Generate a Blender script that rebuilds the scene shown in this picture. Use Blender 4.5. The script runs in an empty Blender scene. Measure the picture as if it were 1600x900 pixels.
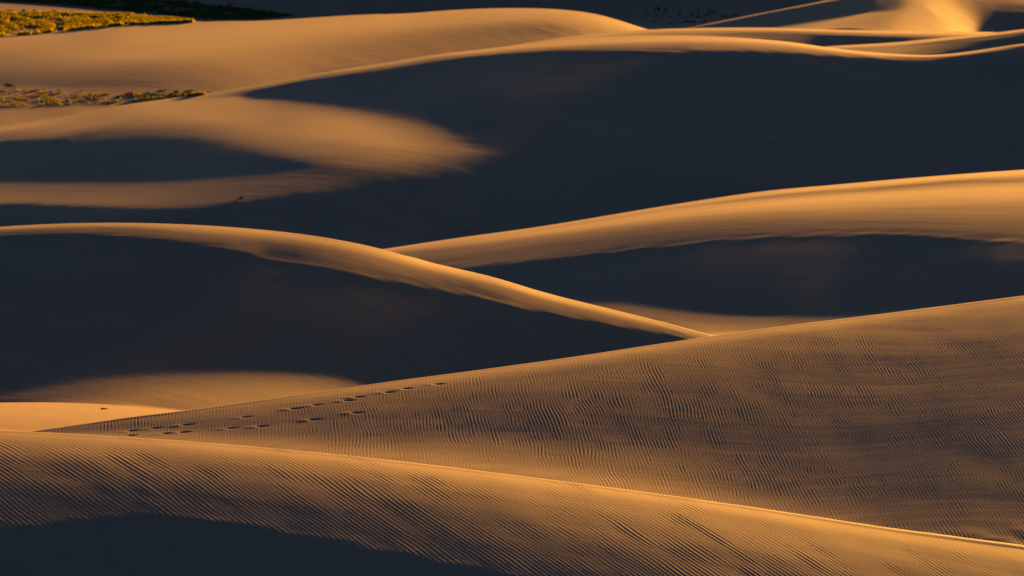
import bpy, math, random
import numpy as np
from mathutils import Vector
C = bpy.context.scene
col = C.collection
# ------------------------------------------------------------------ camera
CZ = 60.0                                    # height of the camera above the datum
PITCH = math.radians(5.0)
cam = bpy.data.cameras.new('camera'); co = bpy.data.objects.new('camera', cam); col.objects.link(co)
co.location = (0, 0, CZ); co.rotation_euler = (math.radians(90) - PITCH, 0, 0)
cam.sensor_width = 36; cam.lens = 18 / math.tan(math.radians(10.3) / 2)
cam.clip_start = 1; cam.clip_end = 40000
cam.dof.use_dof = True; cam.dof.focus_distance = 150; cam.dof.aperture_fstop = 3.5
C.camera = co
# ------------------------------------------------------------------ sky and sun (last light of the day)
SD = Vector((0.28, 0.96, 0.09)).normalized()
w = bpy.data.worlds.new('World'); C.world = w; w.use_nodes = True
nt = w.node_tree; bg = nt.nodes['Background']; sk = nt.nodes.new('ShaderNodeTexSky')
sk.sky_type = 'NISHITA'; sk.sun_disc = False
sk.sun_elevation = math.asin(SD.z); sk.sun_rotation = math.atan2(SD.x, SD.y)
sk.altitude = 2500; sk.dust_density = 3.0; sk.air_density = 1.0; sk.ozone_density = 2.2
nt.links.new(sk.outputs[0], bg.inputs[0]); bg.inputs[1].default_value = 0.016
sl = bpy.data.lights.new('sun', 'SUN'); so = bpy.data.objects.new('sun', sl); col.objects.link(so)
so.rotation_euler = SD.to_track_quat('Z', 'Y').to_euler(); so.location = (0, 0, 300)
sl.energy = 5; sl.angle = math.radians(1.2); sl.color = (1, .42, .058)
C.view_settings.view_transform = 'Standard'; C.view_settings.look = 'None'; C.view_settings.gamma = 1
C.view_settings.use_curve_mapping = False
C.view_settings.exposure = 1.72
C.cycles.diffuse_bounces = 0

# ------------------------------------------------------------------ helpers
def tag(o, label=None, cat=None, group=None, kind=None):
    if label: o['label'] = label
    if cat: o['category'] = cat
    if group: o['group'] = group
    if kind: o['kind'] = kind
    return o

def node(nt, t, **k):
    n = nt.nodes.new(t)
    for a, b in k.items(): setattr(n, a, b)
    return n

def sand(name, lam=0, amp=0, ang=0, base=(.44, .31, .25), streak=.02, grain=.0016):
    """wind-blown sand: colour drift, fine grain, long low streaks; fine ripples where the mesh itself has none"""
    m = bpy.data.materials.new(name); m.use_nodes = True; nt = m.node_tree
    b = nt.nodes['Principled BSDF']; lk = nt.links.new
    def M(op, a, bb=None):
        n = node(nt, 'ShaderNodeMath', operation=op)
        for i, x in enumerate((a, bb)):
            if x is None: continue
            if isinstance(x, (int, float)): n.inputs[i].default_value = x
            else: lk(x, n.inputs[i])
        return n.outputs[0]
    tc = node(nt, 'ShaderNodeTexCoord')
    def noise(scale, detail=2, rough=.5, off=0, sc=(1, 1, 1)):
        mp = node(nt, 'ShaderNodeMapping'); mp.inputs['Location'].default_value = (off, off * 1.7, off * .3)
        mp.inputs['Scale'].default_value = sc; lk(tc.outputs['Object'], mp.inputs[0])
        n = node(nt, 'ShaderNodeTexNoise'); n.inputs['Scale'].default_value = scale
        n.inputs['Detail'].default_value = detail; n.inputs['Roughness'].default_value = rough
        lk(mp.outputs[0], n.inputs['Vector']); return n.outputs['Fac']
    h = M('MULTIPLY', noise(22, 3, .65, 2), grain)
    h = M('ADD', h, M('MULTIPLY', noise(.35, 3, .55, 9, (.22, 1, 1)), streak))
    if amp:
        sx = node(nt, 'ShaderNodeSeparateXYZ'); lk(tc.outputs['Object'], sx.inputs[0])
        ca, sa = math.cos(ang) * 2 * math.pi / lam, math.sin(ang) * 2 * math.pi / lam
        ph = M('ADD', M('MULTIPLY', sx.outputs[0], ca), M('MULTIPLY', sx.outputs[1], sa))
        ph = M('ADD', ph, M('MULTIPLY', noise(.1, 2), 24)); ph = M('ADD', ph, M('MULTIPLY', noise(.8, 2, off=5), 8))
        n1 = M('SUBTRACT', noise(.28 / lam, 1, off=11), .5); n2 = M('SUBTRACT', noise(.28 / lam, 1, off=37), .5)
        r = M('ADD', M('MULTIPLY', M('COSINE', ph), M('ADD', M('MULTIPLY', n1, 5.), .45)), M('MULTIPLY', M('SINE', ph), M('MULTIPLY', n2, 5.)))
        h = M('ADD', h, M('MULTIPLY', r, amp))
    bp = node(nt, 'ShaderNodeBump'); bp.inputs['Strength'].default_value = 1; bp.inputs['Distance'].default_value = 1
    lk(h, bp.inputs['Height']); lk(bp.outputs[0], b.inputs['Normal'])
    mx = node(nt, 'ShaderNodeMix', data_type='RGBA')
    f = M('ADD', M('MULTIPLY', noise(.07, 4, .6, 7, (.5, 1, 1)), .5), M('MULTIPLY', noise(1.3, 4, .7, 4, (.4, 1, 1)), .3)); f = M('ADD', f, M('MULTIPLY', noise(.011, 2, .5, 13, (.7, 1.6, 1)), .55)); f = M('SUBTRACT', f, .17); lk(f, mx.inputs[0])
    mx.inputs[6].default_value = (base[0] * .7, base[1] * .69, base[2] * .68, 1)
    mx.inputs[7].default_value = (base[0] * 1.26, base[1] * 1.27, base[2] * 1.28, 1)
    lk(mx.outputs[2], b.inputs['Base Color']); b.inputs['Roughness'].default_value = .7
    b.inputs['Specular IOR Level'].default_value = .35
    return m

# ------------------------------------------------------------------ the dune field
# heights: a fan of sight lines (columns) crossed by rows that run along each crest, all in metres
NR, NC = (403, 85)
CREST = [21, 56, 77, 124, 176, 242, 268, 294, 327, 371, 385, 402]
HEIGHT_STEPS = [-737041,744280,-7042,-7,-22,-34,-46,-51,-56,-59,-61,-60,-62,-59,-59,-57,-55,-54,-50,-51,-47,-47,-44,-44,-42,-41,-39,-38,-36,-35,-34,-30,-28,-25,-20,-15,-8,-2,7,17,26,38,585,14,16,18,20,22,24,25,29,29,32,33,160,16,15,14,13,10,11,8,8,6,5,3,2,1,0,-3,-2,-6,-5,-7,-9,-10,-61,-40,-23,-23,-276,-98,-5674,-3360,3427,431753,-449463,16866,-12,8,30,49,58,61,59,62,64,63,61,56,49,48,46,38,32,27,25,26,24,19,19,20,20,17,11,8,0,-5,-11,-16,-15,-19,-17,-22,-25,-27,-34,10,-9,-11,-13,-14,-15,-18,-17,-21,-20,-25,-24,98,-11,-13,-10,-10,-7,-9,-6,-5,-5,-2,-3,-1,1,0,3,3,6,5,7,8,10,-106,-18,23,22,-172,97,212,1613,-946,34013,-32587,-1441,-6,-9,-14,-14,-8,-2,2,2,1,1,-3,2,11,10,12,21,25,23,19,10,5,4,1,-1,-5,-8,-1,-6,-10,-9,-7,0,-5,-5,-7,-3,2,3,9,-12,-2,-2,-1,-3,-3,-1,-1,-1,-1,1,-1,3,0,1,0,0,1,1,0,1,2,-1,3,2,0,3,3,1,2,3,2,2,2,25,12,0,1,69,-5,459,-904,-459,7480,-6332,-1144,-9,-5,-1,0,2,2,-1,-6,-6,0,4,2,2,5,-2,-6,-4,-7,6,14,19,13,7,3,0,0,-11,-7,-3,-1,0,-5,-6,-4,-4,-1,-4,-5,-13,11,0,-1,0,2,1,0,1,1,0,1,2,5,0,2,0,1,1,1,1,0,1,2,0,0,2,-1,0,0,-1,0,-1,0,-2,1,-1,1,1,2,4,77,51,-102,3620,-2778,-838,-20,-15,-11,-4,0,4,9,13,10,6,5,5,-2,-8,1,0,-1,8,1,-2,-7,-1,5,4,10,5,2,-3,-4,-6,-2,0,3,2,0,-9,-9,-7,-1,7,-3,0,-1,-1,-1,2,1,1,3,4,1,3,1,-1,2,-1,0,-1,1,-1,0,-2,1,1,-2,2,-1,1,1,-1,1,-1,2,-1,1,-1,-1,1,1,35,13,10,3529,-2636,-810,-59,-79,-12,21,11,4,10,11,5,4,-1,-7,-5,8,10,10,10,-4,-15,-18,-12,-5,-4,5,3,11,17,20,26,12,-37,-32,-21,-14,-8,5,11,7,5,12,3,2,2,4,6,3,3,1,-1,-3,0,-5,-1,2,-2,2,-1,1,0,0,-1,2,-2,-2,1,0,0,1,0,0,1,0,-1,3,-1,-1,0,2,-4,-7,34,64,1679,-1329,-289,26,-83,-10,2,-3,0,2,2,5,-1,-4,-1,5,2,4,1,-6,-7,-5,-9,-1,1,1,1,7,11,17,1,-24,34,-75,-10,21,14,5,-1,-2,4,4,7,1,0,2,-1,0,0,-1,1,1,1,0,-1,2,-2,1,0,0,1,1,1,1,1,2,2,1,1,0,-2,-1,-1,-3,0,-1,1,0,-1,0,-1,-1,-73,80,40,1564,-1301,-269,37,172,
-79,-113,-32,6,7,0,2,6,5,6,3,-2,-7,-8,-8,-9,-6,4,9,8,-1,-4,16,14,-4,51,-103,-141,135,49,-8,-8,1,-2,-2,-1,2,6,1,1,-2,1,-2,0,-1,-1,1,1,1,4,-2,2,0,0,1,1,-1,1,0,0,1,0,0,-1,0,1,-1,1,0,1,-1,1,1,0,-1,2,-3,-1,5,33,1500,-1234,-246,13,4,137,-2,-194,13,-1,3,3,1,5,10,3,-5,-13,-15,-7,3,7,2,-1,17,22,-24,2,61,-99,-147,134,83,-40,3,-2,-8,0,2,-1,-1,0,7,0,0,0,0,-1,-1,-1,2,-2,1,1,3,0,0,0,1,0,0,0,1,0,1,-2,1,-1,-1,2,-2,3,-1,1,0,0,3,-1,1,-1,4,0,35,-36,24,1473,-1174,-276,3,-7,-19,95,150,-225,-31,-3,9,5,3,-3,-1,2,-6,-14,-12,13,36,-8,-34,3,79,-43,-40,-145,117,83,-39,16,6,-14,5,0,-23,-1,5,0,1,8,0,0,2,-2,1,-1,1,-3,2,0,-2,4,1,0,0,0,-1,1,0,0,1,-2,2,-1,1,1,-2,2,-1,1,0,0,1,0,1,1,1,3,2,44,-47,7,1459,-1132,-310,4,-2,-14,2,60,185,-225,-41,8,16,-4,-16,-15,11,35,-12,-38,-13,62,0,-16,-17,-150,110,48,31,-38,15,5,-5,3,-3,-1,0,12,-20,-25,9,3,10,1,2,-1,2,0,-1,0,1,-1,-2,1,3,1,-1,0,1,0,-1,1,-1,0,1,0,0,1,-1,1,1,-1,1,0,1,0,0,1,0,2,3,1,38,-37,-9,1453,-1112,-326,3,0,-6,-6,-1,3,201,-70,-168,44,-7,-19,-18,-15,68,-6,-14,1,-106,-31,121,4,31,-39,-1,28,-6,-8,7,-3,0,-1,3,4,0,3,-3,-36,-6,21,1,1,3,1,0,2,-1,0,-2,0,-1,5,-1,2,-1,-1,2,-1,0,0,1,-1,-1,2,-1,1,1,-1,3,-2,2,-1,0,1,1,1,-1,6,2,30,-30,-16,1454,-1114,-326,2,4,-2,-9,-4,-3,11,63,124,-185,-35,19,21,-1,-125,-27,128,5,-2,22,-44,16,18,-5,-17,11,8,-7,-2,1,7,1,-3,5,-2,0,1,2,-24,-6,0,3,2,2,3,2,0,-1,1,-1,-1,5,0,-1,2,-1,-1,1,0,1,-2,2,0,-1,1,0,1,1,-1,2,-1,1,2,-2,1,1,2,3,1,35,-38,-7,1458,-1121,-325,-1,3,8,-4,-9,-4,2,5,-16,46,-27,-14,-1,-3,6,22,-46,17,8,9,-20,-5,14,2,-8,-2,5,1,-3,7,1,2,1,-2,1,1,-2,0,1,-4,-6,-11,-8,-1,4,3,2,3,0,0,0,5,0,-1,-1,2,-1,1,-1,1,0,0,1,0,0,1,-1,1,1,1,0,2,-2,3,0,0,0,6,0,37,-38,-10,2903,-2225,-651,0,-3,-2,6,6,-6,-8,
-3,-8,22,11,-22,-15,-7,14,20,-29,-16,12,11,-8,-17,3,6,-4,0,5,4,4,1,2,4,2,3,3,-1,0,-3,-4,-7,-1,-1,0,-6,-11,-8,-5,-7,-5,1,3,18,-1,0,-1,-1,1,-1,3,-2,3,0,1,2,0,2,1,1,2,1,3,1,3,-1,4,1,2,8,5,80,-91,-9,2861,-2213,-624,-1,4,1,-2,-4,3,6,1,-1,-4,5,-1,-13,-10,-2,9,-1,-11,-7,3,-4,-10,-7,3,9,-1,3,3,4,1,1,3,4,6,5,3,-1,-1,-3,-9,-1,0,-2,-2,0,-1,-2,2,0,-7,-8,3,-3,-4,-1,-4,-3,-5,-6,-2,-3,1,1,4,5,2,1,2,1,2,4,3,5,2,5,7,4,15,4,70,-91,-4,1405,-1097,-295,-4,4,0,0,-3,0,0,1,1,4,0,-1,-2,-5,-4,-1,3,-3,-2,-2,0,0,-5,0,-1,2,0,3,1,2,0,0,2,2,4,1,1,-1,0,-6,-1,1,-1,1,-1,-1,1,-2,1,1,-1,0,-2,2,-2,1,-1,1,0,0,-1,-4,-3,-7,-8,-6,-1,-1,2,2,2,6,5,-4,2,5,7,13,9,16,-37,12,4104,-3281,-782,-6,4,1,-4,-3,-5,0,2,5,8,6,2,-6,-11,-14,-7,-4,0,-6,-4,0,-2,-4,-10,-6,2,2,1,7,8,6,2,0,8,12,11,3,-1,-3,-17,-1,-1,0,-3,0,-1,0,0,0,0,-1,-7,2,-1,1,-2,1,0,1,-1,-2,-1,-2,-1,-1,1,-2,-3,-4,-4,-4,-8,-5,-27,-7,9,7,-35,4,-159,203,156,2710,-2421,-264,-2,6,0,-1,-4,-2,-3,1,1,3,6,4,1,-6,-7,-7,-5,-4,0,-3,-2,-1,-1,-2,-6,-9,2,2,7,8,6,7,3,1,3,4,8,0,-8,-12,2,-1,-2,1,-3,-1,-1,2,2,1,3,-9,1,0,-1,1,0,-1,0,-1,1,0,-1,-2,1,-2,-1,-1,-3,1,-3,0,-2,-4,-2,-3,-2,-31,-14,-319,306,148,5316,-5571,276,-23,-8,24,20,11,-3,-7,-6,0,1,6,9,9,5,-3,-4,-5,-3,-4,-4,-8,-8,-8,-3,-3,-3,-9,5,7,13,17,11,13,9,4,6,7,13,15,-61,-6,-5,-3,-6,-2,1,-1,0,-2,0,0,-11,0,1,1,1,2,1,3,1,-2,-2,-2,-1,-1,-2,-1,-2,-2,-4,-4,-3,-5,-11,-9,-6,-3,-60,-48,-753,656,298,1231,-1441,187,10,2,1,6,4,4,0,-3,-1,1,-1,2,2,2,4,1,2,-1,0,1,-1,-3,-3,-3,-1,1,4,3,2,0,0,6,3,-1,2,4,3,3,3,-16,-1,0,-1,-1,0,-3,0,-3,-1,2,2,-5,-1,0,1,-1,-1,1,-2,0,1,2,1,1,0,0,-1,0,0,-1,0,-2,-1,-4,-4,-6,-5,-14,3,-166,129,60,898,-938,41,29,-15,-41,20,5,1,3,-1,-5,2,0,1,
1,3,4,1,1,0,-1,1,3,-3,-4,-3,-1,-1,4,5,2,1,0,2,3,5,-2,1,5,3,4,-13,-1,-1,-2,1,-1,-1,-2,-1,1,-2,-4,5,-4,-1,0,1,0,-1,-1,0,1,0,1,1,-1,2,0,-1,1,-1,1,0,2,-4,-6,-12,-14,-12,-1,-141,127,35,-18524,31842,-12244,62,100,172,-994,-432,6,9,2,1,-3,2,1,0,2,-1,0,-1,1,-1,-1,1,1,0,-1,-1,1,0,0,0,0,1,0,1,-2,1,2,-1,0,1,-4,3,-1,0,-1,1,0,-1,2,-3,-4,-6,17,2,-5,-3,-1,0,1,0,0,-1,1,0,-1,2,-2,1,0,0,0,2,3,2,-13,0,6,-7,-135,124,41,-26,-16,-6170,8193,-1545,30,-114,-367,508,-16,-261,-132,-53,-22,-13,-7,-6,-1,0,4,5,3,-1,-1,-3,-5,4,6,5,1,-2,-7,-5,-2,-2,3,1,3,3,1,-4,-3,-7,-11,-8,-1,1,2,0,-4,0,0,-2,3,6,11,-31,4,5,4,1,0,-1,0,0,1,-1,0,0,0,0,0,1,-1,0,-3,-3,-6,22,-7,-14,-2,69,-91,-95,-65,65,-6474,8322,-1721,-34,-43,20,172,129,-22,-81,-76,-54,-32,-21,-11,-5,-2,3,1,1,2,-1,0,1,2,2,2,1,-4,-3,-5,-3,-1,-2,1,2,0,-1,-3,-8,-7,-8,-22,0,2,-1,2,3,-1,0,0,-3,-3,-4,-7,-2,2,-2,0,-1,1,-1,1,-2,1,-1,0,-2,1,-2,-1,0,-2,0,-4,1,-9,0,5,3,5,-11,-212,-127,117,-7585,9126,-1554,-29,18,69,98,97,58,4,-31,-43,-40,-29,-17,-12,-5,-4,-2,0,1,3,3,2,0,2,-4,-2,-2,-3,-1,-1,-3,-2,-4,-4,-2,-5,-5,-4,-6,-5,-38,-2,1,1,-1,1,0,-1,-3,-1,-3,-2,-16,-1,-1,-2,0,-1,-2,0,-2,1,-3,0,-1,-1,-1,-1,-2,-1,0,-3,0,0,-9,-1,0,2,-13,0,-284,-167,169,-38917,38547,-18,9,85,155,198,223,225,201,156,110,65,35,12,1,-4,-9,-6,-5,-7,-5,-7,-10,-9,-12,-10,-11,-9,-11,-12,-17,-21,-29,-30,-35,-33,-27,-19,-11,-2,0,-368,0,-3,-2,-4,-6,-8,-8,-10,-11,-12,-13,-152,-6,-8,-5,-7,-6,-5,-5,-4,-5,-4,-2,-3,-2,-1,-1,1,-1,1,2,1,0,65,22,2,2,171,-2,1693,-850,-502,-8154,6387,1647,11,15,18,26,29,34,35,39,39,39,37,33,29,22,16,9,3,-1,-4,-6,-4,-4,-5,-5,-6,-6,-5,-6,-5,-5,-6,-5,-5,-4,-2,-1,-1,-3,-4,-114,0,-3,-2,-2,-3,-2,-2,-1,-4,-1,-2,-43,0,-1,0,0,-1,1,0,0,0,2,0,2,1,2,3,2,3,5,3,7,5,68,37,19,22,281,58,3040,-950,-1701,-1263,388,837,1,6,4,7,7,5,8,8,6,11,9,10,9,5,6,3,2,
3,2,5,1,0,-4,-4,-6,-6,-4,-2,1,1,6,1,4,0,1,-2,-2,-2,0,-30,0,1,1,1,2,2,2,1,5,2,4,-25,2,3,3,0,5,2,2,3,4,3,3,3,5,2,5,3,6,2,5,3,6,79,41,22,2,163,-132,355,-46,-487,-175,-312,469,2,0,4,1,3,3,1,2,4,3,3,5,2,3,1,2,1,3,3,1,3,-1,0,-3,-4,-3,-4,-1,1,2,2,4,3,3,0,1,-1,2,0,-15,1,1,2,2,2,2,3,4,2,4,4,-19,1,3,2,4,2,2,4,3,3,3,5,4,3,5,3,4,2,5,5,4,1,63,-11,-59,-56,-32,-8,81,100,-124,-1,-451,436,2,3,1,1,2,0,4,1,4,1,4,2,2,1,1,3,2,2,3,0,2,0,0,-3,-2,-4,-1,-4,0,2,3,4,3,4,2,3,2,2,4,-19,2,3,2,2,4,3,4,4,4,6,6,-28,5,2,3,5,3,4,5,3,5,4,3,4,5,4,5,1,-4,-10,-16,-17,-20,-6,-9,0,9,20,-15,42,61,-78,100,-463,352,2,1,1,2,0,2,1,2,2,3,1,1,0,1,3,1,3,1,0,3,-2,0,-1,1,-2,-2,-3,-1,-1,0,2,4,4,4,5,3,6,4,7,-20,1,3,3,5,3,5,4,6,6,6,8,-35,3,5,5,4,5,6,3,4,5,4,3,-3,-7,-13,-18,-18,-13,-8,-1,-1,1,11,-2,-1,1,22,-5,55,9,-56,140,-367,221,2,2,1,0,0,1,1,2,2,1,0,-1,1,1,1,1,2,3,0,-3,0,-2,-1,0,2,-2,0,-1,-2,0,0,3,5,4,7,6,7,7,9,-23,4,4,2,6,3,8,5,6,9,7,7,-41,5,5,4,4,6,3,3,1,-10,-12,-16,-15,-11,-6,-2,3,1,0,-2,-2,1,5,4,-2,0,18,-4,73,-25,-53,224,-157,-54,1,0,2,-2,0,0,2,1,0,-1,-1,-1,-1,0,0,3,1,-1,-2,-4,-6,-3,-4,0,1,5,0,2,-1,-1,1,1,7,12,13,18,18,25,25,-51,8,8,10,10,13,11,15,16,16,20,19,-99,7,0,-6,-11,-19,-18,-17,-16,-8,-6,-1,1,1,0,0,-1,-1,0,-1,-1,-2,13,2,-1,-1,31,-5,160,-72,-143,19,797,-772,0,-1,-3,-1,-1,-1,-4,-1,-4,-2,-4,-1,-1,0,-2,-4,-5,-6,-3,-3,-5,-4,-4,-4,0,0,5,2,4,4,2,5,4,10,13,18,25,28,34,-53,8,10,11,8,12,11,13,13,15,0,-17,-100,-17,-14,-7,-4,0,2,-1,0,1,1,-2,2,-2,1,0,-1,0,-1,-1,0,-1,13,1,-2,-1,29,-4,174,-88,-173,-158,1625,-1396,-2,-2,-2,-1,-4,-5,-3,-6,-4,-6,-2,-5,-1,-4,-2,-6,-5,-9,-9,-6,-3,-3,
0,-3,-4,-2,0,1,3,4,7,6,8,10,15,18,23,25,31,-49,10,9,7,11,5,8,2,-8,-25,-22,-13,-30,-2,2,-2,-2,1,-2,0,1,-2,0,2,-2,1,0,0,-1,1,-1,-1,0,-1,13,4,0,-2,31,-10,170,-93,-166,-350,4518,-3971,-7,-7,-8,-9,-8,-9,-11,-11,-11,-9,-11,-11,-12,-11,-14,-12,-13,-8,-10,-11,-9,-10,-9,-5,-4,-6,-7,-4,-6,-1,2,8,14,17,20,28,29,38,38,-48,12,15,18,12,2,-10,-15,-13,-6,-4,-4,-45,0,-3,0,0,-1,-1,1,-2,0,0,0,-1,2,-2,1,2,-1,1,4,0,1,37,9,-4,-4,62,-22,365,-250,-255,722,3739,-4250,-10,-9,-10,-8,-12,-9,-10,-8,-9,-11,-8,-9,-11,-11,-10,-9,-10,-9,-9,-7,-11,-8,-9,-9,-13,-11,-12,-14,-10,-12,-10,-12,-16,-18,-19,-9,22,100,127,-5,15,-1,-13,-21,-14,-9,-5,-6,-1,-1,5,-8,1,2,2,2,1,3,0,4,2,2,0,4,0,2,-1,1,0,1,-3,1,-1,23,10,-1,0,64,-12,465,-323,-45,1173,736,-1819,-4,-4,-3,-7,-2,-4,-4,-6,-3,-3,-3,-2,-5,-4,-2,-4,-2,-7,-5,-7,-5,-5,-7,-10,-10,-9,-10,-10,-11,-13,-18,-18,-15,-13,32,120,90,4,-27,-53,-19,-12,-6,1,3,1,3,3,2,4,1,-1,2,2,2,3,3,0,2,-1,1,-2,1,-1,0,0,2,0,0,0,2,-2,1,13,3,2,-2,29,-5,227,-89,-73,1816,-225,-1516,-3,-4,-3,-4,-4,-4,-4,-2,-4,-4,-4,-5,-1,-3,-3,-4,-4,-3,-5,-7,-6,-13,-11,-13,-14,-16,-18,-19,-21,-15,-14,13,84,124,78,-30,-14,-32,-65,-12,-3,0,-1,0,0,3,1,3,2,3,4,3,4,1,3,-2,0,1,-1,1,0,2,0,1,0,2,-1,1,1,1,-1,1,0,13,4,-1,1,28,-7,222,-62,-110,2468,-1225,-1184,-2,-3,-4,-2,-4,-5,-3,-4,-6,-2,-6,-4,-5,-3,-7,-3,-5,-5,-6,-7,-11,-10,-17,-21,-24,-30,-26,-23,12,84,124,99,31,-29,-27,-19,-46,-35,-19,-1,-2,-4,0,0,-1,1,1,3,3,6,5,5,-2,1,-1,1,1,0,3,0,2,0,1,0,2,-1,2,0,1,0,1,1,1,9,6,1,-1,29,-6,219,-40,-142,3092,-2214,-836,-2,-3,-1,-3,-4,-3,-5,-6,-4,-8,-6,-6,-8,-7,-7,-9,-9,-11,-10,-12,-12,-16,-16,-25,-41,-4,89,124,98,45,1,-22,-29,-22,-23,-22,-19,-21,-21,2,-3,-2,-2,-4,3,0,4,4,3,-1,0,5,2,1,0,3,0,2,1,1,1,1,2,1,0,2,1,-1,2,0,1,1,0,11,3,2,1,27,-7,209,-12,-109,3646,-3162,-461,-1,-1,-3,-2,-2,-4,-4,-7,-7,-7,-10,-11,-11,-14,-11,-15,-14,-13,-18,-20,-25,-18,-4,50,141,116,37,
15,11,-29,-28,-14,-19,-11,-15,-17,-17,-22,-20,5,-2,-2,-2,0,-2,-2,-2,-4,-1,2,3,17,0,1,1,1,1,1,1,2,0,2,1,2,1,1,1,3,0,1,1,1,0,11,4,1,1,24,-6,219,-1,-144,4095,-4004,-87,-2,0,-2,-2,-3,-4,-4,-5,-9,-9,-11,-13,-16,-17,-23,-19,-25,-23,-21,-15,9,105,135,89,25,25,-5,-23,-18,-5,-11,-14,-16,-16,-12,-17,-19,-21,-20,9,-5,-5,-3,0,-3,0,-1,1,1,1,1,17,1,1,1,1,2,1,1,1,2,1,0,2,2,1,0,1,1,2,1,0,1,8,6,2,1,27,-1,234,-5,-155,4440,-4714,256,0,-3,-1,-2,-3,-4,-5,-7,-6,-9,-11,-13,-16,-20,-24,-32,-33,-32,-2,122,156,69,32,21,-14,-16,-1,7,-3,-10,-15,-18,-19,-18,-21,-24,-21,-14,-8,14,-2,0,-1,-4,-2,-2,-1,-1,1,-1,2,17,0,2,0,1,0,2,1,2,0,2,1,1,1,1,2,1,1,0,2,0,3,5,4,2,2,23,-2,211,62,-155,4717,-5344,587,-3,-2,-3,-3,-4,-4,-5,-5,-7,-9,-10,-13,-15,-18,-20,-28,-29,100,158,64,25,2,-22,-13,11,9,7,11,-3,-27,-25,-19,-14,-13,-15,-12,-13,-10,-10,10,-2,-2,-2,-3,-1,-3,-2,-2,-2,1,-2,19,1,-1,2,0,2,1,0,1,2,0,3,0,1,1,2,0,2,2,0,2,0,5,4,1,2,15,0,190,109,-92,4945,-5929,920,-4,-3,-5,-6,-3,-5,-5,-4,-6,-6,-6,-9,-11,-16,-9,60,177,87,11,-20,-43,-41,-15,6,19,19,-2,-23,-14,5,3,-4,-5,-14,-13,-14,-12,-12,-9,4,-3,-1,-4,0,-5,-1,-3,-3,-2,-3,0,17,1,0,0,1,1,0,1,2,0,3,-1,2,2,1,0,3,1,0,1,2,1,3,3,2,2,11,-1,166,155,-6,5092,-6412,1233,-4,-6,-6,-4,-5,-5,-4,-4,-3,-3,-2,-2,6,44,152,126,13,-28,-47,-45,-25,-5,2,-3,-4,-9,-1,7,5,6,4,3,-4,-8,-10,-15,-13,-12,-11,-1,-1,-3,-2,-3,-1,-3,-5,-1,-4,-2,-5,19,-2,1,-1,0,1,0,2,-1,3,0,2,1,1,2,2,-1,2,2,2,0,2,1,3,1,2,6,0,122,230,62,5142,-6760,1516,-7,-7,-4,-5,-5,-2,-2,0,2,4,6,24,99,159,58,-24,-50,-42,-22,-11,-13,-6,-6,1,-3,-2,0,2,5,6,5,5,2,-2,-10,-10,-16,-12,-13,-5,-2,-3,-1,-3,-2,-3,-1,-3,-4,-5,-2,14,-2,-1,-1,0,-1,0,1,2,-1,2,1,2,0,2,0,3,0,0,1,2,0,-3,-1,5,1,4,7,112,263,122,5093,-6966,1764,-5,-4,-4,-6,-1,-2,1,5,9,17,39,120,119,18,-58,-29,-4,-7,-14,-19,-12,-10,-6,-8,3,2,1,-5,-4,5,12,13,
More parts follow.
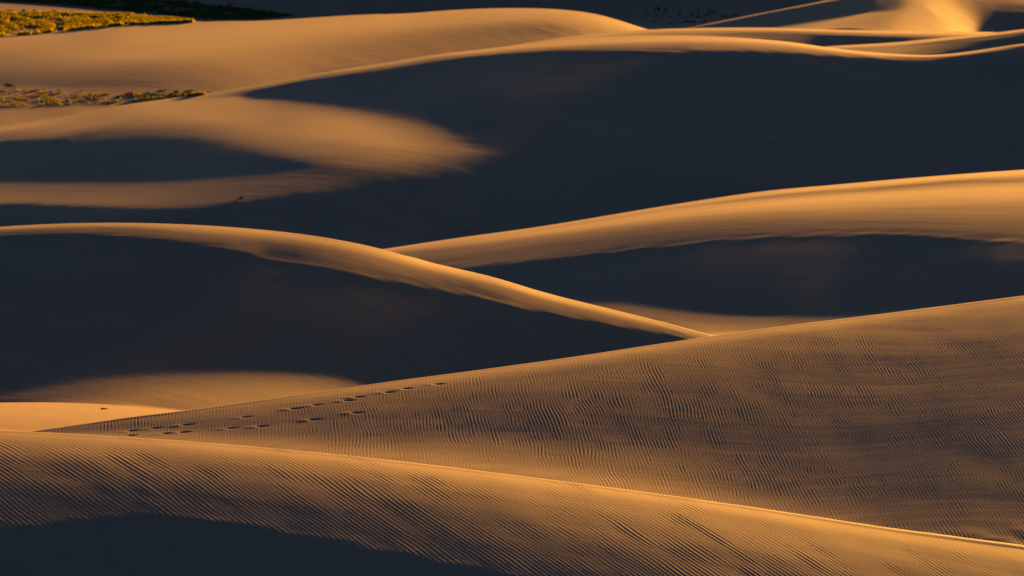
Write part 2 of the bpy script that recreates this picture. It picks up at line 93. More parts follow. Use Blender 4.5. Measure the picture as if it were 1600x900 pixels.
8,7,-1,-7,-13,-19,-19,-11,-3,-3,-2,-1,-3,-1,-2,-4,-3,-3,-6,12,-1,-3,0,-2,-2,0,-2,-1,1,-1,1,0,3,1,2,2,2,2,2,0,3,-6,1,2,3,-3,6,115,294,133,4965,-7057,1985,3,1,0,-1,-2,1,3,8,15,50,123,82,-40,-59,3,13,-7,-20,-15,-5,-1,4,3,-2,-14,-15,-9,1,10,6,9,9,9,7,6,-1,-3,-10,-14,-28,-5,-5,-5,-5,-2,-5,-1,-3,0,-3,-1,9,-1,-1,-2,-2,-2,-2,-2,-1,-2,-1,0,0,1,0,2,2,3,3,2,3,1,-4,0,1,1,-11,4,95,348,164,4753,-7011,2155,11,14,10,13,4,-1,-7,0,74,131,-3,-83,-28,-8,-6,7,19,19,1,-11,-10,-6,-2,0,-3,-5,0,2,1,3,1,4,9,6,6,5,-3,-7,-11,-26,-6,-2,-5,-3,-4,-1,-6,0,-4,1,-2,7,-1,-1,0,-2,0,-3,-1,-4,-1,-3,-2,-3,-2,0,0,0,2,3,3,5,4,-5,5,4,0,-19,-4,-35,500,324,4447,-6761,2216,10,13,24,29,34,13,21,93,-5,-84,-45,-26,-17,4,20,17,23,24,23,-6,-18,-16,-8,-2,3,5,4,5,4,2,-7,-2,4,3,4,5,3,-2,-10,-27,-1,-5,-2,-3,-2,-4,-2,-4,-1,-4,0,5,0,1,-1,1,-3,2,-3,0,-3,-2,-3,-1,-5,-4,-3,-3,-2,-2,2,2,6,-8,14,19,13,22,-27,-691,1160,627,2096,-3236,1101,3,5,5,13,31,76,46,-95,-49,-27,-1,9,-1,3,6,8,2,9,6,8,1,-4,-4,-2,1,2,3,0,2,4,10,8,-9,-6,2,3,4,2,-2,-18,-3,-1,-1,-3,-1,-1,-1,-2,-2,-3,-1,2,2,0,-1,-1,2,-2,0,0,0,-1,-1,-1,-1,-1,-4,-1,-4,-3,-3,-1,-2,-14,4,19,23,71,15,-1250,1578,262,2001,-3110,1082,6,7,11,25,53,25,-49,-40,-41,-13,10,10,4,0,-7,0,12,7,-2,10,12,-1,-5,-1,2,3,0,1,-2,4,14,8,-8,-6,-2,2,5,5,1,-18,-2,-1,-2,-1,-2,-1,-1,1,0,2,2,-5,-2,-1,0,0,-2,1,0,-1,0,0,0,-1,-1,-1,0,-3,-2,-2,-5,-4,-4,-26,-8,14,33,106,73,-2704,3407,-104,1884,-2946,1052,8,10,21,43,-19,-47,2,5,-25,-31,0,17,8,0,-7,-17,12,15,16,10,-2,0,-4,-2,1,6,0,-2,-2,0,2,1,12,1,-7,3,4,5,4,-16,0,-2,-3,0,-2,-2,1,-1,1,3,2,-6,0,-2,0,-1,1,-2,1,0,0,0,-1,0,0,0,-2,1,-3,0,-3,-4,-5,-25,-25,-11,21,75,87,-4288,5483,-681,1731,-2722,1004,10,-4,-46,53,-41,28,24,12,-34,-47,-28,24,15,2,3,-1,-12,5,12,15,8,-4,-4,-5,1,8,-1,-1,-2,-3,1,5,6,6,-9,0,7,
3,6,-10,-1,-2,-1,-3,0,-1,-2,0,-1,-2,-3,2,-1,2,1,1,0,1,0,-1,0,1,-1,0,0,0,0,-2,1,-3,0,-1,-2,-4,-16,-36,-72,-334,56,-4154,5789,-1047,-122,-398,603,25,32,45,-132,-60,-4,7,-1,4,2,-394,-1068,-398,32,76,54,29,25,49,66,91,116,102,72,44,23,32,18,4,-14,-33,-41,-31,-4,40,25,21,31,42,513,15,15,14,11,7,7,5,2,-1,-2,-4,201,-2,-1,-2,-1,-1,-2,0,0,-2,-1,1,-1,0,-2,1,0,-1,1,0,-1,1,-166,-52,0,1,-432,-3,10369,-14208,1745,-252,-229,562,10,-1,-11,-6,10,-84,-68,-58,-102,-276,-154,350,-111,-235,-48,138,213,144,56,27,22,10,7,9,4,-1,-3,-4,-6,-4,-8,-7,1,4,0,5,9,12,10,37,2,3,0,3,1,2,-3,0,0,-2,-1,10,0,-1,0,-1,0,1,0,-1,2,0,0,0,0,1,-1,1,1,-1,0,0,0,-7,-4,2,0,-26,-6,782,-1135,157,-337,-93,496,3,-10,-17,-21,-29,-68,-91,-107,-107,-61,70,192,98,-29,-64,-53,-21,60,115,110,84,53,25,3,-16,-37,-55,-63,-65,-63,-52,-38,-16,3,10,26,35,38,37,40,7,5,5,1,0,-3,-1,-6,-6,-5,-6,10,-2,-1,-1,0,-1,2,-1,4,1,4,2,3,4,3,4,3,1,5,1,4,1,20,11,2,1,51,-11,56,-715,456,-265,38,258,-12,-29,-43,-49,-57,-59,-70,-56,-19,41,103,133,115,56,-10,-48,-41,7,64,96,97,81,63,25,-21,-63,-95,-115,-121,-109,-88,-47,-12,13,32,38,42,44,41,34,7,3,4,0,-1,-4,-4,-5,-4,-6,-4,9,0,-2,-1,1,1,0,3,1,3,2,5,3,4,5,4,3,6,2,6,3,4,37,17,3,3,99,-15,-263,-634,699,940,3646,-5544,-253,40,-52,-35,-1,22,83,168,250,309,330,316,279,217,135,56,-7,-36,-41,-27,-10,7,21,37,55,49,-21,-233,-500,-342,-15,100,80,44,20,5,-9,-17,-24,-32,-9,-5,-5,-4,2,2,4,6,7,8,6,-7,2,2,1,0,0,0,-1,-2,-2,0,-3,0,-2,0,-1,1,-1,3,-1,2,2,15,11,14,12,123,51,-930,897,-146,658,2013,-2898,-177,-388,-38,312,64,26,76,94,100,96,89,82,68,51,33,15,-1,-18,-30,-41,-45,-54,-65,-73,-88,-102,-91,38,285,396,167,-17,-161,-110,-36,-53,-65,-36,-21,-38,-8,-12,-7,0,0,6,7,5,6,5,3,-10,0,0,2,-1,-1,-1,-2,-2,-2,-4,-3,-3,-3,-5,-1,-4,-1,-4,-2,-4,-7,-39,-32,-24,-13,-178,-53,555,779,-960,247,220,-495,20,60,-50,-283,6,115,63,34,24,24,21,19,17,12,8,0,-4,-7,-11,-13,-15,-17,-20,-23,-26,-25,1,62,121,-28,-51,5,104,44,-24,-57,-51,-6,-1,-12,-4,-6,
-3,1,5,1,1,1,0,-1,1,-2,0,1,-1,1,1,-2,0,1,-2,-1,-1,-2,-1,-2,-2,-2,0,-2,1,-1,1,-16,-19,-21,-9,-89,37,207,248,-221,494,-559,66,20,28,-10,-97,-56,-13,26,33,28,19,19,16,12,10,4,-1,-8,-16,-16,-20,-20,-21,-20,-17,-10,11,40,70,66,2,-31,-17,11,5,-25,13,37,-31,-42,-6,5,12,6,0,-7,-3,-6,1,-3,1,0,0,1,1,-1,0,0,1,0,-1,1,-1,-1,-1,-2,-1,-4,-1,-6,-3,-6,-2,-2,-15,11,23,6,-1,-1,9,6,82,1674,-2723,1091,23,14,11,-10,-74,-76,-35,-3,16,23,24,21,20,13,4,-8,-22,-32,-45,-47,-48,-44,-29,-9,22,61,98,111,90,42,-3,-28,-26,-15,-1,10,-5,-12,-12,-35,-4,-2,-4,-2,-3,-4,1,0,3,0,-3,-6,-1,-2,1,0,0,1,-1,0,-1,1,0,1,-1,-1,2,-2,1,-1,1,-1,0,-2,3,1,0,1,-1,-2,-3,8,1969,-3406,1483,19,7,7,16,14,-22,-40,-44,-38,-28,-16,-7,-4,-4,-7,-13,-17,-24,-26,-29,-31,-20,-8,13,33,54,64,72,68,52,35,17,6,-2,-7,-13,-13,-8,-7,-49,0,-3,1,-2,0,1,-2,-4,-5,-2,-1,-16,0,-3,-3,-2,-3,-2,0,-1,2,-2,2,-2,1,1,-2,1,0,0,0,0,0,1,-2,1,0,0,0,0,0,0,1975,-3468,1536,17,10,5,8,16,10,-12,-32,-44,-46,-41,-35,-30,-25,-24,-17,-15,-8,-10,-9,-3,1,14,20,31,36,43,46,47,43,41,33,23,13,4,-6,-9,-11,-5,-63,-2,0,-2,-1,-2,-2,-3,-2,-3,-4,-1,-19,-1,1,-1,-1,0,-3,-2,-2,-5,-1,-3,0,-1,1,0,0,0,0,0,0,0,0,0,0,0,0,0,0,0,0,4046,-7227,3254,32,24,15,10,0,-10,-11,-20,-39,-56,-72,-78,-80,-72,-56,-43,-26,-21,-11,1,13,27,36,45,49,53,58,59,57,55,49,43,39,29,25,17,11,6,-3,-116,0,-3,-2,-3,-2,-4,-1,-4,-1,-3,-2,-43,-2,-2,1,-2,-1,-1,-1,-2,0,-3,-3,-3,-4,-6,-3,-5,-3,-2,-2,-1,1,0,0,0,0,0,0,0,0,0,2037,-3689,1688,13,6,7,11,3,-14,-15,-19,-8,-5,-12,-19,-24,-26,-26,-21,-18,-13,-7,-3,3,10,10,10,11,14,14,12,12,13,13,16,13,16,11,15,10,9,10,-31,1,2,0,1,1,1,-1,0,-2,1,-2,-20,-1,1,-1,0,-1,1,-1,0,0,-1,1,-1,-1,1,-2,0,-2,-3,-2,-4,-3,-1,1,0,0,0,0,0,0,0,1810,-3265,1492,14,5,1,7,8,-3,-22,-5,-13,-13,-11,-8,-8,-7,-11,-16,-19,-18,-12,-8,-3,-5,-2,1,5,9,7,8,7,9,10,12,9,11,14,12,13,10,11,-15,1,2,1,1,-1,1,0,
1,-1,1,0,-14,1,0,0,-1,2,-2,1,0,0,0,-1,0,0,0,0,-1,0,1,-3,1,-3,-1,-5,-3,1,0,0,0,0,0,1311,-2293,1016,18,8,-3,1,7,6,-2,-16,-9,-14,-12,-9,-5,-4,-5,-7,-9,-8,-9,-9,-11,-11,-12,-6,-3,-4,2,1,8,7,9,5,9,10,10,8,8,10,7,2,2,0,1,2,1,2,0,0,3,-1,2,-6,0,-1,1,1,-2,2,0,-1,0,0,1,0,1,-2,1,1,-1,0,2,-3,2,4,0,-5,-8,-2,1,0,0,0,747,-1189,469,26,9,-2,-2,0,6,7,-4,-12,-7,-7,-7,-8,-10,-9,-9,-4,-4,-3,-5,-10,-8,-7,-9,-9,-7,-8,-2,0,2,3,5,7,6,6,5,4,5,3,17,2,0,3,1,2,0,3,0,2,1,1,0,1,1,-1,1,0,1,-1,2,-1,2,-1,0,0,2,-1,0,1,0,0,2,-2,7,1,-2,-3,-7,-2,0,0,0,674,-757,116,47,31,14,-3,-7,-1,7,9,3,-3,-1,-9,-13,-15,-13,-12,-14,-13,-18,-17,-13,-13,-15,-15,-15,-12,-10,-8,-10,-9,-10,-8,-5,-6,-3,3,5,5,9,66,2,4,3,1,4,1,2,4,0,3,1,19,-1,1,1,2,1,-1,2,1,1,0,1,2,0,0,3,0,1,1,1,0,2,4,3,3,3,8,-23,-1,0,0,627,-643,20,34,35,29,16,-3,-9,-7,0,9,13,-1,5,3,2,-5,-6,-8,-11,-9,-12,-16,-18,-17,-17,-16,-18,-18,-17,-14,-13,-10,-9,-11,-7,-6,-8,-6,-5,-4,75,-1,0,-2,1,0,1,1,0,2,1,2,35,3,1,1,0,2,2,0,1,2,1,2,0,2,2,0,2,1,1,2,1,2,-5,1,3,1,3,4,1,0,0,616,-592,-42,20,30,37,26,0,-1,-5,-12,-19,-14,9,4,4,1,6,7,5,5,5,4,4,1,0,-6,-8,-12,-13,-18,-22,-22,-25,-24,-24,-22,-22,-16,-14,-10,-7,82,-1,-1,1,0,0,1,0,2,2,0,3,39,1,1,0,2,0,2,1,1,1,2,1,1,2,0,2,1,1,1,1,1,1,-8,-2,4,3,-2,20,0,0,0,403,-350,-64,5,7,26,29,8,-13,-4,2,-9,-20,-27,-30,-18,12,30,25,16,15,8,8,9,14,11,11,3,-3,-11,-15,-18,-25,-29,-32,-31,-26,-12,-9,-3,-1,-1,54,0,1,1,1,0,1,1,1,1,2,0,24,-1,1,1,-2,1,-1,2,1,1,1,0,2,1,2,0,2,2,2,0,2,1,0,1,0,3,0,0,0,0,0,116,-99,-12,9,-6,-1,14,7,-11,-5,1,4,-8,-9,-55,-21,23,42,24,5,-3,0,-5,0,7,11,3,1,-3,-1,-4,-6,-7,-7,-13,-16,-7,0,5,1,-1,-1,14,1,-1,0,-1,1,0,0,1,-1,1,0,8,
0,0,2,1,1,1,-1,1,0,-1,2,-1,0,-1,2,-1,0,-1,1,1,-1,-1,1,1,-1,0,0,0,0,0,-95,-402,426,15,20,-22,-16,36,52,26,8,9,16,5,52,19,-33,-57,-36,-11,-6,-6,0,-2,-7,-15,-14,-11,-6,-6,-1,-1,3,7,12,20,8,-2,-6,-3,0,0,13,-1,1,0,1,1,0,1,-1,2,0,1,3,1,0,-1,1,1,0,1,-1,0,1,-1,1,-1,2,-1,0,0,1,0,-1,1,2,1,-1,3,3,-1,32,0,-24,-120,-622,682,3,3,7,8,21,30,26,22,18,19,15,13,3,-17,-30,-26,-22,-17,-12,-12,-14,-22,-18,-11,-7,-7,-1,-1,3,6,8,13,10,10,3,2,1,1,1,16,1,1,-1,2,-1,2,0,2,-1,1,1,4,0,1,0,1,0,0,0,0,1,0,0,1,0,0,-1,2,-1,1,0,0,1,0,1,3,-3,7,-1,51,1,-19,-741,-1954,2581,46,53,54,56,55,50,43,29,18,-5,-24,-45,-62,-73,-80,-87,-90,-88,-90,-83,-78,-68,-57,-44,-32,-16,-4,6,20,27,34,40,43,45,44,43,42,39,40,169,9,9,9,7,8,7,8,6,6,7,5,34,4,1,4,1,3,2,3,2,2,2,3,0,3,1,3,0,3,0,2,2,0,12,6,0,3,35,4,435,97,-199,-1154,6241,-4834,-44,-112,-41,-47,-108,-145,-121,16,-51,-83,-11,53,46,12,-11,-18,-18,-15,-10,-8,-10,-7,-5,-3,0,1,4,11,7,16,17,20,22,25,27,27,29,28,28,124,6,7,5,7,6,5,6,4,8,3,6,22,0,5,-1,4,0,3,0,3,0,2,1,2,0,2,0,2,1,0,0,1,1,7,4,0,1,24,1,275,55,-121,-111,2165,-1803,-183,-100,-19,-54,19,50,2,-152,-145,11,62,128,13,-8,3,12,11,9,5,1,7,1,1,1,1,3,1,0,6,0,2,3,4,3,3,5,4,4,4,16,3,-1,3,-1,1,1,0,2,-1,2,-1,4,2,-2,2,-1,2,-2,2,-1,1,0,0,0,1,-1,1,-1,0,2,-1,0,0,2,0,0,1,3,-2,36,4,-22,178,1034,-1232,-54,16,185,-76,-63,-9,6,32,50,-35,-82,-188,-20,56,48,31,19,12,10,9,5,6,3,3,3,1,3,1,1,4,3,1,3,3,4,0,3,3,1,12,0,1,-1,2,1,0,1,1,0,0,2,1,0,1,0,0,-1,2,-1,0,0,0,0,1,-1,1,0,0,0,0,1,-1,1,0,0,1,-1,1,1,16,1,-11,550,188,-806,93,-7,-160,244,-35,-60,-8,0,35,6,-26,-39,-80,-47,-5,13,19,16,13,11,7,7,7,4,2,5,3,5,1,3,4,1,3,2,1,5,-1,4,1,11,-1,2,1,-1,1,1,0,0,1,1,-1,3,1,-1,1,0,0,
-1,2,-1,1,0,0,-1,2,-1,-1,2,0,-1,0,1,-1,1,-1,1,0,-1,3,4,1,-6,965,-622,-380,16,41,-51,-114,250,-39,-56,-8,11,12,0,-3,-22,-52,-40,-19,-4,5,8,8,9,7,6,8,4,5,4,3,4,3,3,4,1,1,3,1,2,0,3,12,2,-1,1,0,1,-1,1,-1,1,-2,1,6,-2,1,0,1,-1,2,-1,1,0,0,-1,2,-1,0,1,-1,0,1,-1,2,-1,-1,1,-1,1,0,-2,-3,-2,3,1352,-1396,59,45,6,-106,-126,15,256,-48,-47,-1,2,11,7,2,-22,-32,-31,-20,-12,-2,1,4,7,4,6,7,4,3,4,5,2,2,4,2,2,1,1,2,0,1,14,0,0,0,1,-1,2,-1,1,0,1,1,3,0,1,0,-1,2,-1,0,0,0,0,2,-2,1,0,1,-1,1,-1,2,-2,1,-1,0,0,0,-3,1,-16,4,4,1581,-1868,303,21,14,-15,-35,-186,42,226,-30,-44,0,9,8,11,-4,-16,-25,-23,-16,-13,-5,-1,-1,5,2,4,5,2,5,1,3,3,1,3,0,2,0,2,2,-1,14,0,0,0,1,0,0,1,1,-1,2,0,4,2,-1,0,0,0,0,0,1,0,-1,0,1,0,1,-1,1,-1,1,0,0,1,-3,-1,2,-1,-3,1,-27,4,12,1706,-2126,426,-1,-2,43,48,-106,-227,157,163,-40,-30,6,6,9,8,-7,-13,-18,-16,-12,-11,-7,-3,0,0,1,1,4,-1,4,1,0,3,-1,4,-1,1,0,1,0,16,-1,1,0,0,1,0,-1,0,2,-2,1,7,0,0,0,1,-1,0,1,0,-1,2,0,-1,1,-1,0,1,0,0,0,1,-1,-2,0,0,0,-4,1,-38,6,17,1768,-2253,487,9,13,7,13,27,-78,-276,213,151,-43,-27,11,8,3,3,-4,-10,-11,-12,-8,-9,-6,-4,-4,0,-1,-1,1,0,0,2,-2,2,-2,2,-1,0,1,2,14,0,1,0,0,-1,1,1,-1,-1,2,-2,8,0,0,1,-1,1,0,0,0,1,0,-1,1,-1,1,1,-1,1,-1,1,0,0,-3,0,-1,2,-8,3,-48,9,22,1778,-2278,492,17,26,27,-36,1,42,-83,-297,250,145,-58,-11,13,3,0,1,-2,-5,-7,-8,-7,-5,-7,-3,-5,-4,0,-1,-3,-1,-1,-2,1,-1,-1,0,-1,-2,2,16,1,-1,1,0,0,0,-1,1,0,-1,1,8,-1,0,0,1,-1,2,-2,1,-1,1,0,0,1,-1,1,0,-1,2,-1,-1,2,-3,-1,0,-1,-5,1,-56,10,27,1757,-2244,472,9,11,15,35,2,13,6,-95,-313,266,142,-49,-5,8,-2,-2,4,-1,-1,-5,-4,-5,-6,-3,-5,-4,-5,-4,-2,-5,-3,0,-3,0,-1,0,0,-1,1,13,-1,0,0,0,0,-1,2,1,0,1,-1,6,0,1,0,0,0,-1,2,-2,1,-1,
1,1,-1,1,-2,2,0,-1,0,2,-2,-2,-1,0,2,-10,0,-60,10,32,1743,-2229,471,1,2,-5,14,110,-2,-26,-4,-101,-323,274,148,-42,-6,1,-3,0,5,1,0,-2,-2,-2,-6,-4,-5,-5,-6,-5,-3,-4,-2,-3,-2,-1,0,0,0,-2,13,-1,1,-1,0,0,1,0,-2,2,-2,1,7,0,0,0,-1,1,0,-1,1,1,0,-1,-1,1,0,1,-1,1,0,0,-1,2,-6,-1,2,0,-7,0,-70,13,34,1733,-2220,466,6,13,30,37,-46,13,47,4,-10,-106,-331,282,153,-37,-9,-5,-3,4,4,4,2,-1,-1,-4,-5,-3,-8,-4,-5,-3,-3,-3,-2,-3,-1,-2,-1,-1,-2,11,0,-1,1,0,0,0,-2,1,-2,2,0,5,0,0,0,0,1,-1,1,0,-1,0,1,0,-1,0,1,-1,0,1,0,0,-1,-2,-3,1,0,-10,5,-77,16,35,1710,-2182,455,8,8,9,0,13,41,7,11,1,-15,-118,-328,316,133,-37,-13,-9,1,7,7,3,2,-1,0,-3,-5,-3,-5,-5,-1,-5,-4,-4,0,-2,-1,-2,-2,-2,7,0,1,-1,-1,0,-1,1,-1,1,-1,-1,6,1,-1,-1,2,-1,0,0,1,-1,0,0,0,0,1,-2,1,0,-1,1,0,0,-4,-1,0,-1,-8,0,-74,13,37,1656,-2085,414,5,3,6,15,10,6,41,7,-1,-2,-17,-133,-312,345,105,-36,-19,-8,7,9,7,2,0,0,-1,-2,-1,-2,0,-5,-2,-4,-3,-3,-1,-4,-1,-3,-2,4,0,-2,1,-1,0,0,0,0,-2,1,1,3,0,0,0,-1,1,0,-1,0,2,-1,-1,1,0,-1,1,-1,1,-1,0,0,0,-4,-1,0,0,-9,0,-76,14,38,1571,-1924,334,5,7,4,12,25,-5,14,32,2,-3,-5,-28,-175,-226,352,66,-39,-27,3,11,5,1,3,0,3,2,2,3,0,-2,-2,-2,-3,-3,-5,-1,-5,-1,-2,-2,0,0,-2,1,-1,0,-2,1,0,0,-1,4,-1,1,-1,1,-1,1,0,-1,-1,1,0,0,0,0,0,1,-3,3,-2,0,1,-4,-1,0,1,-10,0,-75,13,35,1477,-1739,249,-2,4,3,-5,-14,37,100,-31,-4,-4,-4,-5,-25,-223,-164,374,31,-48,-22,3,4,1,4,6,7,8,6,2,3,2,0,-2,-1,-3,-5,-5,-5,-4,-1,-3,-2,-1,-1,0,-2,0,-1,0,0,0,-1,3,0,-1,2,-1,-1,0,0,1,-1,1,0,-1,0,1,-1,0,1,-1,1,0,-1,-3,0,-1,-1,-7,2,-74,10,32,1396,-1581,179,-3,-5,-1,4,29,27,-48,72,9,-7,-5,-5,-5,-31,-235,-130,374,10,-57,-11,-11,3,10,16,13,9,7,7,4,3,1,2,-3,-4,-2,-6,-6,-4,-6,-6,0,-2,0,-2,0,-2,0,-1,0,-2,0,2,1,0,-1,0,1,0,0,-1,1,-1,0,1,0,0,0,
0,1,-1,0,0,1,-3,-1,-1,1,-7,0,-64,2,29,1346,-1481,133,-4,-2,-5,-2,-11,-6,89,29,-12,-2,-6,-7,-6,-4,-28,-244,-113,362,-10,-60,-24,22,21,16,13,10,10,10,6,4,2,-2,-1,-4,-3,-4,-5,-6,-5,-10,-2,0,-2,-1,-1,-1,-1,-1,-1,-1,0,2,0,-1,1,-1,0,0,1,-1,1,-1,2,-2,2,-2,1,0,0,1,-1,1,-1,0,-2,1,0,-4,-2,-54,-9,28,1320,-1429,106,0,-7,-2,0,6,16,-8,37,34,-1,-5,-7,-7,-8,-3,-19,-226,-149,320,-59,41,25,5,4,13,17,14,9,6,6,0,-1,-3,-2,-7,-1,-2,-7,-7,-11,-1,-2,0,-2,-2,0,-2,0,-3,1,-1,2,-1,0,0,0,-1,1,-1,1,-1,1,0,0,-1,2,-1,0,0,0,1,-1,1,-3,2,-1,1,-5,1,-45,-13,20,1298,-1375,67,-2,0,2,4,8,0,-22,57,27,7,-6,-4,-7,-7,-8,-2,-12,-170,-237,266,67,-11,7,20,27,22,14,9,7,3,0,-1,-2,-4,-5,-3,-4,-2,-6,-14,0,0,-3,-1,1,-3,0,-2,0,-2,0,0,0,0,-1,0,1,-2,0,1,0,0,-1,1,0,0,0,1,-1,0,0,1,-1,0,-2,1,0,-2,1,-40,-14,17,1280,-1339,44,0,6,2,5,1,-10,1,36,25,15,1,-6,-6,-8,-8,-4,-3,-12,-66,-170,-7,29,91,64,32,19,14,9,4,3,4,-2,0,-4,-2,-7,-2,-4,-2,-14,-2,-1,0,1,-3,1,-1,-2,0,-2,-1,1,-1,0,-1,0,-1,0,1,-2,0,1,0,0,0,0,1,-2,2,-1,1,-1,1,-3,1,0,0,-3,2,-30,-21,15,1247,-1289,33,-1,2,6,3,2,13,-2,-51,70,28,3,-3,-5,-7,-7,-9,-3,0,-11,-119,-198,129,77,39,27,18,16,10,8,5,4,3,-1,2,-4,-5,-2,-4,-4,-12,1,-2,-2,-1,2,-2,0,-1,-1,1,-2,-1,0,0,0,-1,-1,1,-2,0,1,-2,1,0,0,-1,1,1,-1,1,-1,1,-1,-1,0,1,-2,-1,-1,-25,-19,11,1198,-1217,21,0,1,-1,-3,-2,-12,-15,45,24,12,10,-1,-5,-4,-8,-7,-6,-3,-3,-14,-90,-126,68,50,29,23,16,15,11,7,8,5,5,-1,0,-1,-5,-2,-3,-9,-3,-1,0,-1,-2,0,1,-1,0,-1,1,-3,1,-1,-1,1,1,-3,1,0,-1,0,-2,1,0,0,0,0,0,1,-1,1,0,-2,0,-1,2,-5,3,-28,-14,10,1141,-1119,-14,4,-1,-7,-11,-6,8,16,-26,22,41,9,0,-1,-6,-5,-7,-8,-2,-2,5,15,-131,-49,19,23,24,20,19,15,10,7,10,2,5,2,1,-3,0,-3,-10,0,-1,0,-1,-1,-1,-1,1,0,-1,-2,2,-3,1,1,-1,-1,1,0,-1,0,0,-1,0,-1,1,-1,0,0,0,1,-1,
1,-2,-1,1,0,-1,-1,-29,-9,10,2176,-2060,-96,-2,-4,0,-3,-16,-29,-26,30,106,4,16,12,2,-7,-12,-13,-12,-11,-1,17,34,-43,-159,-67,-3,13,25,25,27,25,20,14,11,8,10,6,5,1,0,-11,-1,1,-2,-1,-2,-1,-2,-1,-1,-1,1,-3,2,-1,-1,0,0,1,-2,2,-1,-1,1,-1,-1,-1,0,-1,0,-1,1,0,0,-2,-1,0,2,-8,1,-59,-7,13,4333,-4176,-134,9,7,5,7,5,-2,-20,-55,-71,107,88,60,28,9,-5,-21,-29,-24,-9,22,44,-11,-124,-107,-45,-15,-17,-6,4,8,7,10,18,14,11,12,11,10,16,18,3,2,1,3,2,1,0,0,-1,0,-2,0,-2,0,-2,1,-2,0,0,-2,1,0,0,-1,2,-1,0,0,1,-1,-1,0,-1,-5,-3,1,-1,-13,5,-129,-33,52,4510,-4518,15,16,22,24,19,8,-7,-17,-38,-77,-52,68,73,65,47,26,5,-15,-31,-22,-4,15,21,-20,-75,-79,-27,-14,-13,-15,-10,-1,3,-2,3,5,3,5,1,-2,45,2,3,5,1,3,3,2,3,3,3,3,5,2,0,3,-1,2,-1,0,1,-2,0,-1,2,-2,0,0,1,-3,1,1,-2,0,-2,-1,-1,-2,-15,-5,-130,-61,74,4493,-4579,130,8,2,6,12,17,11,-8,-26,-23,-16,-56,-14,34,68,71,47,12,-16,-32,-25,-8,4,7,-14,-47,-76,-74,-34,-13,-4,1,5,16,15,17,20,13,13,8,17,0,-2,-2,-1,1,0,2,1,2,0,3,8,0,2,-1,2,0,0,1,1,1,0,1,-1,1,-1,1,-2,2,0,-2,2,0,-1,0,-1,0,4,-6,-130,-80,45,2302,-2360,71,2,1,2,2,-12,1,21,25,15,-4,-29,-54,-27,17,51,47,23,0,-15,-17,-12,-7,1,4,-9,-26,-15,-24,-33,-20,-7,1,4,6,8,7,8,10,10,18,0,3,1,2,1,0,1,1,1,2,-2,3,0,-1,2,-2,1,0,1,-1,0,1,0,0,1,1,-2,3,-2,0,1,-1,0,0,1,-1,1,-1,5,-31,-54,-3,2482,-2725,214,-1,9,5,2,22,25,20,21,16,6,-14,-42,-61,-45,42,75,42,4,-12,-19,-17,-8,-8,0,10,1,-19,-54,-29,-22,-10,11,3,-1,-2,4,6,5,7,33,3,2,4,3,2,3,1,1,0,0,2,1,1,0,0,1,0,1,0,0,1,1,-1,1,-1,1,1,-1,1,-1,0,0,0,2,-2,1,-1,2,-4,3,-68,-20,2315,-2435,122,-16,-13,1,9,11,14,25,25,27,31,17,-13,-119,-106,22,98,80,7,-5,-26,-35,3,-10,-13,13,20,-21,-32,-18,-17,-24,-37,-12,9,6,2,5,8,12,40,5,2,4,2,4,2,3,2,1,1,0,2,0,2,-1,1,1,0,0,3,-1,0,2,-1,0,1,0,-1,1,0,0,0,-1,3,1,-2,-1,
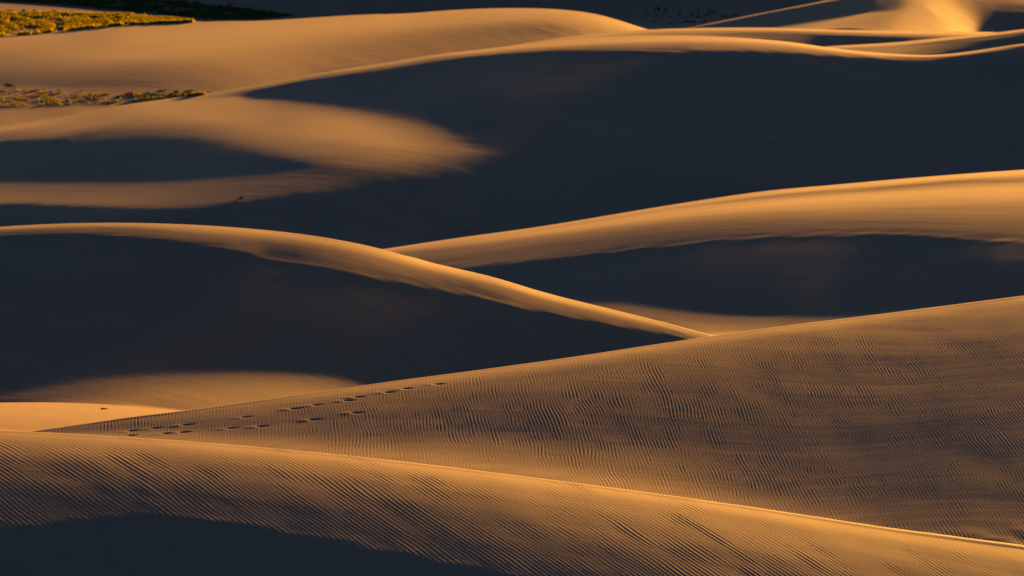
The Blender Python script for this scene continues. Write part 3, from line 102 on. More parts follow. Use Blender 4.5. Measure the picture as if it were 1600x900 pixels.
-1,-4,15,-73,-9,892,-720,-161,-2,-6,-4,6,4,5,1,0,12,6,17,2,-27,-38,-28,27,71,-7,-13,10,-35,-30,30,-14,4,28,5,-37,-5,-9,-17,-16,-11,-1,1,3,5,6,8,22,3,2,1,2,1,1,2,0,1,1,0,1,1,-1,1,0,1,0,1,-1,1,0,0,1,0,-1,0,1,-1,0,0,-1,1,1,0,0,-2,2,-2,2,-23,-2,712,-374,-327,6,7,-8,-15,-2,-2,-2,9,16,25,0,41,-39,-71,-159,153,40,48,-19,-7,82,10,-149,-5,15,40,26,-25,-41,-13,-5,-9,-17,-11,-1,4,9,10,10,23,1,4,1,2,1,2,-1,1,1,0,1,2,-1,1,0,1,-2,2,1,-1,1,0,0,0,1,-1,0,-1,1,0,-1,1,-1,0,0,0,0,1,-1,0,-16,3,491,64,-539,1,-9,-3,-4,-5,0,2,11,14,33,-32,-126,128,13,4,-89,42,22,34,-13,-16,-15,97,-33,-126,53,71,-44,-45,13,-9,-21,-33,-24,7,10,13,14,13,22,3,0,4,0,1,1,0,1,1,0,1,1,1,-1,1,0,1,0,-1,1,0,0,1,-1,0,0,1,-1,0,-1,1,-1,0,1,-1,0,1,-2,1,-7,-1,11,304,426,-721,9,2,-8,-11,-9,9,10,-13,42,-131,6,157,-22,1,3,-58,-35,54,10,11,-6,12,-16,-28,100,-106,33,1,-14,38,-52,-48,-26,-34,-1,22,22,19,16,20,1,3,-1,2,0,1,1,0,1,1,0,2,0,1,0,0,0,0,0,0,0,1,-1,0,0,0,0,0,-1,1,0,-1,1,-2,1,-1,0,-1,1,-14,13,25,72,878,-937,14,22,-12,-32,-33,1,60,-69,-123,131,53,2,36,19,-30,-51,-28,16,32,4,3,20,6,-14,-88,2,30,75,97,-97,-54,-15,-54,-58,-14,36,33,24,11,19,1,0,2,1,0,1,1,1,0,2,0,3,0,1,-1,1,0,-1,1,0,-1,-1,0,1,0,0,-1,0,1,-1,-1,1,0,-1,-1,1,-1,-3,1,-22,36,32,0,975,-946,4,-8,1,-3,-3,-50,-136,118,62,-38,28,21,31,38,-18,-82,-17,14,26,2,-3,17,20,7,-30,-66,-35,78,-18,23,103,24,-156,-87,-45,45,40,15,8,22,2,2,1,2,1,0,3,1,0,0,3,1,2,-2,3,-2,0,1,-1,0,0,1,-1,-1,-1,2,-2,1,-1,0,1,-1,0,-2,-1,0,1,-4,0,-34,64,42,0,835,-835,-10,21,8,2,-4,-16,9,-48,25,4,5,14,26,48,7,-65,-39,10,17,-4,-7,16,29,16,-20,-52,-52,38,19,8,-1,5,108,-47,-180,20,13,6,10,35,4,2,2,2,3,1,1,1,2,1,0,4,-1,1,-1,1,1,-1,0,0,0,-2,1,0,0,-2,1,0,0,0,0,0,0,-4,-1,1,0,-8,3,-53,104,44,
0,729,-706,-2,-9,1,4,-4,-7,3,-16,-9,-7,-20,22,47,42,26,-40,-49,-9,13,11,-15,-4,48,47,-32,-60,-52,14,29,12,-4,4,22,35,74,-233,-33,32,25,42,3,4,2,2,2,2,1,2,0,0,0,6,0,1,-1,0,0,0,0,0,-1,1,-1,0,0,-1,1,-1,0,1,-1,0,0,-4,-1,0,1,-11,1,-74,152,38,0,616,-584,-4,-14,-3,2,1,10,3,-30,-46,-5,26,15,27,36,31,-12,-44,-27,3,1,-19,-13,40,86,50,-63,-111,-30,48,38,-17,-8,21,16,-33,-8,-48,-18,6,34,1,2,3,1,2,1,2,0,1,1,0,6,0,0,0,1,-2,1,0,-1,0,0,0,-1,1,0,0,0,0,0,0,1,0,-6,-2,1,0,-14,0,-102,213,14,-214,890,-665,-11,9,6,13,-2,-6,-5,-7,-18,-13,7,15,12,24,25,10,-29,-38,-5,5,-32,-24,28,80,68,-29,-104,-54,43,54,12,-15,19,30,-34,-82,-9,25,-13,12,0,-2,1,1,2,3,0,2,0,-1,0,8,-1,-1,1,-2,1,0,-1,0,1,-1,1,0,-1,2,-1,1,0,1,-1,1,0,-5,-2,-1,1,-17,-3,-137,285,-25,-463,1281,-827,-3,15,18,7,-4,-10,-4,-1,1,1,-12,0,11,13,21,22,-13,-41,-21,11,-30,-36,7,82,76,-3,-98,-62,35,46,18,-10,10,26,9,-1,-59,-33,-11,13,-2,-1,-1,1,2,1,2,1,0,1,-1,6,0,-2,-1,0,-1,0,0,0,1,1,-1,1,1,-1,2,0,0,0,1,1,-1,-5,-1,1,-2,-18,-6,-176,359,-76,-1084,2347,-1197,-12,-50,5,20,-2,-16,-2,-1,0,3,-7,-8,10,10,9,29,5,-39,-25,11,-19,-44,-9,65,75,21,-81,-69,26,42,17,-15,12,12,8,-51,15,23,-42,-10,-8,-3,-2,3,5,7,4,3,2,-2,-5,5,-4,-1,-4,0,1,-1,2,1,-1,2,1,1,0,1,0,1,1,-1,2,0,0,-4,-1,3,0,-8,-12,-139,221,-48,-9432,-125,9283,45,58,40,62,124,154,142,150,145,128,127,121,119,142,148,128,177,236,216,-93,-488,-1125,-502,15,-23,26,9,-7,17,-37,16,4,-3,2,0,3,-25,-147,67,68,6,0,-3,-7,-13,-12,-8,-6,-3,1,6,41,4,3,4,1,0,0,0,0,1,-2,1,0,1,0,1,0,0,3,-1,0,3,-13,-2,-1,3,-18,29,-43,-540,251,-4302,3870,415,-3,2,1,1,4,4,3,-2,1,7,4,0,1,8,38,77,79,-14,-155,-24,306,765,-25,-594,-339,-33,206,52,-239,-158,-62,38,-4,8,80,119,-49,-11,-108,-6,-9,-5,-3,-6,0,-3,-1,-2,0,1,2,33,1,3,-1,2,1,2,-1,1,1,1,1,0,0,2,-1,2,1,0,1,1,0,-9,-1,1,4,-14,10,-137,-424,163,-4110,3647,471,5,4,
2,2,2,-2,-4,-4,-1,8,14,19,18,15,-17,-70,-102,-73,-5,104,208,250,143,-1,-54,-55,-42,-61,-87,-87,-67,-35,-14,7,20,21,-2,-22,-39,-20,-9,-9,-9,-5,-7,-3,-5,-1,-1,0,-2,33,1,-2,4,-2,2,-1,3,-1,2,1,-1,3,0,2,0,1,1,1,1,1,1,-10,-1,2,0,-17,4,-251,-338,122,-4780,4222,563,11,7,6,4,-1,3,-2,0,1,3,4,0,-4,-20,-32,-45,-43,-16,25,68,105,119,115,89,48,6,-25,-44,-55,-59,-54,-47,-35,-26,-19,-17,-17,-22,-26,-15,-9,-7,-7,-7,-5,-6,-3,-5,-2,-2,-1,29,1,0,-2,3,-1,2,-1,2,0,1,1,1,1,0,2,1,0,1,1,1,1,-10,-4,3,0,-24,1,-332,-276,149,-12424,11252,1169,17,15,13,10,9,1,2,-3,-5,-11,-17,-17,-26,-24,-19,-6,16,39,63,86,105,118,129,127,114,92,57,24,-7,-33,-57,-73,-89,-95,-98,-95,-90,-77,-67,-84,-12,-11,-10,-7,-9,-4,-6,-1,-4,0,0,12,0,2,0,1,0,1,1,1,0,0,2,-1,0,0,0,-1,1,-2,0,-1,-1,-8,-5,-3,-1,-35,-10,-558,11,373,-12905,12042,827,3,2,1,0,-1,2,2,4,5,8,11,11,24,31,37,46,52,58,62,66,65,69,70,71,71,66,63,54,42,29,15,0,-9,-21,-35,-52,-67,-86,-99,-353,-22,-20,-14,-5,5,19,23,15,10,0,-4,-151,-7,-6,-5,-5,-1,-3,-3,-3,-3,-2,-5,-1,-4,-2,-3,-3,-3,-2,-4,-1,-4,48,16,-4,-3,107,-35,1320,1569,-1063,-6072,5748,296,-4,-3,-2,-2,0,3,5,6,6,9,13,20,19,23,27,27,31,32,29,31,37,35,35,37,35,35,30,31,30,20,15,6,2,-5,5,33,73,81,58,-406,1,-3,-10,-19,-28,-43,-44,-38,-29,-24,-16,-91,-4,-5,-2,-7,-6,-6,-5,-4,-4,-4,-1,-4,-1,-2,0,1,1,0,5,1,4,37,16,8,7,143,53,2394,395,-1135,-1990,1892,88,-1,0,-2,0,1,0,1,1,4,5,7,6,8,8,10,12,7,7,14,13,11,15,11,11,13,11,15,11,9,14,12,14,5,-5,-21,-34,3,52,65,-141,1,-3,-4,-9,-7,-9,-12,-11,-14,-9,-10,-41,-4,-1,-4,-1,-3,-1,-2,-1,-2,-1,-1,-1,1,0,0,-2,1,2,-3,1,1,8,5,2,4,45,26,916,19,-556,-2060,1989,65,1,0,2,0,3,1,3,6,9,10,7,12,12,12,10,10,12,16,13,13,15,12,13,14,9,14,12,12,11,6,1,-6,-12,-26,-54,-97,-55,14,45,-3,32,34,34,20,3,-9,-5,-2,3,-4,-4,-91,-2,-6,-3,-5,-4,-5,-4,-5,-4,-3,-4,-3,-4,-2,-3,-1,-3,-3,0,-3,-1,12,1,1,0,33,7,596,-298,-374,-929,900,33,-1,1,1,4,3,4,3,
4,4,5,5,5,9,4,7,6,5,6,8,7,4,4,5,3,5,1,1,-2,-5,-6,-13,-23,-35,-48,-59,-26,88,29,1,-10,-7,-6,-5,7,17,27,35,33,18,2,-4,-58,-1,2,-1,-3,-4,-4,-4,-4,-3,-3,-2,-3,-2,-4,-2,-3,-3,-2,-2,-1,-3,7,1,-3,-3,10,-8,6,-36,12,-882,856,30,3,2,4,5,4,3,4,5,6,3,6,7,4,7,6,5,7,4,5,5,5,1,5,1,-1,-1,-6,-9,-13,-19,-21,-30,-37,-49,-53,92,50,-11,-8,4,-1,-11,-9,7,12,9,-1,-1,14,36,43,-34,9,0,-4,-5,-5,-7,0,3,4,3,1,-2,-4,-4,-5,-4,-4,-4,-4,-3,-3,14,-1,-5,-5,17,-13,3,-169,-108,-838,817,29,4,2,4,6,6,6,4,4,4,7,6,5,4,5,5,6,5,5,3,2,2,5,-3,-1,-4,-8,-10,-15,-20,-24,-31,-32,-32,-29,2,111,-2,-20,-20,20,12,6,-12,8,10,-3,-16,-13,0,22,10,-5,-3,0,-1,3,3,9,13,14,16,12,3,-4,-8,-9,-4,-3,-1,-1,-2,-5,-3,19,2,-11,-6,19,-21,1,-399,11,-797,788,19,5,5,5,5,6,6,6,5,5,6,8,2,4,4,3,7,6,2,2,0,0,-2,-2,-7,-8,-11,-14,-18,-20,-28,-29,-35,-38,-5,95,28,-12,-14,-3,48,31,21,21,-20,-50,-28,-5,-8,-20,-40,-7,58,15,8,3,-3,-2,-6,-11,-10,-3,4,17,18,14,10,5,5,3,3,-1,1,-3,30,-1,-14,-15,17,-21,-81,-459,400,-754,763,4,4,7,6,6,5,8,7,4,5,7,5,5,1,6,5,1,6,1,-2,1,-3,-6,-7,-9,-11,-15,-17,-18,-21,-21,-23,-19,-17,-21,64,42,-14,30,191,-100,-64,-37,-13,-5,13,5,-3,-3,-2,5,3,-5,3,3,4,7,2,2,-4,-6,-15,-18,-24,-12,0,8,11,5,5,6,16,22,19,41,-2,-25,-18,21,-1,-239,-45,262,-698,727,-13,5,6,7,7,6,6,5,8,5,5,6,3,5,4,3,4,-2,0,0,-5,-5,-7,-11,-12,-14,-16,-17,-18,-20,-17,-16,-17,-26,12,92,-25,39,203,-77,-148,6,2,-4,-4,3,3,0,1,1,1,1,0,-1,2,4,1,4,1,0,-1,-3,-2,1,1,-1,-2,-5,0,-3,-6,-13,-22,-17,-43,21,41,37,71,-6,-271,125,139,-619,665,-27,5,7,7,6,7,4,7,5,7,4,4,6,4,3,4,0,-2,-3,-5,-4,-8,-11,-10,-15,-14,-14,-16,-18,-19,-19,-15,-16,-12,81,22,-13,230,-64,-158,4,0,1,0,-3,0,1,1,1,-1,3,0,-1,1,1,2,3,0,2,2,-1,0,-1,2,-2,0,-1,-1,-2,1,-1,0,-2,-5,-23,-15,20,11,-34,-19,-163,172,118,-519,582,-42,8,5,6,7,5,4,5,7,6,4,4,4,
5,2,1,-2,-4,-3,-6,-9,-8,-10,-15,-10,-14,-14,-14,-16,-14,-17,-22,-14,29,68,1,194,-23,-170,2,-1,-1,1,-1,-1,-1,1,0,0,1,0,2,-2,1,2,0,1,3,1,0,2,0,0,-2,3,-2,-1,0,-1,0,1,-1,1,1,5,-1,-5,-8,-34,-26,-98,82,156,-402,483,-59,8,8,4,4,4,6,5,5,5,6,1,4,3,1,-3,-2,-2,-7,-7,-7,-12,-11,-10,-13,-12,-11,-14,-11,-10,-8,-5,-7,-1,40,117,156,-202,-40,0,-2,1,-1,-1,0,0,-2,2,-1,2,-1,0,0,1,-1,3,0,2,0,2,0,1,0,1,-1,0,0,-1,2,-2,1,1,0,0,3,-6,-17,-6,13,17,-89,13,128,-279,381,-78,7,6,5,2,4,6,4,7,2,3,4,1,1,-2,-2,-4,-5,-5,-6,-9,-11,-10,-10,-9,-10,-13,-10,-8,-9,-5,-4,-12,47,42,230,-170,-72,2,-4,-4,-1,1,-2,1,-1,1,-2,1,0,0,0,0,0,1,-1,3,-1,2,1,0,1,1,1,-2,2,-1,0,0,0,1,0,1,-1,4,-3,-8,-1,9,3,-63,-13,93,-190,472,-233,8,8,8,7,8,8,9,3,5,4,2,3,-5,-5,-9,-10,-11,-12,-13,-16,-11,-14,-11,-16,-14,-16,-17,-14,-13,-9,-2,27,150,356,-219,-197,-4,4,-4,-10,0,-1,1,-1,-1,-1,0,0,0,-1,0,-2,0,-1,2,0,1,2,1,2,2,0,0,3,-1,1,1,-1,1,0,1,-1,1,13,9,11,5,0,-61,-136,20,72,282,100,-340,6,4,2,5,4,4,5,3,2,0,-1,-7,-4,-8,-11,-7,-13,-12,-10,-7,-7,-2,-5,-2,-4,-3,-5,-5,-7,-8,-10,160,354,-257,-161,-11,-4,0,0,-11,0,-1,0,0,0,0,0,-1,-2,2,-2,-4,0,0,-1,0,1,-1,0,1,1,2,0,1,2,0,0,2,0,-1,0,2,-1,5,5,10,9,32,-47,-127,8,68,750,-309,-407,0,-1,2,-1,1,1,1,0,0,-4,-6,-7,-11,-8,-5,-8,-6,-5,-5,-3,-3,-4,-2,0,4,9,16,18,24,12,58,316,-228,-131,-16,-13,-7,-1,-2,-9,0,0,1,0,-1,1,-1,0,0,-1,-1,-5,0,-1,-1,-1,-1,-1,1,-2,-1,0,2,0,0,2,1,0,2,1,0,-2,-1,-2,-3,2,1,-13,26,91,-175,125,1227,-784,-418,-4,-2,-3,-1,0,-1,-4,-5,-7,-7,-8,-8,-7,-5,-3,-6,-1,-4,-2,-1,-2,3,2,6,8,9,15,33,60,66,281,-209,-163,-8,-4,-8,-9,-7,1,-10,0,2,0,1,1,-1,1,-2,1,-3,1,-6,-2,1,-1,0,-1,-1,-3,-1,-1,-3,-1,-2,1,1,1,1,2,0,0,1,-3,-10,4,1,5,10,-17,176,-230,63,783,-569,-206,-2,-1,0,0,-4,-2,-2,-5,-4,-4,-3,-4,-2,-3,-1,-1,-3,
0,-2,1,2,2,8,8,12,17,12,-9,-18,132,34,-132,-5,-5,-3,-3,-5,-1,-2,-6,2,0,0,0,2,0,0,1,-3,1,-2,-2,0,-2,2,0,-2,1,0,-2,-2,-1,-2,-1,-1,-2,2,0,0,4,1,0,1,1,-8,-5,-2,-18,9,176,-182,-1,884,-675,-203,0,-3,-1,-1,-2,-4,-4,-2,-5,-6,-1,-3,-2,-3,-3,-1,-1,-1,2,0,5,5,6,9,11,19,33,60,38,-132,-60,65,5,-4,-4,-3,-3,-3,-3,-4,0,-1,3,1,0,0,1,-1,1,-2,-1,-4,0,2,-2,1,0,0,-1,1,-4,0,-2,-4,-2,0,-3,1,2,0,3,4,3,3,-3,-17,-13,-55,67,228,-243,-11,978,-775,-197,-3,-1,-1,-3,-2,-4,-4,-3,-5,-1,-5,-2,-3,-3,-2,-2,1,1,2,5,3,7,7,9,11,10,3,-12,18,129,-130,-27,22,3,-2,-4,-2,-5,0,-6,0,0,0,2,1,2,-1,2,-2,-1,-1,-4,-1,0,0,0,2,0,0,-1,1,-3,-3,-2,-4,-5,-1,0,1,2,0,2,5,8,17,5,-14,-37,14,70,-91,-18,1069,-872,-193,-2,-1,-2,-3,-4,-2,-3,-4,-2,-4,-3,-4,-2,-3,-2,0,2,3,3,3,6,5,6,9,7,8,11,21,21,-58,-8,4,7,8,-1,-1,-3,-3,-3,-5,-1,1,1,0,2,1,2,0,0,0,-4,-4,0,-2,1,0,1,0,1,1,1,-1,-1,-3,-5,-8,-10,1,8,12,12,0,-7,-11,-41,-10,38,68,14,-45,-22,-42,1161,-977,-180,-1,-4,-2,-2,-2,-4,-3,-1,-4,-4,-5,-2,-3,-1,-2,3,2,3,4,2,4,5,6,6,8,6,12,5,-15,-19,6,2,4,7,4,-1,-1,-3,-4,-5,-1,2,-2,2,1,3,1,1,1,-1,-1,-7,-2,-1,1,-2,1,1,3,2,-2,-1,-1,7,4,4,-15,-15,-19,-15,-12,2,23,20,44,8,-37,11,8,-62,110,-98,1256,-1085,-169,-2,0,-3,-2,-3,-1,-3,-4,-2,-4,-5,-2,-3,0,1,1,3,3,1,3,2,4,6,4,5,4,-2,-8,-3,18,-10,-2,7,6,5,0,1,-2,-3,-8,1,-1,1,0,1,2,4,1,2,0,-2,-8,-1,0,-2,-2,-4,1,2,10,9,0,-14,-14,-19,-9,10,18,9,-1,2,0,-9,-8,-1,6,5,10,2,-26,79,-68,1348,-1196,-148,-3,-2,-2,-2,0,-3,-2,-3,-4,-5,-2,-4,0,0,1,0,2,1,1,2,3,1,3,3,1,1,-2,4,3,-8,-1,9,5,6,4,5,0,-1,-2,-8,0,-1,0,0,1,3,1,4,4,3,1,-16,-3,-1,6,7,-10,-11,-16,-15,-15,8,26,25,18,6,-1,-19,-10,-5,-5,0,-1,-8,1,6,4,-1,4,5,85,-99,1426,-1286,-138,-1,-2,-1,-1,-1,-1,-3,-4,-3,-3,-4,-2,0,0,-1,1,-1,0,2,1,-1,2,
0,-1,0,1,2,3,7,7,-14,-5,18,7,2,6,4,0,-4,-5,-2,-1,-2,1,3,1,3,2,-1,7,28,-32,-11,-13,-18,-20,-2,18,21,15,12,1,-8,-12,0,3,6,1,-4,-3,-3,-3,-1,-5,-1,-1,4,-5,7,17,87,-108,1482,-1358,-119,-4,-1,-1,0,-1,-4,-1,-2,-3,-3,-3,0,-3,1,-2,-2,-3,1,1,0,1,-2,-4,1,-3,1,4,3,1,2,5,23,-12,5,3,2,11,2,-8,-6,4,1,-5,-6,7,27,-2,-9,-8,-20,-65,26,11,17,14,16,13,-11,-9,-10,1,0,1,1,2,0,3,1,1,-2,-1,-4,0,-7,-3,0,1,-7,9,23,75,-92,1507,-1393,-112,1,-1,-2,0,-3,0,-3,-2,-2,-2,-1,-1,-1,-5,-1,-4,-1,0,-2,2,-2,-3,-1,-4,1,-2,1,4,9,13,18,-30,7,17,1,-8,16,17,-19,-12,5,28,5,-18,-26,-39,-6,30,12,13,29,-15,-11,-9,-5,1,3,3,2,0,0,-1,2,0,1,1,0,1,0,1,-2,-1,-2,-4,-4,0,-2,-6,7,22,70,-83,1506,-1403,-98,-1,-1,-1,-3,-1,-2,-1,-2,-2,1,-1,-4,0,-4,-4,-2,-3,-3,1,-2,0,-3,-2,0,-1,0,1,0,6,12,11,0,-13,22,7,-20,0,67,-19,-30,-18,-39,-12,43,30,18,-6,-28,-2,-3,-4,8,1,0,0,-1,1,1,1,2,-1,0,1,0,1,1,-1,2,0,0,-1,0,-2,-1,-4,-3,-1,-7,6,21,60,-75,1496,-1398,-95,1,0,-2,-2,-1,-2,-4,0,1,-2,0,-1,-4,-3,-3,-4,-4,-2,-3,0,-2,0,-2,0,5,4,-1,0,-4,-2,10,13,6,5,11,17,-45,-86,97,25,1,2,3,-24,-11,-3,11,2,-3,-3,-3,5,0,1,0,0,-1,2,0,0,2,0,-1,1,-1,2,1,-1,1,0,1,-1,-1,-1,-3,-2,-1,-5,2,17,54,-70,1495,-1400,-93,2,0,-2,-2,-2,-1,-2,-2,-2,2,-1,-2,-3,-3,-3,-3,-4,-5,-3,-2,-2,0,2,1,4,6,10,7,-10,-21,24,11,-18,-86,31,85,38,-1,-47,-1,5,1,2,-2,-4,-5,2,2,-1,-1,-3,3,1,0,0,0,0,-1,1,0,0,2,0,1,0,0,2,0,1,-1,1,-1,-1,1,-2,-3,-1,-6,3,14,45,-63,1512,-1414,-96,1,-2,2,-3,-2,-3,-1,-1,-2,-1,0,-2,-2,-2,-3,-4,-4,-4,-5,-6,-1,1,4,4,1,4,9,19,7,-19,-128,-14,176,35,-42,-15,6,4,-7,-3,2,2,2,-1,-2,-4,-2,0,-1,-2,0,2,2,-1,0,1,0,1,-2,2,0,0,2,-1,2,0,0,1,0,1,-1,1,0,0,-2,-1,-3,-3,0,9,38,-50,1557,-1453,-102,-2,1,-1,-1,-1,-4,-1,-4,1,-2,-2,0,-3,-3,-2,-2,-4,-4,-5,-5,-6,-1,3,8,10,2,-16,
6,-58,-39,133,44,-66,46,1,-27,1,8,-1,-4,-2,2,-1,1,-3,-2,-2,0,-1,2,-3,4,0,-1,2,-1,1,-1,2,-1,0,1,-1,2,0,2,-1,1,1,0,0,0,0,1,-1,-2,-1,-2,-1,1,32,-34,1632,-1521,-110,-2,0,-2,1,-4,0,-4,-2,-3,-1,-1,-3,-2,-1,-4,-1,-2,-4,-3,-5,-4,-7,-6,0,19,30,-21,-136,35,156,-3,10,-31,5,15,-11,-5,0,-3,-2,-1,1,1,0,-1,-1,-1,-1,-1,-1,1,3,-2,3,-2,2,-2,2,-1,1,0,-1,2,0,0,0,2,1,-1,2,0,-1,0,3,-1,-2,-1,-2,-1,-3,28,-21,3572,-3330,-242,-5,-5,-3,-6,-3,-5,-3,-6,-5,-5,-7,-5,-3,-6,-4,-8,-2,-4,-6,-4,-1,0,-3,-16,-74,-131,82,198,92,-27,18,3,-16,-8,3,-10,-14,-8,3,-1,1,-3,4,0,2,-3,-2,-2,2,-2,0,3,1,-2,0,0,1,-1,0,1,1,1,1,0,2,1,0,2,1,1,1,1,0,3,1,1,0,7,-17,49,-30,7,3951,-3723,-233,-6,-9,-8,-7,-7,-4,-8,-4,-5,-9,-6,-6,-8,-5,-8,-6,-5,-6,-7,-9,-12,-16,-22,-17,37,139,19,4,27,16,-2,-2,-11,-16,-5,5,2,-9,-24,9,-6,0,-5,-1,-3,7,8,7,3,2,0,3,-2,0,0,-3,0,-2,2,-1,1,2,0,1,2,0,1,0,3,-1,1,2,0,4,5,-2,-1,9,9,113,-83,6,4192,-4040,-165,-11,-7,-8,-8,-9,-11,-8,-9,-8,-6,-7,-7,-6,-7,-7,-5,-8,-4,-1,0,3,12,20,26,45,21,6,-1,1,10,14,11,-6,-28,-12,-12,-17,-12,17,28,4,1,5,7,7,4,-2,-2,-1,-1,1,1,0,-1,2,0,2,1,0,1,-2,-1,0,0,-2,1,1,-1,-1,1,1,-1,3,4,3,1,0,7,-1,91,-39,-30,4350,-4315,-59,-7,-10,-10,-9,-9,-11,-9,-10,-11,-11,-7,-7,-5,-4,1,-1,1,7,8,14,17,17,23,17,-15,-5,8,8,16,-15,-33,-18,-1,28,23,3,3,16,10,10,3,4,3,1,3,-1,0,-2,-2,-2,-3,-2,1,1,-1,1,1,1,1,1,1,1,-1,0,0,-2,-2,-1,0,-1,0,1,-1,2,3,6,3,16,-5,73,-64,18,4261,-4365,75,-8,-9,-10,-9,-10,-8,-10,-11,-8,-7,-9,-6,-4,-1,0,6,9,10,17,18,16,20,10,-24,1,-4,-32,-33,-49,-8,51,42,43,38,20,4,-11,-13,-12,10,2,5,11,7,3,1,-1,-1,0,2,3,-11,1,0,0,1,-1,0,1,0,2,0,2,2,1,3,0,3,-3,1,-2,-1,0,16,-1,-11,-11,1,-7,-59,82,132,1978,-2076,82,-4,-4,-3,-5,-3,-5,-4,-2,-5,-3,-1,-2,-1,0,-1,1,2,5,6,10,16,9,-11,5,-32,-41,-5,-1,14,29,14,30,
20,4,3,2,-3,-9,-24,6,7,8,3,4,5,4,5,3,-1,-2,-3,-11,-1,-1,0,-2,-1,0,-1,0,0,1,2,0,1,1,3,-1,3,0,1,1,0,9,-7,-7,-5,3,-20,-89,140,15,1829,-1951,105,-2,-4,-4,-3,-4,-2,-4,-3,-2,-2,-1,0,-1,1,2,-1,2,-1,1,4,12,21,6,-60,-25,-4,1,20,15,23,38,5,-3,2,8,8,-8,3,35,-25,-6,-9,-4,-1,5,6,6,6,4,2,1,-22,-2,-2,-4,-3,-2,-3,-1,-1,1,0,0,2,3,0,3,3,1,3,1,0,-2,5,-5,-6,-6,-20,-13,-24,78,-42,1685,-1820,117,-3,-2,-2,-4,-4,-3,0,-3,-1,-1,0,0,3,-1,2,4,1,0,-2,-1,5,11,-53,-13,5,17,-2,-4,36,43,0,0,-1,0,4,15,48,31,-9,-60,-11,-7,-7,-2,1,7,7,9,8,3,-3,-28,-6,-5,-3,0,0,2,-1,0,-1,-2,-3,-2,-4,-3,-3,-2,-2,-2,1,-2,0,-10,12,17,14,26,3,74,-150,-64,1569,-1710,120,-1,-3,-3,-2,-2,-1,-3,1,-1,1,0,2,-2,3,4,2,1,6,2,-3,-16,-51,-22,45,20,-9,7,27,14,-3,8,8,16,20,7,30,36,4,-49,-55,-5,-5,-7,-6,-11,-9,-6,-7,-2,1,5,22,6,4,3,3,1,-1,1,-1,0,-2,0,-1,-2,-1,-1,-2,1,-2,0,1,3,0,5,3,4,22,13,132,-231,-46,1462,-1599,115,-6,-2,-2,-1,-1,0,1,1,1,0,2,1,1,1,0,-1,2,0,-1,-9,-25,-32,26,43,33,8,-5,-14,3,6,5,6,-7,-7,11,-18,-39,5,45,7,-2,-8,-8,-7,-2,-3,-2,1,-2,-1,1,10,0,4,2,2,0,2,0,0,-1,1,0,-2,1,0,-1,1,-1,1,0,0,1,4,3,1,2,12,6,133,-205,-35,1311,-1428,89,-5,-4,-1,-1,2,2,3,4,5,1,1,0,0,-3,-2,-3,-5,-8,-9,-4,7,39,39,-29,-51,-8,16,31,16,6,-1,-4,-1,2,-6,2,12,-2,-12,-6,-3,-1,1,2,3,4,2,-1,-1,-1,-3,1,1,-2,0,0,1,-1,1,0,-1,2,-1,0,1,1,0,0,2,-1,1,1,-1,4,1,1,-1,17,3,97,-155,-15,1094,-1176,49,-6,-4,-2,2,2,6,7,6,6,3,1,-1,-1,-4,-5,-9,-9,-12,-5,5,24,34,9,-5,-4,-10,-3,-3,8,10,4,-3,-3,-2,2,-2,5,7,-1,-13,-6,-4,-1,0,3,6,2,2,-1,0,-2,0,-2,0,1,-1,-1,1,-1,1,0,-1,0,2,-1,1,0,0,0,3,-2,1,1,2,1,2,1,4,-2,53,-101,25,786,-839,14,-6,-1,-2,2,4,6,11,16,8,0,-6,-3,-4,1,-4,3,1,4,5,2,-1,3,10,2,-7,-3,-6,-6,3,9,5,5,-6,-7,8,-2,-9,
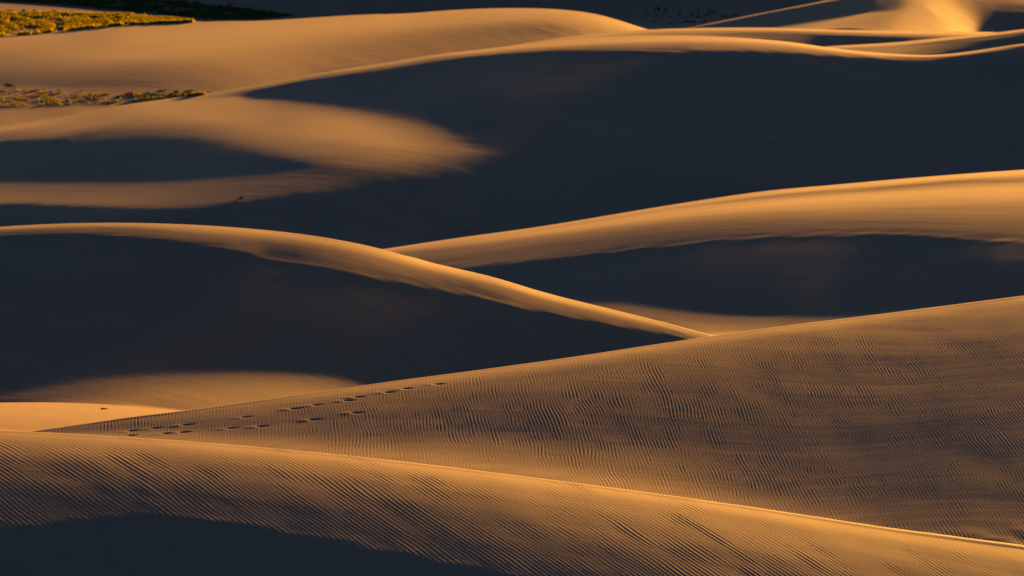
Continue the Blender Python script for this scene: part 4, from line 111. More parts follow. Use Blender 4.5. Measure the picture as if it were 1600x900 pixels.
18,6,-11,-8,-8,-4,-1,0,6,8,1,-1,0,-2,0,0,0,-2,1,0,-1,0,0,0,0,0,0,0,0,1,0,0,-1,1,2,-1,2,3,0,2,4,-10,49,-98,56,-1965,1990,1,3,-1,2,-1,-2,-5,-7,-12,-8,3,4,2,2,1,1,2,2,4,1,-4,-17,-32,-10,32,52,29,5,-18,-40,-40,-17,-2,20,10,-15,1,0,-24,14,42,24,22,9,0,-7,-20,-16,-10,-2,-3,3,-2,1,1,0,-1,0,1,-2,0,1,-1,0,0,0,0,0,1,0,1,0,-1,1,2,-1,0,-3,-2,-5,-85,252,-49,-2402,2484,-59,4,3,1,-2,-3,-2,-8,-6,-4,-2,2,1,1,1,3,0,2,-1,-3,-6,-8,-11,1,15,22,16,4,-11,-21,-21,-14,-6,2,3,-3,0,3,0,19,14,10,6,7,1,-2,-4,-6,-4,-4,-2,-2,-4,0,-2,2,-1,-1,0,1,-1,0,-1,1,0,0,-1,1,0,0,0,0,0,0,0,2,-3,1,-4,-2,-60,218,-12,-42804,48581,-5439,5,2,-4,-5,-11,-15,-15,-17,-18,-17,-16,-16,-14,-16,-15,-17,-17,-18,-19,-18,-18,-14,-13,-10,-10,-14,-17,-20,-26,-25,-23,-15,-8,2,12,21,28,38,39,14,9,11,8,8,5,5,4,3,2,1,0,-37,-1,2,-3,1,0,-2,0,0,-2,1,-2,-1,0,-1,-1,-1,0,-2,-1,0,-2,15,3,-1,-3,31,-6,443,946,-19,-37664,53661,-15324,-58,-60,-58,-58,-53,-53,-52,-52,-51,-50,-51,-48,-48,-47,-47,-46,-45,-45,-44,-43,-37,-37,-29,-25,-17,-12,-5,-2,6,6,10,11,9,11,9,12,15,16,21,196,6,7,7,8,7,8,7,7,8,7,7,52,5,1,5,2,4,3,3,3,3,3,4,2,2,4,3,1,3,2,4,0,3,15,6,3,4,52,12,868,518,-336,-4443,16867,-11821,-28,-40,-52,-66,-79,-88,-91,-92,-85,-84,-76,-72,-63,-56,-48,-39,-32,-23,-12,-3,-1,5,4,0,-2,-7,-12,-11,-14,-7,-3,5,15,22,29,31,33,31,28,199,7,4,4,4,5,4,5,5,5,5,7,68,1,5,2,4,3,3,3,2,3,3,1,3,2,2,0,4,1,3,1,2,2,-3,4,4,4,12,14,305,294,-167,12247,8170,-19220,9,3,-11,-27,-52,-86,-129,-179,-241,-294,-344,-366,-349,-286,-198,-92,5,69,72,35,-12,-39,-47,-40,-30,-8,7,23,37,45,52,51,53,52,56,57,60,67,71,432,17,19,18,17,16,16,13,13,12,11,9,111,5,2,5,3,2,5,3,5,3,4,5,3,6,3,5,4,5,3,4,5,2,-10,1,6,6,-6,17,291,413,-105,7236,-1430,-5429,12,7,3,5,6,9,16,14,-4,-55,-95,-118,-156,-200,-183,-139,-73,70,32,-133,-89,-49,-11,10,24,31,39,37,38,40,40,43,38,34,26,22,17,16,18,148,4,6,
6,7,6,6,6,8,4,6,4,37,2,1,2,0,2,0,1,-1,3,-1,1,2,0,2,3,0,1,3,1,1,3,-5,0,3,-1,-7,4,61,124,-7,2230,-733,-1394,1,-3,-1,-5,-10,-9,-10,-4,0,-23,-29,154,108,-41,-6,-45,-114,-293,-251,45,71,68,43,20,14,11,10,15,16,11,14,12,10,9,11,7,7,4,3,40,3,1,0,1,3,1,3,1,1,2,0,11,0,2,-1,2,0,0,0,1,-1,1,1,-1,1,-1,0,2,-1,1,0,1,0,-1,2,-1,0,0,0,14,32,-4,1428,-934,-456,-3,0,-4,-15,-17,-25,-31,-51,-105,-96,250,213,181,233,-182,-236,-120,-49,-33,-123,-36,1,25,32,22,15,11,9,7,14,7,6,6,7,4,5,2,2,5,15,1,1,2,0,0,0,0,-1,1,0,1,6,0,0,0,-1,2,0,1,0,1,0,-1,2,-1,1,-1,-1,2,-1,0,1,-1,0,-1,0,2,0,1,4,14,-15,1617,-1643,35,-7,-8,-12,-14,-20,-35,-52,-52,-6,135,111,26,61,73,212,-83,-220,-75,-37,-12,-55,-47,-29,2,14,16,13,11,12,8,9,8,6,3,2,3,6,4,1,11,1,-1,1,0,0,0,-2,0,0,-1,-1,6,-1,1,0,1,0,1,0,1,0,1,0,0,0,1,-1,1,-1,0,0,-1,1,-1,-1,2,-1,-1,2,5,2,-11,1863,-2251,372,-10,-16,-17,-18,-18,-11,-3,-10,-53,166,53,22,20,26,85,150,-105,-155,-49,-4,-34,-32,-31,-27,-6,5,11,9,9,8,6,7,5,5,5,5,5,3,1,4,-1,0,0,-1,-1,0,1,-1,1,-2,0,4,1,-1,1,0,0,0,1,0,1,1,0,1,0,0,1,-1,0,0,0,0,-1,-2,1,-1,0,0,2,4,-8,0,3968,-5143,1076,-28,-31,-33,-24,-17,-6,16,17,133,107,53,26,27,31,45,146,240,-221,-298,-35,10,-4,-29,-40,-34,-19,-9,0,2,3,4,8,11,10,6,9,5,9,3,3,0,-2,-4,-1,-3,-3,-1,-1,-3,0,2,10,0,1,1,0,1,2,-1,2,1,-1,2,-1,2,0,0,1,-1,0,0,-2,1,-2,-2,-1,3,-4,6,-6,-17,18,1902,-2458,480,-12,-12,-6,-5,7,24,30,-99,114,66,9,9,12,13,14,19,40,123,-133,-105,-5,3,9,3,-10,-15,-14,-8,-6,-5,0,-2,0,-1,3,3,5,3,2,3,-1,-1,0,-2,0,0,-3,-1,-1,0,0,4,2,-1,1,1,0,0,1,0,0,0,1,0,-1,0,0,0,0,0,-1,2,-1,-1,-1,3,-2,1,0,-8,-2,14,1878,-2432,467,-8,-6,-2,3,1,-5,-12,42,61,40,11,7,12,13,14,12,17,92,60,-205,-53,10,19,9,-4,-10,-11,-12,-8,-5,-5,-1,-4,-1,2,3,5,2,1,0,-1,1,-1,0,0,-2,0,
0,0,0,0,3,0,2,-1,0,0,1,1,-1,0,0,-1,1,-1,1,0,-1,1,-1,1,-1,1,-1,1,0,0,0,0,-10,6,12,1885,-2458,483,-8,0,-3,1,4,20,-33,-8,115,26,12,8,9,13,14,12,13,47,104,-138,-92,22,-7,-6,2,-2,-7,-13,-17,-8,4,-1,-1,0,0,1,0,0,-2,5,1,-2,2,-1,0,0,1,-2,1,0,-1,4,-1,0,0,2,-1,0,0,0,-1,1,0,-1,1,-1,0,0,1,-1,2,-1,0,0,-1,0,1,-2,1,-6,9,9,1913,-2518,516,-5,-6,1,0,-2,-22,-19,107,33,23,11,11,10,9,15,13,12,24,70,59,-183,-56,5,8,3,0,-7,-12,-7,-5,-8,0,0,-1,2,0,-2,-1,1,4,-1,2,-2,2,-2,2,-1,0,1,-1,0,2,0,1,0,-2,3,-2,0,1,-1,1,0,0,-1,1,0,0,-1,1,-1,1,0,-1,1,-1,0,-1,0,-4,16,-3,1955,-2603,563,-8,-5,-6,-2,11,21,-101,120,60,12,13,11,9,12,11,17,9,18,45,66,-58,-138,-14,8,3,-5,-5,-2,-2,-5,-9,-9,-1,3,0,-2,0,-1,0,5,0,0,1,-1,0,0,0,1,-2,1,1,0,2,-1,0,1,-1,1,0,-1,2,-2,0,0,1,-1,1,0,-1,1,0,0,-1,1,-1,0,1,-2,0,-4,15,-2,1999,-2691,605,-5,-3,-4,-11,-28,-10,66,58,24,13,14,11,10,10,16,14,10,11,33,75,-45,-100,-30,-9,-9,-4,0,4,1,-9,-15,-8,-1,0,2,-1,-2,-1,1,4,2,0,-1,0,0,0,0,0,0,0,0,3,-2,1,1,0,0,-1,0,1,-1,1,-1,1,0,-1,0,1,0,0,-1,0,2,-2,0,1,-1,-1,0,-4,15,-2,2039,-2775,649,-12,-3,4,10,11,-78,4,140,11,10,13,12,7,17,19,13,8,5,17,67,62,-161,-70,1,3,3,2,0,-5,-5,-8,-12,-6,3,-4,1,0,-3,2,5,1,-2,2,-1,1,-1,0,-1,1,1,-1,2,1,-1,0,0,0,1,0,-1,1,0,0,-1,0,1,0,-2,2,-1,1,0,0,-1,0,0,1,-2,0,-5,17,-3,2072,-2842,681,-10,-10,-7,5,4,-67,130,31,12,7,13,8,14,20,10,26,9,-1,8,19,92,-61,-126,-25,11,10,0,-6,-4,-5,-2,-6,-8,-9,0,-2,-1,1,-1,6,0,2,-2,2,-1,-2,0,1,-1,0,2,1,0,1,-1,1,-1,0,0,1,-1,1,-1,1,0,0,-1,1,-1,0,1,0,-1,0,0,1,0,-2,0,-5,16,-2,2102,-2898,705,-7,-11,-17,-24,5,39,81,15,5,8,8,11,24,8,5,39,32,-25,-6,8,48,78,-186,-22,10,1,0,-4,-1,-4,-7,-8,-11,-9,-1,0,0,1,-1,4,0,0,2,-1,0,0,-1,1,1,-1,1,2,
-1,0,1,-2,2,-1,1,-1,0,0,1,0,-1,0,0,1,-1,2,-2,0,1,-1,1,-1,0,-1,1,-6,17,-2,2129,-2940,715,-7,-3,1,10,-69,-12,157,16,-3,5,1,21,26,-3,21,9,88,-64,-15,18,16,96,-56,-129,0,3,3,6,-1,-10,-11,-9,-8,-4,-6,0,-1,1,0,5,-1,1,-3,0,1,2,0,1,1,1,-1,1,0,0,-1,1,-2,2,-2,2,-1,0,0,0,1,-1,1,0,0,-1,0,2,-2,1,-2,1,0,0,-1,-5,17,-2,2152,-2962,702,-1,-3,1,-15,-105,164,49,10,3,-2,1,27,22,-11,59,128,-184,8,28,23,25,37,66,-162,-16,-1,-5,-2,-9,-6,-7,1,-2,-8,-9,-6,1,0,1,2,0,-2,1,1,1,2,2,0,0,-2,0,1,1,-1,0,0,1,-2,2,-2,2,-1,1,-2,2,0,0,-1,0,1,1,-2,2,-3,1,-1,1,-1,1,-6,16,0,2173,-2955,656,-10,-2,2,-44,23,124,14,9,1,-3,2,28,12,95,83,-158,-46,17,38,29,25,29,54,-41,-99,-8,-4,-13,-12,-6,6,2,-2,-10,-12,-5,0,-1,-1,5,0,-1,2,-1,1,0,0,1,-2,3,-1,1,0,0,1,-1,0,0,0,1,-1,0,0,1,-2,1,1,-1,2,-1,0,0,0,-1,-1,1,0,-2,1,-4,15,-1,2198,-2930,583,-23,-8,4,-21,114,62,5,2,2,-6,12,8,86,102,-111,-6,-96,40,35,23,27,38,25,25,-72,-74,-6,-3,-9,-1,2,-2,-10,-11,-5,-4,-5,1,-1,6,-2,2,-1,1,0,-1,1,-1,2,-1,0,3,-1,1,-2,2,-1,1,-1,0,0,0,0,0,1,-1,0,1,0,0,0,0,0,-1,0,0,-1,-2,3,-6,14,-4,2222,-2908,531,-52,-20,50,-11,111,66,-5,0,-1,-5,20,79,88,-123,3,-36,17,9,8,20,26,38,61,4,-127,22,-25,-17,-3,-1,-5,-9,-10,-11,-8,-6,-1,-1,1,4,1,-1,1,0,-1,1,-1,1,0,0,0,2,0,0,1,-1,1,-1,1,-1,0,0,-1,2,-1,1,-1,1,-1,1,0,0,0,0,-1,-1,1,-2,0,-8,9,-9,2245,-2952,571,-65,-25,-9,44,157,17,3,-5,-6,6,38,135,-96,-22,8,-32,-10,39,1,12,21,38,48,19,-8,-118,-3,11,-1,-7,-13,-14,-9,-7,-10,-7,-2,-1,-1,5,1,0,-1,0,1,-1,1,-1,0,1,0,2,1,-1,1,-1,0,1,-1,0,0,0,1,-2,1,1,-1,1,0,0,0,0,0,-1,0,1,-2,-1,0,-14,-10,4,2265,-3133,748,-78,-49,26,160,38,1,5,-5,-7,23,96,3,-68,11,-21,-35,66,-6,4,7,9,32,58,14,-66,20,-1,-33,-17,-12,-11,-12,-10,-7,-7,-8,-7,-2,0,4,0,0,1,-1,0,1,-1,0,1,-1,1,3,-1,0,1,0,-1,
0,0,1,-1,0,0,0,0,-1,2,-1,1,0,0,0,0,0,-1,0,0,-2,0,-34,-12,14,4613,-7228,2229,99,175,33,63,-19,-10,-7,-14,12,168,120,-217,6,26,-24,-58,77,41,15,4,4,15,78,167,25,-101,-134,-14,1,-16,-25,-26,-22,-14,-12,-16,-20,-11,-3,10,-1,1,0,1,-1,1,0,0,-1,1,1,3,2,0,-1,0,1,0,0,-1,2,-1,-1,1,-1,-1,-2,-1,0,0,-1,3,0,-3,3,0,2,-7,0,-131,-15,66,4730,-8125,3250,76,26,62,4,-31,-38,-32,5,181,115,-223,-10,9,5,-26,14,49,38,15,3,8,4,-1,98,236,-103,-75,-42,-62,-46,-25,-12,-4,-4,-4,-10,-14,-26,-21,-1,-3,-1,-1,0,0,-1,2,0,1,0,-2,6,-1,0,-1,1,0,-1,1,0,0,0,0,0,0,0,1,0,-1,-1,1,-2,-1,-7,-3,1,1,-14,-1,-138,-59,121,2404,-4226,1794,21,2,8,8,-10,-25,-18,55,133,-148,-17,9,11,-8,-25,27,29,10,-1,-6,17,16,-1,-14,99,146,-76,-122,-48,-8,-2,0,-3,-1,0,3,0,-3,-9,-15,-2,-2,-3,-1,0,-2,0,-1,0,0,0,3,-1,-1,1,-2,-1,1,-2,1,-1,1,1,0,0,1,-1,1,-1,1,-1,1,0,-4,-2,0,-2,-13,1,-81,-15,61,2436,-4305,1854,15,-2,1,5,-8,-20,4,123,-26,-103,3,9,8,22,-64,26,43,10,-11,7,12,20,-1,-22,-23,214,87,-171,-70,-28,-9,-3,-2,-5,-1,-3,1,4,-4,-14,-1,-1,-1,-2,-1,0,-2,0,-1,0,-1,-1,0,0,-2,1,0,-1,0,-1,0,0,0,-2,0,-1,1,0,1,-1,2,-1,1,-2,-2,-2,1,-14,4,-94,-8,52,2467,-4376,1905,5,0,-2,-6,-6,-6,60,111,-159,-23,4,9,2,-20,16,15,14,12,-5,14,19,8,-8,-16,-84,239,40,-11,-82,-73,-26,-5,2,-1,-7,-4,-5,-4,2,-7,0,0,-1,1,-2,1,-1,0,-2,-2,-2,0,0,-2,2,-1,-1,0,0,-1,-1,0,-2,0,0,0,-1,1,-1,2,-2,1,0,-6,-1,2,0,-5,0,-107,14,27,2499,-4454,1959,4,-2,-9,-14,-7,39,114,-50,-106,-3,1,6,13,-11,-31,46,18,-4,10,19,20,4,-12,-16,91,-19,49,21,-66,-36,-36,-12,7,5,-1,-4,-9,-7,-5,-6,0,0,1,-1,1,0,-2,0,0,-1,0,-2,0,0,-1,-1,0,-1,-1,0,0,-1,1,1,-1,0,1,-2,0,-2,1,-1,-1,-5,-1,1,1,-10,4,-105,24,11,2531,-4525,1999,7,-2,-14,-21,-1,95,102,-167,-31,-2,0,-1,5,-4,-10,27,18,-1,12,28,12,4,6,-35,57,137,-138,4,14,-22,-30,-28,-12,11,12,-1,-2,-7,-6,-13,-2,-1,-2,0,-1,-3,2,-2,2,1,1,-1,-2,1,-2,1,-2,0,0,0,1,0,
-1,0,0,1,-2,0,0,0,0,-1,1,-3,-1,-3,-1,-12,-2,-85,6,14,2558,-4589,2040,7,-5,-19,-16,17,162,-62,-103,-14,-6,2,0,-11,-18,35,10,11,1,27,20,10,3,0,40,106,-141,29,-27,18,2,-30,-26,-19,-5,9,13,6,1,-5,-18,-1,-3,-3,-2,-2,-1,-1,0,-2,0,1,-1,1,-1,1,-1,1,1,-1,0,0,-1,1,-1,1,-2,2,-1,1,-1,0,1,-1,-1,-2,0,-2,-9,-3,-86,-7,24,2482,-4455,1988,6,-12,-20,-2,148,13,-178,13,-2,-8,-3,1,12,-54,23,34,3,17,28,11,9,6,3,9,125,-79,-38,38,-26,-65,11,-4,-16,-16,-7,8,15,11,5,-16,-2,-2,0,-3,-2,-2,-2,-1,-3,-2,-3,2,1,0,-1,1,1,-2,1,1,-3,2,-1,1,-1,1,0,0,0,0,-1,0,0,-2,-1,2,0,-6,-1,-93,-1,36,2307,-4135,1853,3,-19,-23,61,159,-173,-49,-7,4,-6,-4,1,-17,-24,32,15,12,22,19,11,7,11,12,-25,162,-79,-46,-29,-20,62,-29,-26,-20,-20,-12,-4,8,11,14,-6,1,3,0,-1,1,-1,-3,-3,-3,-2,-3,0,-3,1,0,-1,-1,2,-1,-1,1,-1,1,0,0,1,-2,0,0,0,1,-1,0,-2,1,-1,1,-2,-2,-75,-6,34,3914,-7015,3158,39,-45,29,280,-209,-141,-20,-22,-12,-5,-9,-11,-32,-39,55,38,39,28,27,27,18,13,9,214,22,-199,4,-3,-25,-35,9,-13,-27,-29,-36,-26,-11,5,12,18,8,5,7,8,2,3,1,1,2,-2,-1,-16,-1,-3,0,-2,-1,-2,0,0,-1,0,-1,-1,0,-1,1,1,-2,2,-2,0,0,-2,-2,0,-1,-8,4,-50,-99,86,3003,-5459,2491,131,70,182,-247,-150,-10,-11,-14,-19,-15,-7,6,-124,34,52,45,39,20,17,23,26,15,8,375,-268,-67,11,1,-24,-71,-10,23,-3,-23,-20,-21,-28,-22,-7,24,0,0,2,2,7,7,9,7,7,5,6,-13,1,1,-1,1,-1,0,0,-3,1,-3,0,-1,-2,0,-1,-2,1,-3,1,0,-1,1,0,-3,-1,-5,-1,18,-132,70,2422,-4448,2040,243,270,-260,-193,-40,-19,-8,-7,-15,-25,-27,-55,-32,44,16,56,32,22,11,14,26,9,294,-16,-241,-1,36,22,-5,-40,-66,-43,11,16,-4,-18,-16,-10,-18,6,-3,-1,0,0,-2,-1,-1,2,0,5,4,11,5,3,2,3,3,0,2,1,0,2,-2,1,-1,0,-2,0,-2,0,-1,-3,0,4,0,-2,0,9,-8,17,-27,-27,2178,-3563,1533,32,-68,11,-15,-42,-35,-18,-8,-3,-12,-49,-131,56,20,29,52,24,17,11,13,3,114,332,-313,-64,5,24,38,14,-41,-103,-12,16,-13,-8,-1,-12,-16,-5,5,-1,0,-3,-4,-3,-3,-2,-1,0,0,0,11,-2,2,3,0,1,5,0,5,1,3,3,0,3,-1,2,
-1,1,-1,-1,0,-1,7,2,1,-1,19,-9,13,49,-84,1768,-2339,716,-130,-54,64,44,0,-17,-25,-18,-6,-30,-116,43,-14,5,42,43,17,-4,15,19,22,336,-132,-141,-7,5,19,32,36,6,-53,-147,-28,32,18,0,-4,-7,-9,-6,-2,-5,-1,0,3,3,1,0,0,-2,0,2,1,-1,-1,1,0,-1,0,-1,0,0,1,1,1,3,0,4,2,1,3,2,2,12,3,-2,-2,15,0,57,47,-120,1334,-1436,179,-17,-20,-23,-1,12,5,5,3,-71,-85,59,-41,1,5,36,33,12,-1,11,10,153,203,-247,-36,5,11,18,28,35,35,3,-77,-164,13,23,-7,-11,-13,-14,15,0,4,2,4,1,1,1,0,2,2,0,1,-1,-1,-1,-2,-1,0,-1,-1,1,-2,-2,1,0,0,2,0,2,3,1,2,1,7,3,6,2,24,-6,107,-17,-102,1277,-1328,71,22,40,15,-32,-67,-12,22,-86,34,23,-45,-8,-7,8,47,14,-2,4,13,24,324,-187,-97,-1,14,13,15,20,34,36,36,15,-72,-167,-41,6,-9,-13,-7,27,2,5,5,4,2,1,4,1,-2,0,-2,3,0,0,0,0,-1,-2,1,0,-1,2,3,-1,2,-1,0,0,0,-1,0,1,0,-1,4,0,3,15,12,156,-91,-45,1329,-1339,65,-11,-37,22,82,-15,-270,66,111,-45,-15,2,-8,-22,66,24,-5,-13,12,-1,166,137,-237,-29,15,21,15,14,17,22,34,42,31,-3,-91,-144,-56,4,9,-8,17,-2,0,3,2,1,2,-4,1,2,0,4,8,1,1,0,2,3,1,2,1,3,-2,1,0,-1,-1,1,-1,-1,0,0,-1,0,-3,-2,1,1,-3,5,163,-94,16,1341,-1446,78,32,73,60,-6,-212,77,-97,-4,41,21,0,-30,53,40,-6,-5,4,-26,-22,408,-243,-115,-1,22,21,21,14,13,15,26,34,38,21,-17,-55,-120,-78,-13,7,21,-1,-9,-13,-20,-12,-4,9,8,12,10,7,19,4,3,3,1,2,1,0,1,-1,2,-1,0,-1,2,-3,1,-2,1,-1,0,-1,1,0,-4,-3,-7,1,104,-82,2,642,-657,-36,11,61,52,-67,-27,69,-59,-33,3,15,-2,5,41,-5,-2,-3,-3,-17,125,28,-144,-2,9,9,12,11,8,6,6,6,15,18,19,4,-35,-31,-22,-60,-21,24,1,-1,0,7,4,0,-2,3,1,3,3,4,2,1,0,1,-1,0,0,0,0,1,-1,3,0,0,2,0,1,-1,-1,0,-2,2,-2,0,1,0,-3,21,-30,-36,592,-502,-97,10,-22,18,-131,157,19,-28,-42,-14,6,2,34,16,-4,2,-9,-11,-4,164,-50,-104,-12,9,11,10,12,10,7,6,4,7,19,20,12,-2,-37,-80,-29,-16,17,-3,6,7,7,7,3,0,-4,-3,1,-2,6,-4,-1,2,0,0,3,1,1,2,1,2,-1,3,-1,0,1,0,-1,1,-1,
1,1,0,-1,-3,-1,1,15,-45,-48,533,-343,-213,-5,2,-52,-1,79,28,4,-27,-29,-8,-1,39,15,-4,0,-11,-21,48,183,-190,-32,-4,5,10,13,10,12,9,4,3,3,13,22,23,0,-38,-56,-30,-23,8,0,5,6,6,3,-1,-4,-9,-9,-7,-1,17,4,2,1,2,3,1,1,2,0,1,0,1,-2,2,1,-1,0,2,-1,1,0,3,-1,0,-2,1,-1,-2,-41,-72,499,-242,-302,-9,33,-40,-46,77,43,20,-5,-27,-26,-2,31,14,6,-2,-21,-23,82,131,-154,-46,-3,3,12,10,12,11,11,8,-1,-1,6,22,29,15,-21,-43,-42,-37,7,-4,-15,-17,-7,0,11,11,14,11,6,2,1,-2,1,0,-1,0,-1,1,0,0,-1,1,0,1,0,-1,1,0,0,1,0,0,1,3,0,3,7,-9,-22,-37,-75,1205,-789,-494,-33,-45,-159,204,47,58,66,10,-41,-61,17,34,12,9,-1,-37,14,363,-219,-158,-17,-9,3,16,20,24,24,24,20,6,-11,-13,21,72,62,12,-81,-150,-153,21,-4,12,23,31,27,12,6,1,1,-1,4,-1,4,-1,0,-1,-1,-1,-3,-1,-1,0,-2,-1,1,-1,1,0,2,-1,1,1,2,6,4,5,2,21,-11,-82,-81,-137,830,-805,-74,21,-143,23,88,28,30,26,4,-15,-17,8,11,0,2,-3,-19,72,122,-141,-49,-9,-3,2,3,11,11,13,10,12,11,-3,-16,-18,34,78,-36,-72,-28,21,3,5,-2,-6,-19,-23,-8,2,7,6,4,2,3,-1,-1,0,1,1,0,2,0,1,-1,2,-1,0,1,0,1,0,2,0,2,0,2,2,2,0,11,1,-40,-92,-29,934,-996,30,-141,-20,167,-23,20,17,27,8,-16,-3,10,3,-3,2,-6,-3,146,-24,-113,-14,-11,-3,-2,3,11,13,11,7,15,15,5,-17,-20,-37,144,27,-135,-10,67,-51,-25,-26,-14,-5,8,6,6,4,8,5,-3,1,-4,-1,-3,1,-1,3,-1,1,2,1,0,3,-1,2,0,0,0,1,1,-1,2,4,4,-2,2,10,0,-45,-120,4,995,-1216,111,-11,70,-10,27,-4,25,27,6,-10,-8,17,1,-7,-1,-6,32,187,-179,-38,-7,-7,-7,0,0,7,16,13,4,9,59,17,-30,-32,-89,57,99,14,-35,-103,-3,2,1,-8,-3,3,5,5,1,-7,-9,-1,10,1,1,3,0,3,0,3,1,0,1,1,0,0,0,0,1,0,1,0,0,1,5,1,0,-2,11,1,-51,-150,31,1031,-1384,288,1,-4,14,5,15,24,23,9,-10,-6,10,5,-7,-6,-11,72,126,-136,-49,-9,-8,-4,-4,3,2,12,26,-9,65,-68,-90,108,25,-18,-88,282,31,-229,-1,-24,-4,-3,-6,-14,-15,-10,2,-1,1,9,9,14,6,4,3,3,0,0,0,-2,-1,-1,1,-1,2,-1,2,0,0,-2,0,0,-1,5,0,1,0,
11,-6,-63,-157,43,1054,-1459,358,-14,0,-5,13,18,34,13,6,-4,-1,4,2,-3,-7,-14,160,-15,-118,-7,-10,-10,-6,-4,0,5,1,25,89,-170,-36,140,-7,19,38,-80,-44,243,122,-299,-30,-4,5,8,6,-11,-28,-39,-15,16,23,25,15,6,5,2,2,-1,-1,-1,0,-1,1,-2,1,-1,1,-2,0,-1,0,-1,0,-2,4,3,-2,-1,6,-9,-76,-149,54,1109,-1580,429,-18,-12,7,14,21,30,11,0,0,11,-1,1,0,-7,-9,243,-212,-32,10,-5,-14,-8,0,-5,6,18,34,-181,95,52,4,22,20,20,-33,-62,104,123,134,-305,-71,-8,12,-1,-8,4,13,24,11,5,2,-7,1,-1,-1,-1,1,2,1,2,2,0,0,0,-1,-1,-1,-2,0,-1,0,-1,-1,6,0,-2,-1,-2,-13,-87,-137,80,1194,-1774,532,-12,-1,4,8,20,33,4,3,0,10,2,3,8,-18,143,-16,-153,3,18,10,-24,-10,4,-12,22,17,-185,114,7,34,29,20,14,15,-15,-36,37,66,40,-9,24,-63,-121,-28,15,15,10,-7,-16,-3,2,15,0,4,5,4,5,3,3,0,1,0,-1,-1,1,-2,0,-1,0,-1,-1,-1,1,3,-1,-5,-6,-7,-5,-88,-141,111,1300,-2020,673,-9,6,3,1,23,24,7,1,3,7,5,6,14,22,141,-154,-61,-4,0,48,-29,-5,-23,29,-71,-120,136,-1,-8,21,39,29,20,15,3,-24,-2,47,37,-56,4,27,69,-23,-103,-79,-8,5,3,3,6,16,3,3,4,4,4,2,1,3,-2,1,0,1,-1,0,0,1,-2,0,-1,-3,-2,2,-6,-4,-4,-9,-4,-75,-153,129,1398,-2257,817,-1,-5,-5,17,29,10,2,5,2,6,8,7,37,136,-54,-183,3,33,-39,-73,81,38,-10,-59,1,6,-13,-9,14,58,13,2,19,21,-8,-13,20,49,24,-60,-2,-8,-10,7,61,50,-37,-102,-74,-5,12,24,8,6,4,5,1,2,2,0,2,-1,3,2,4,2,1,-1,-2,-4,-4,-4,-5,-3,-6,-4,-1,-5,6,-44,-186,135,1461,-2441,937,-1,-10,7,39,21,5,-11,-1,6,5,12,38,40,28,14,-137,-87,-90,108,51,-11,14,12,-28,-46,-14,11,21,58,-2,2,3,-6,1,19,-8,3,42,66,-52,-7,-11,-9,-9,-4,-7,12,66,47,-41,-98,-33,-15,-5,1,5,8,11,9,8,3,-2,-1,17,10,6,-1,-4,-5,-7,-8,-7,-8,-9,-8,2,6,5,10,-18,-201,114,1449,-2479,972,11,29,23,-7,7,9,-3,-5,2,10,15,32,22,-36,-110,46,25,12,-65,18,0,16,17,-37,-104,61,74,14,-9,2,1,1,0,-11,-15,0,16,21,42,-19,7,0,-5,-4,3,4,6,-2,-15,-7,28,-36,-7,-12,-11,-9,-6,-5,3,6,18,26,26,4,-15,-9,-3,-2,-1,-3,-5,-7,-9,-14,-2,16,12,19,-22,8,-181,41,
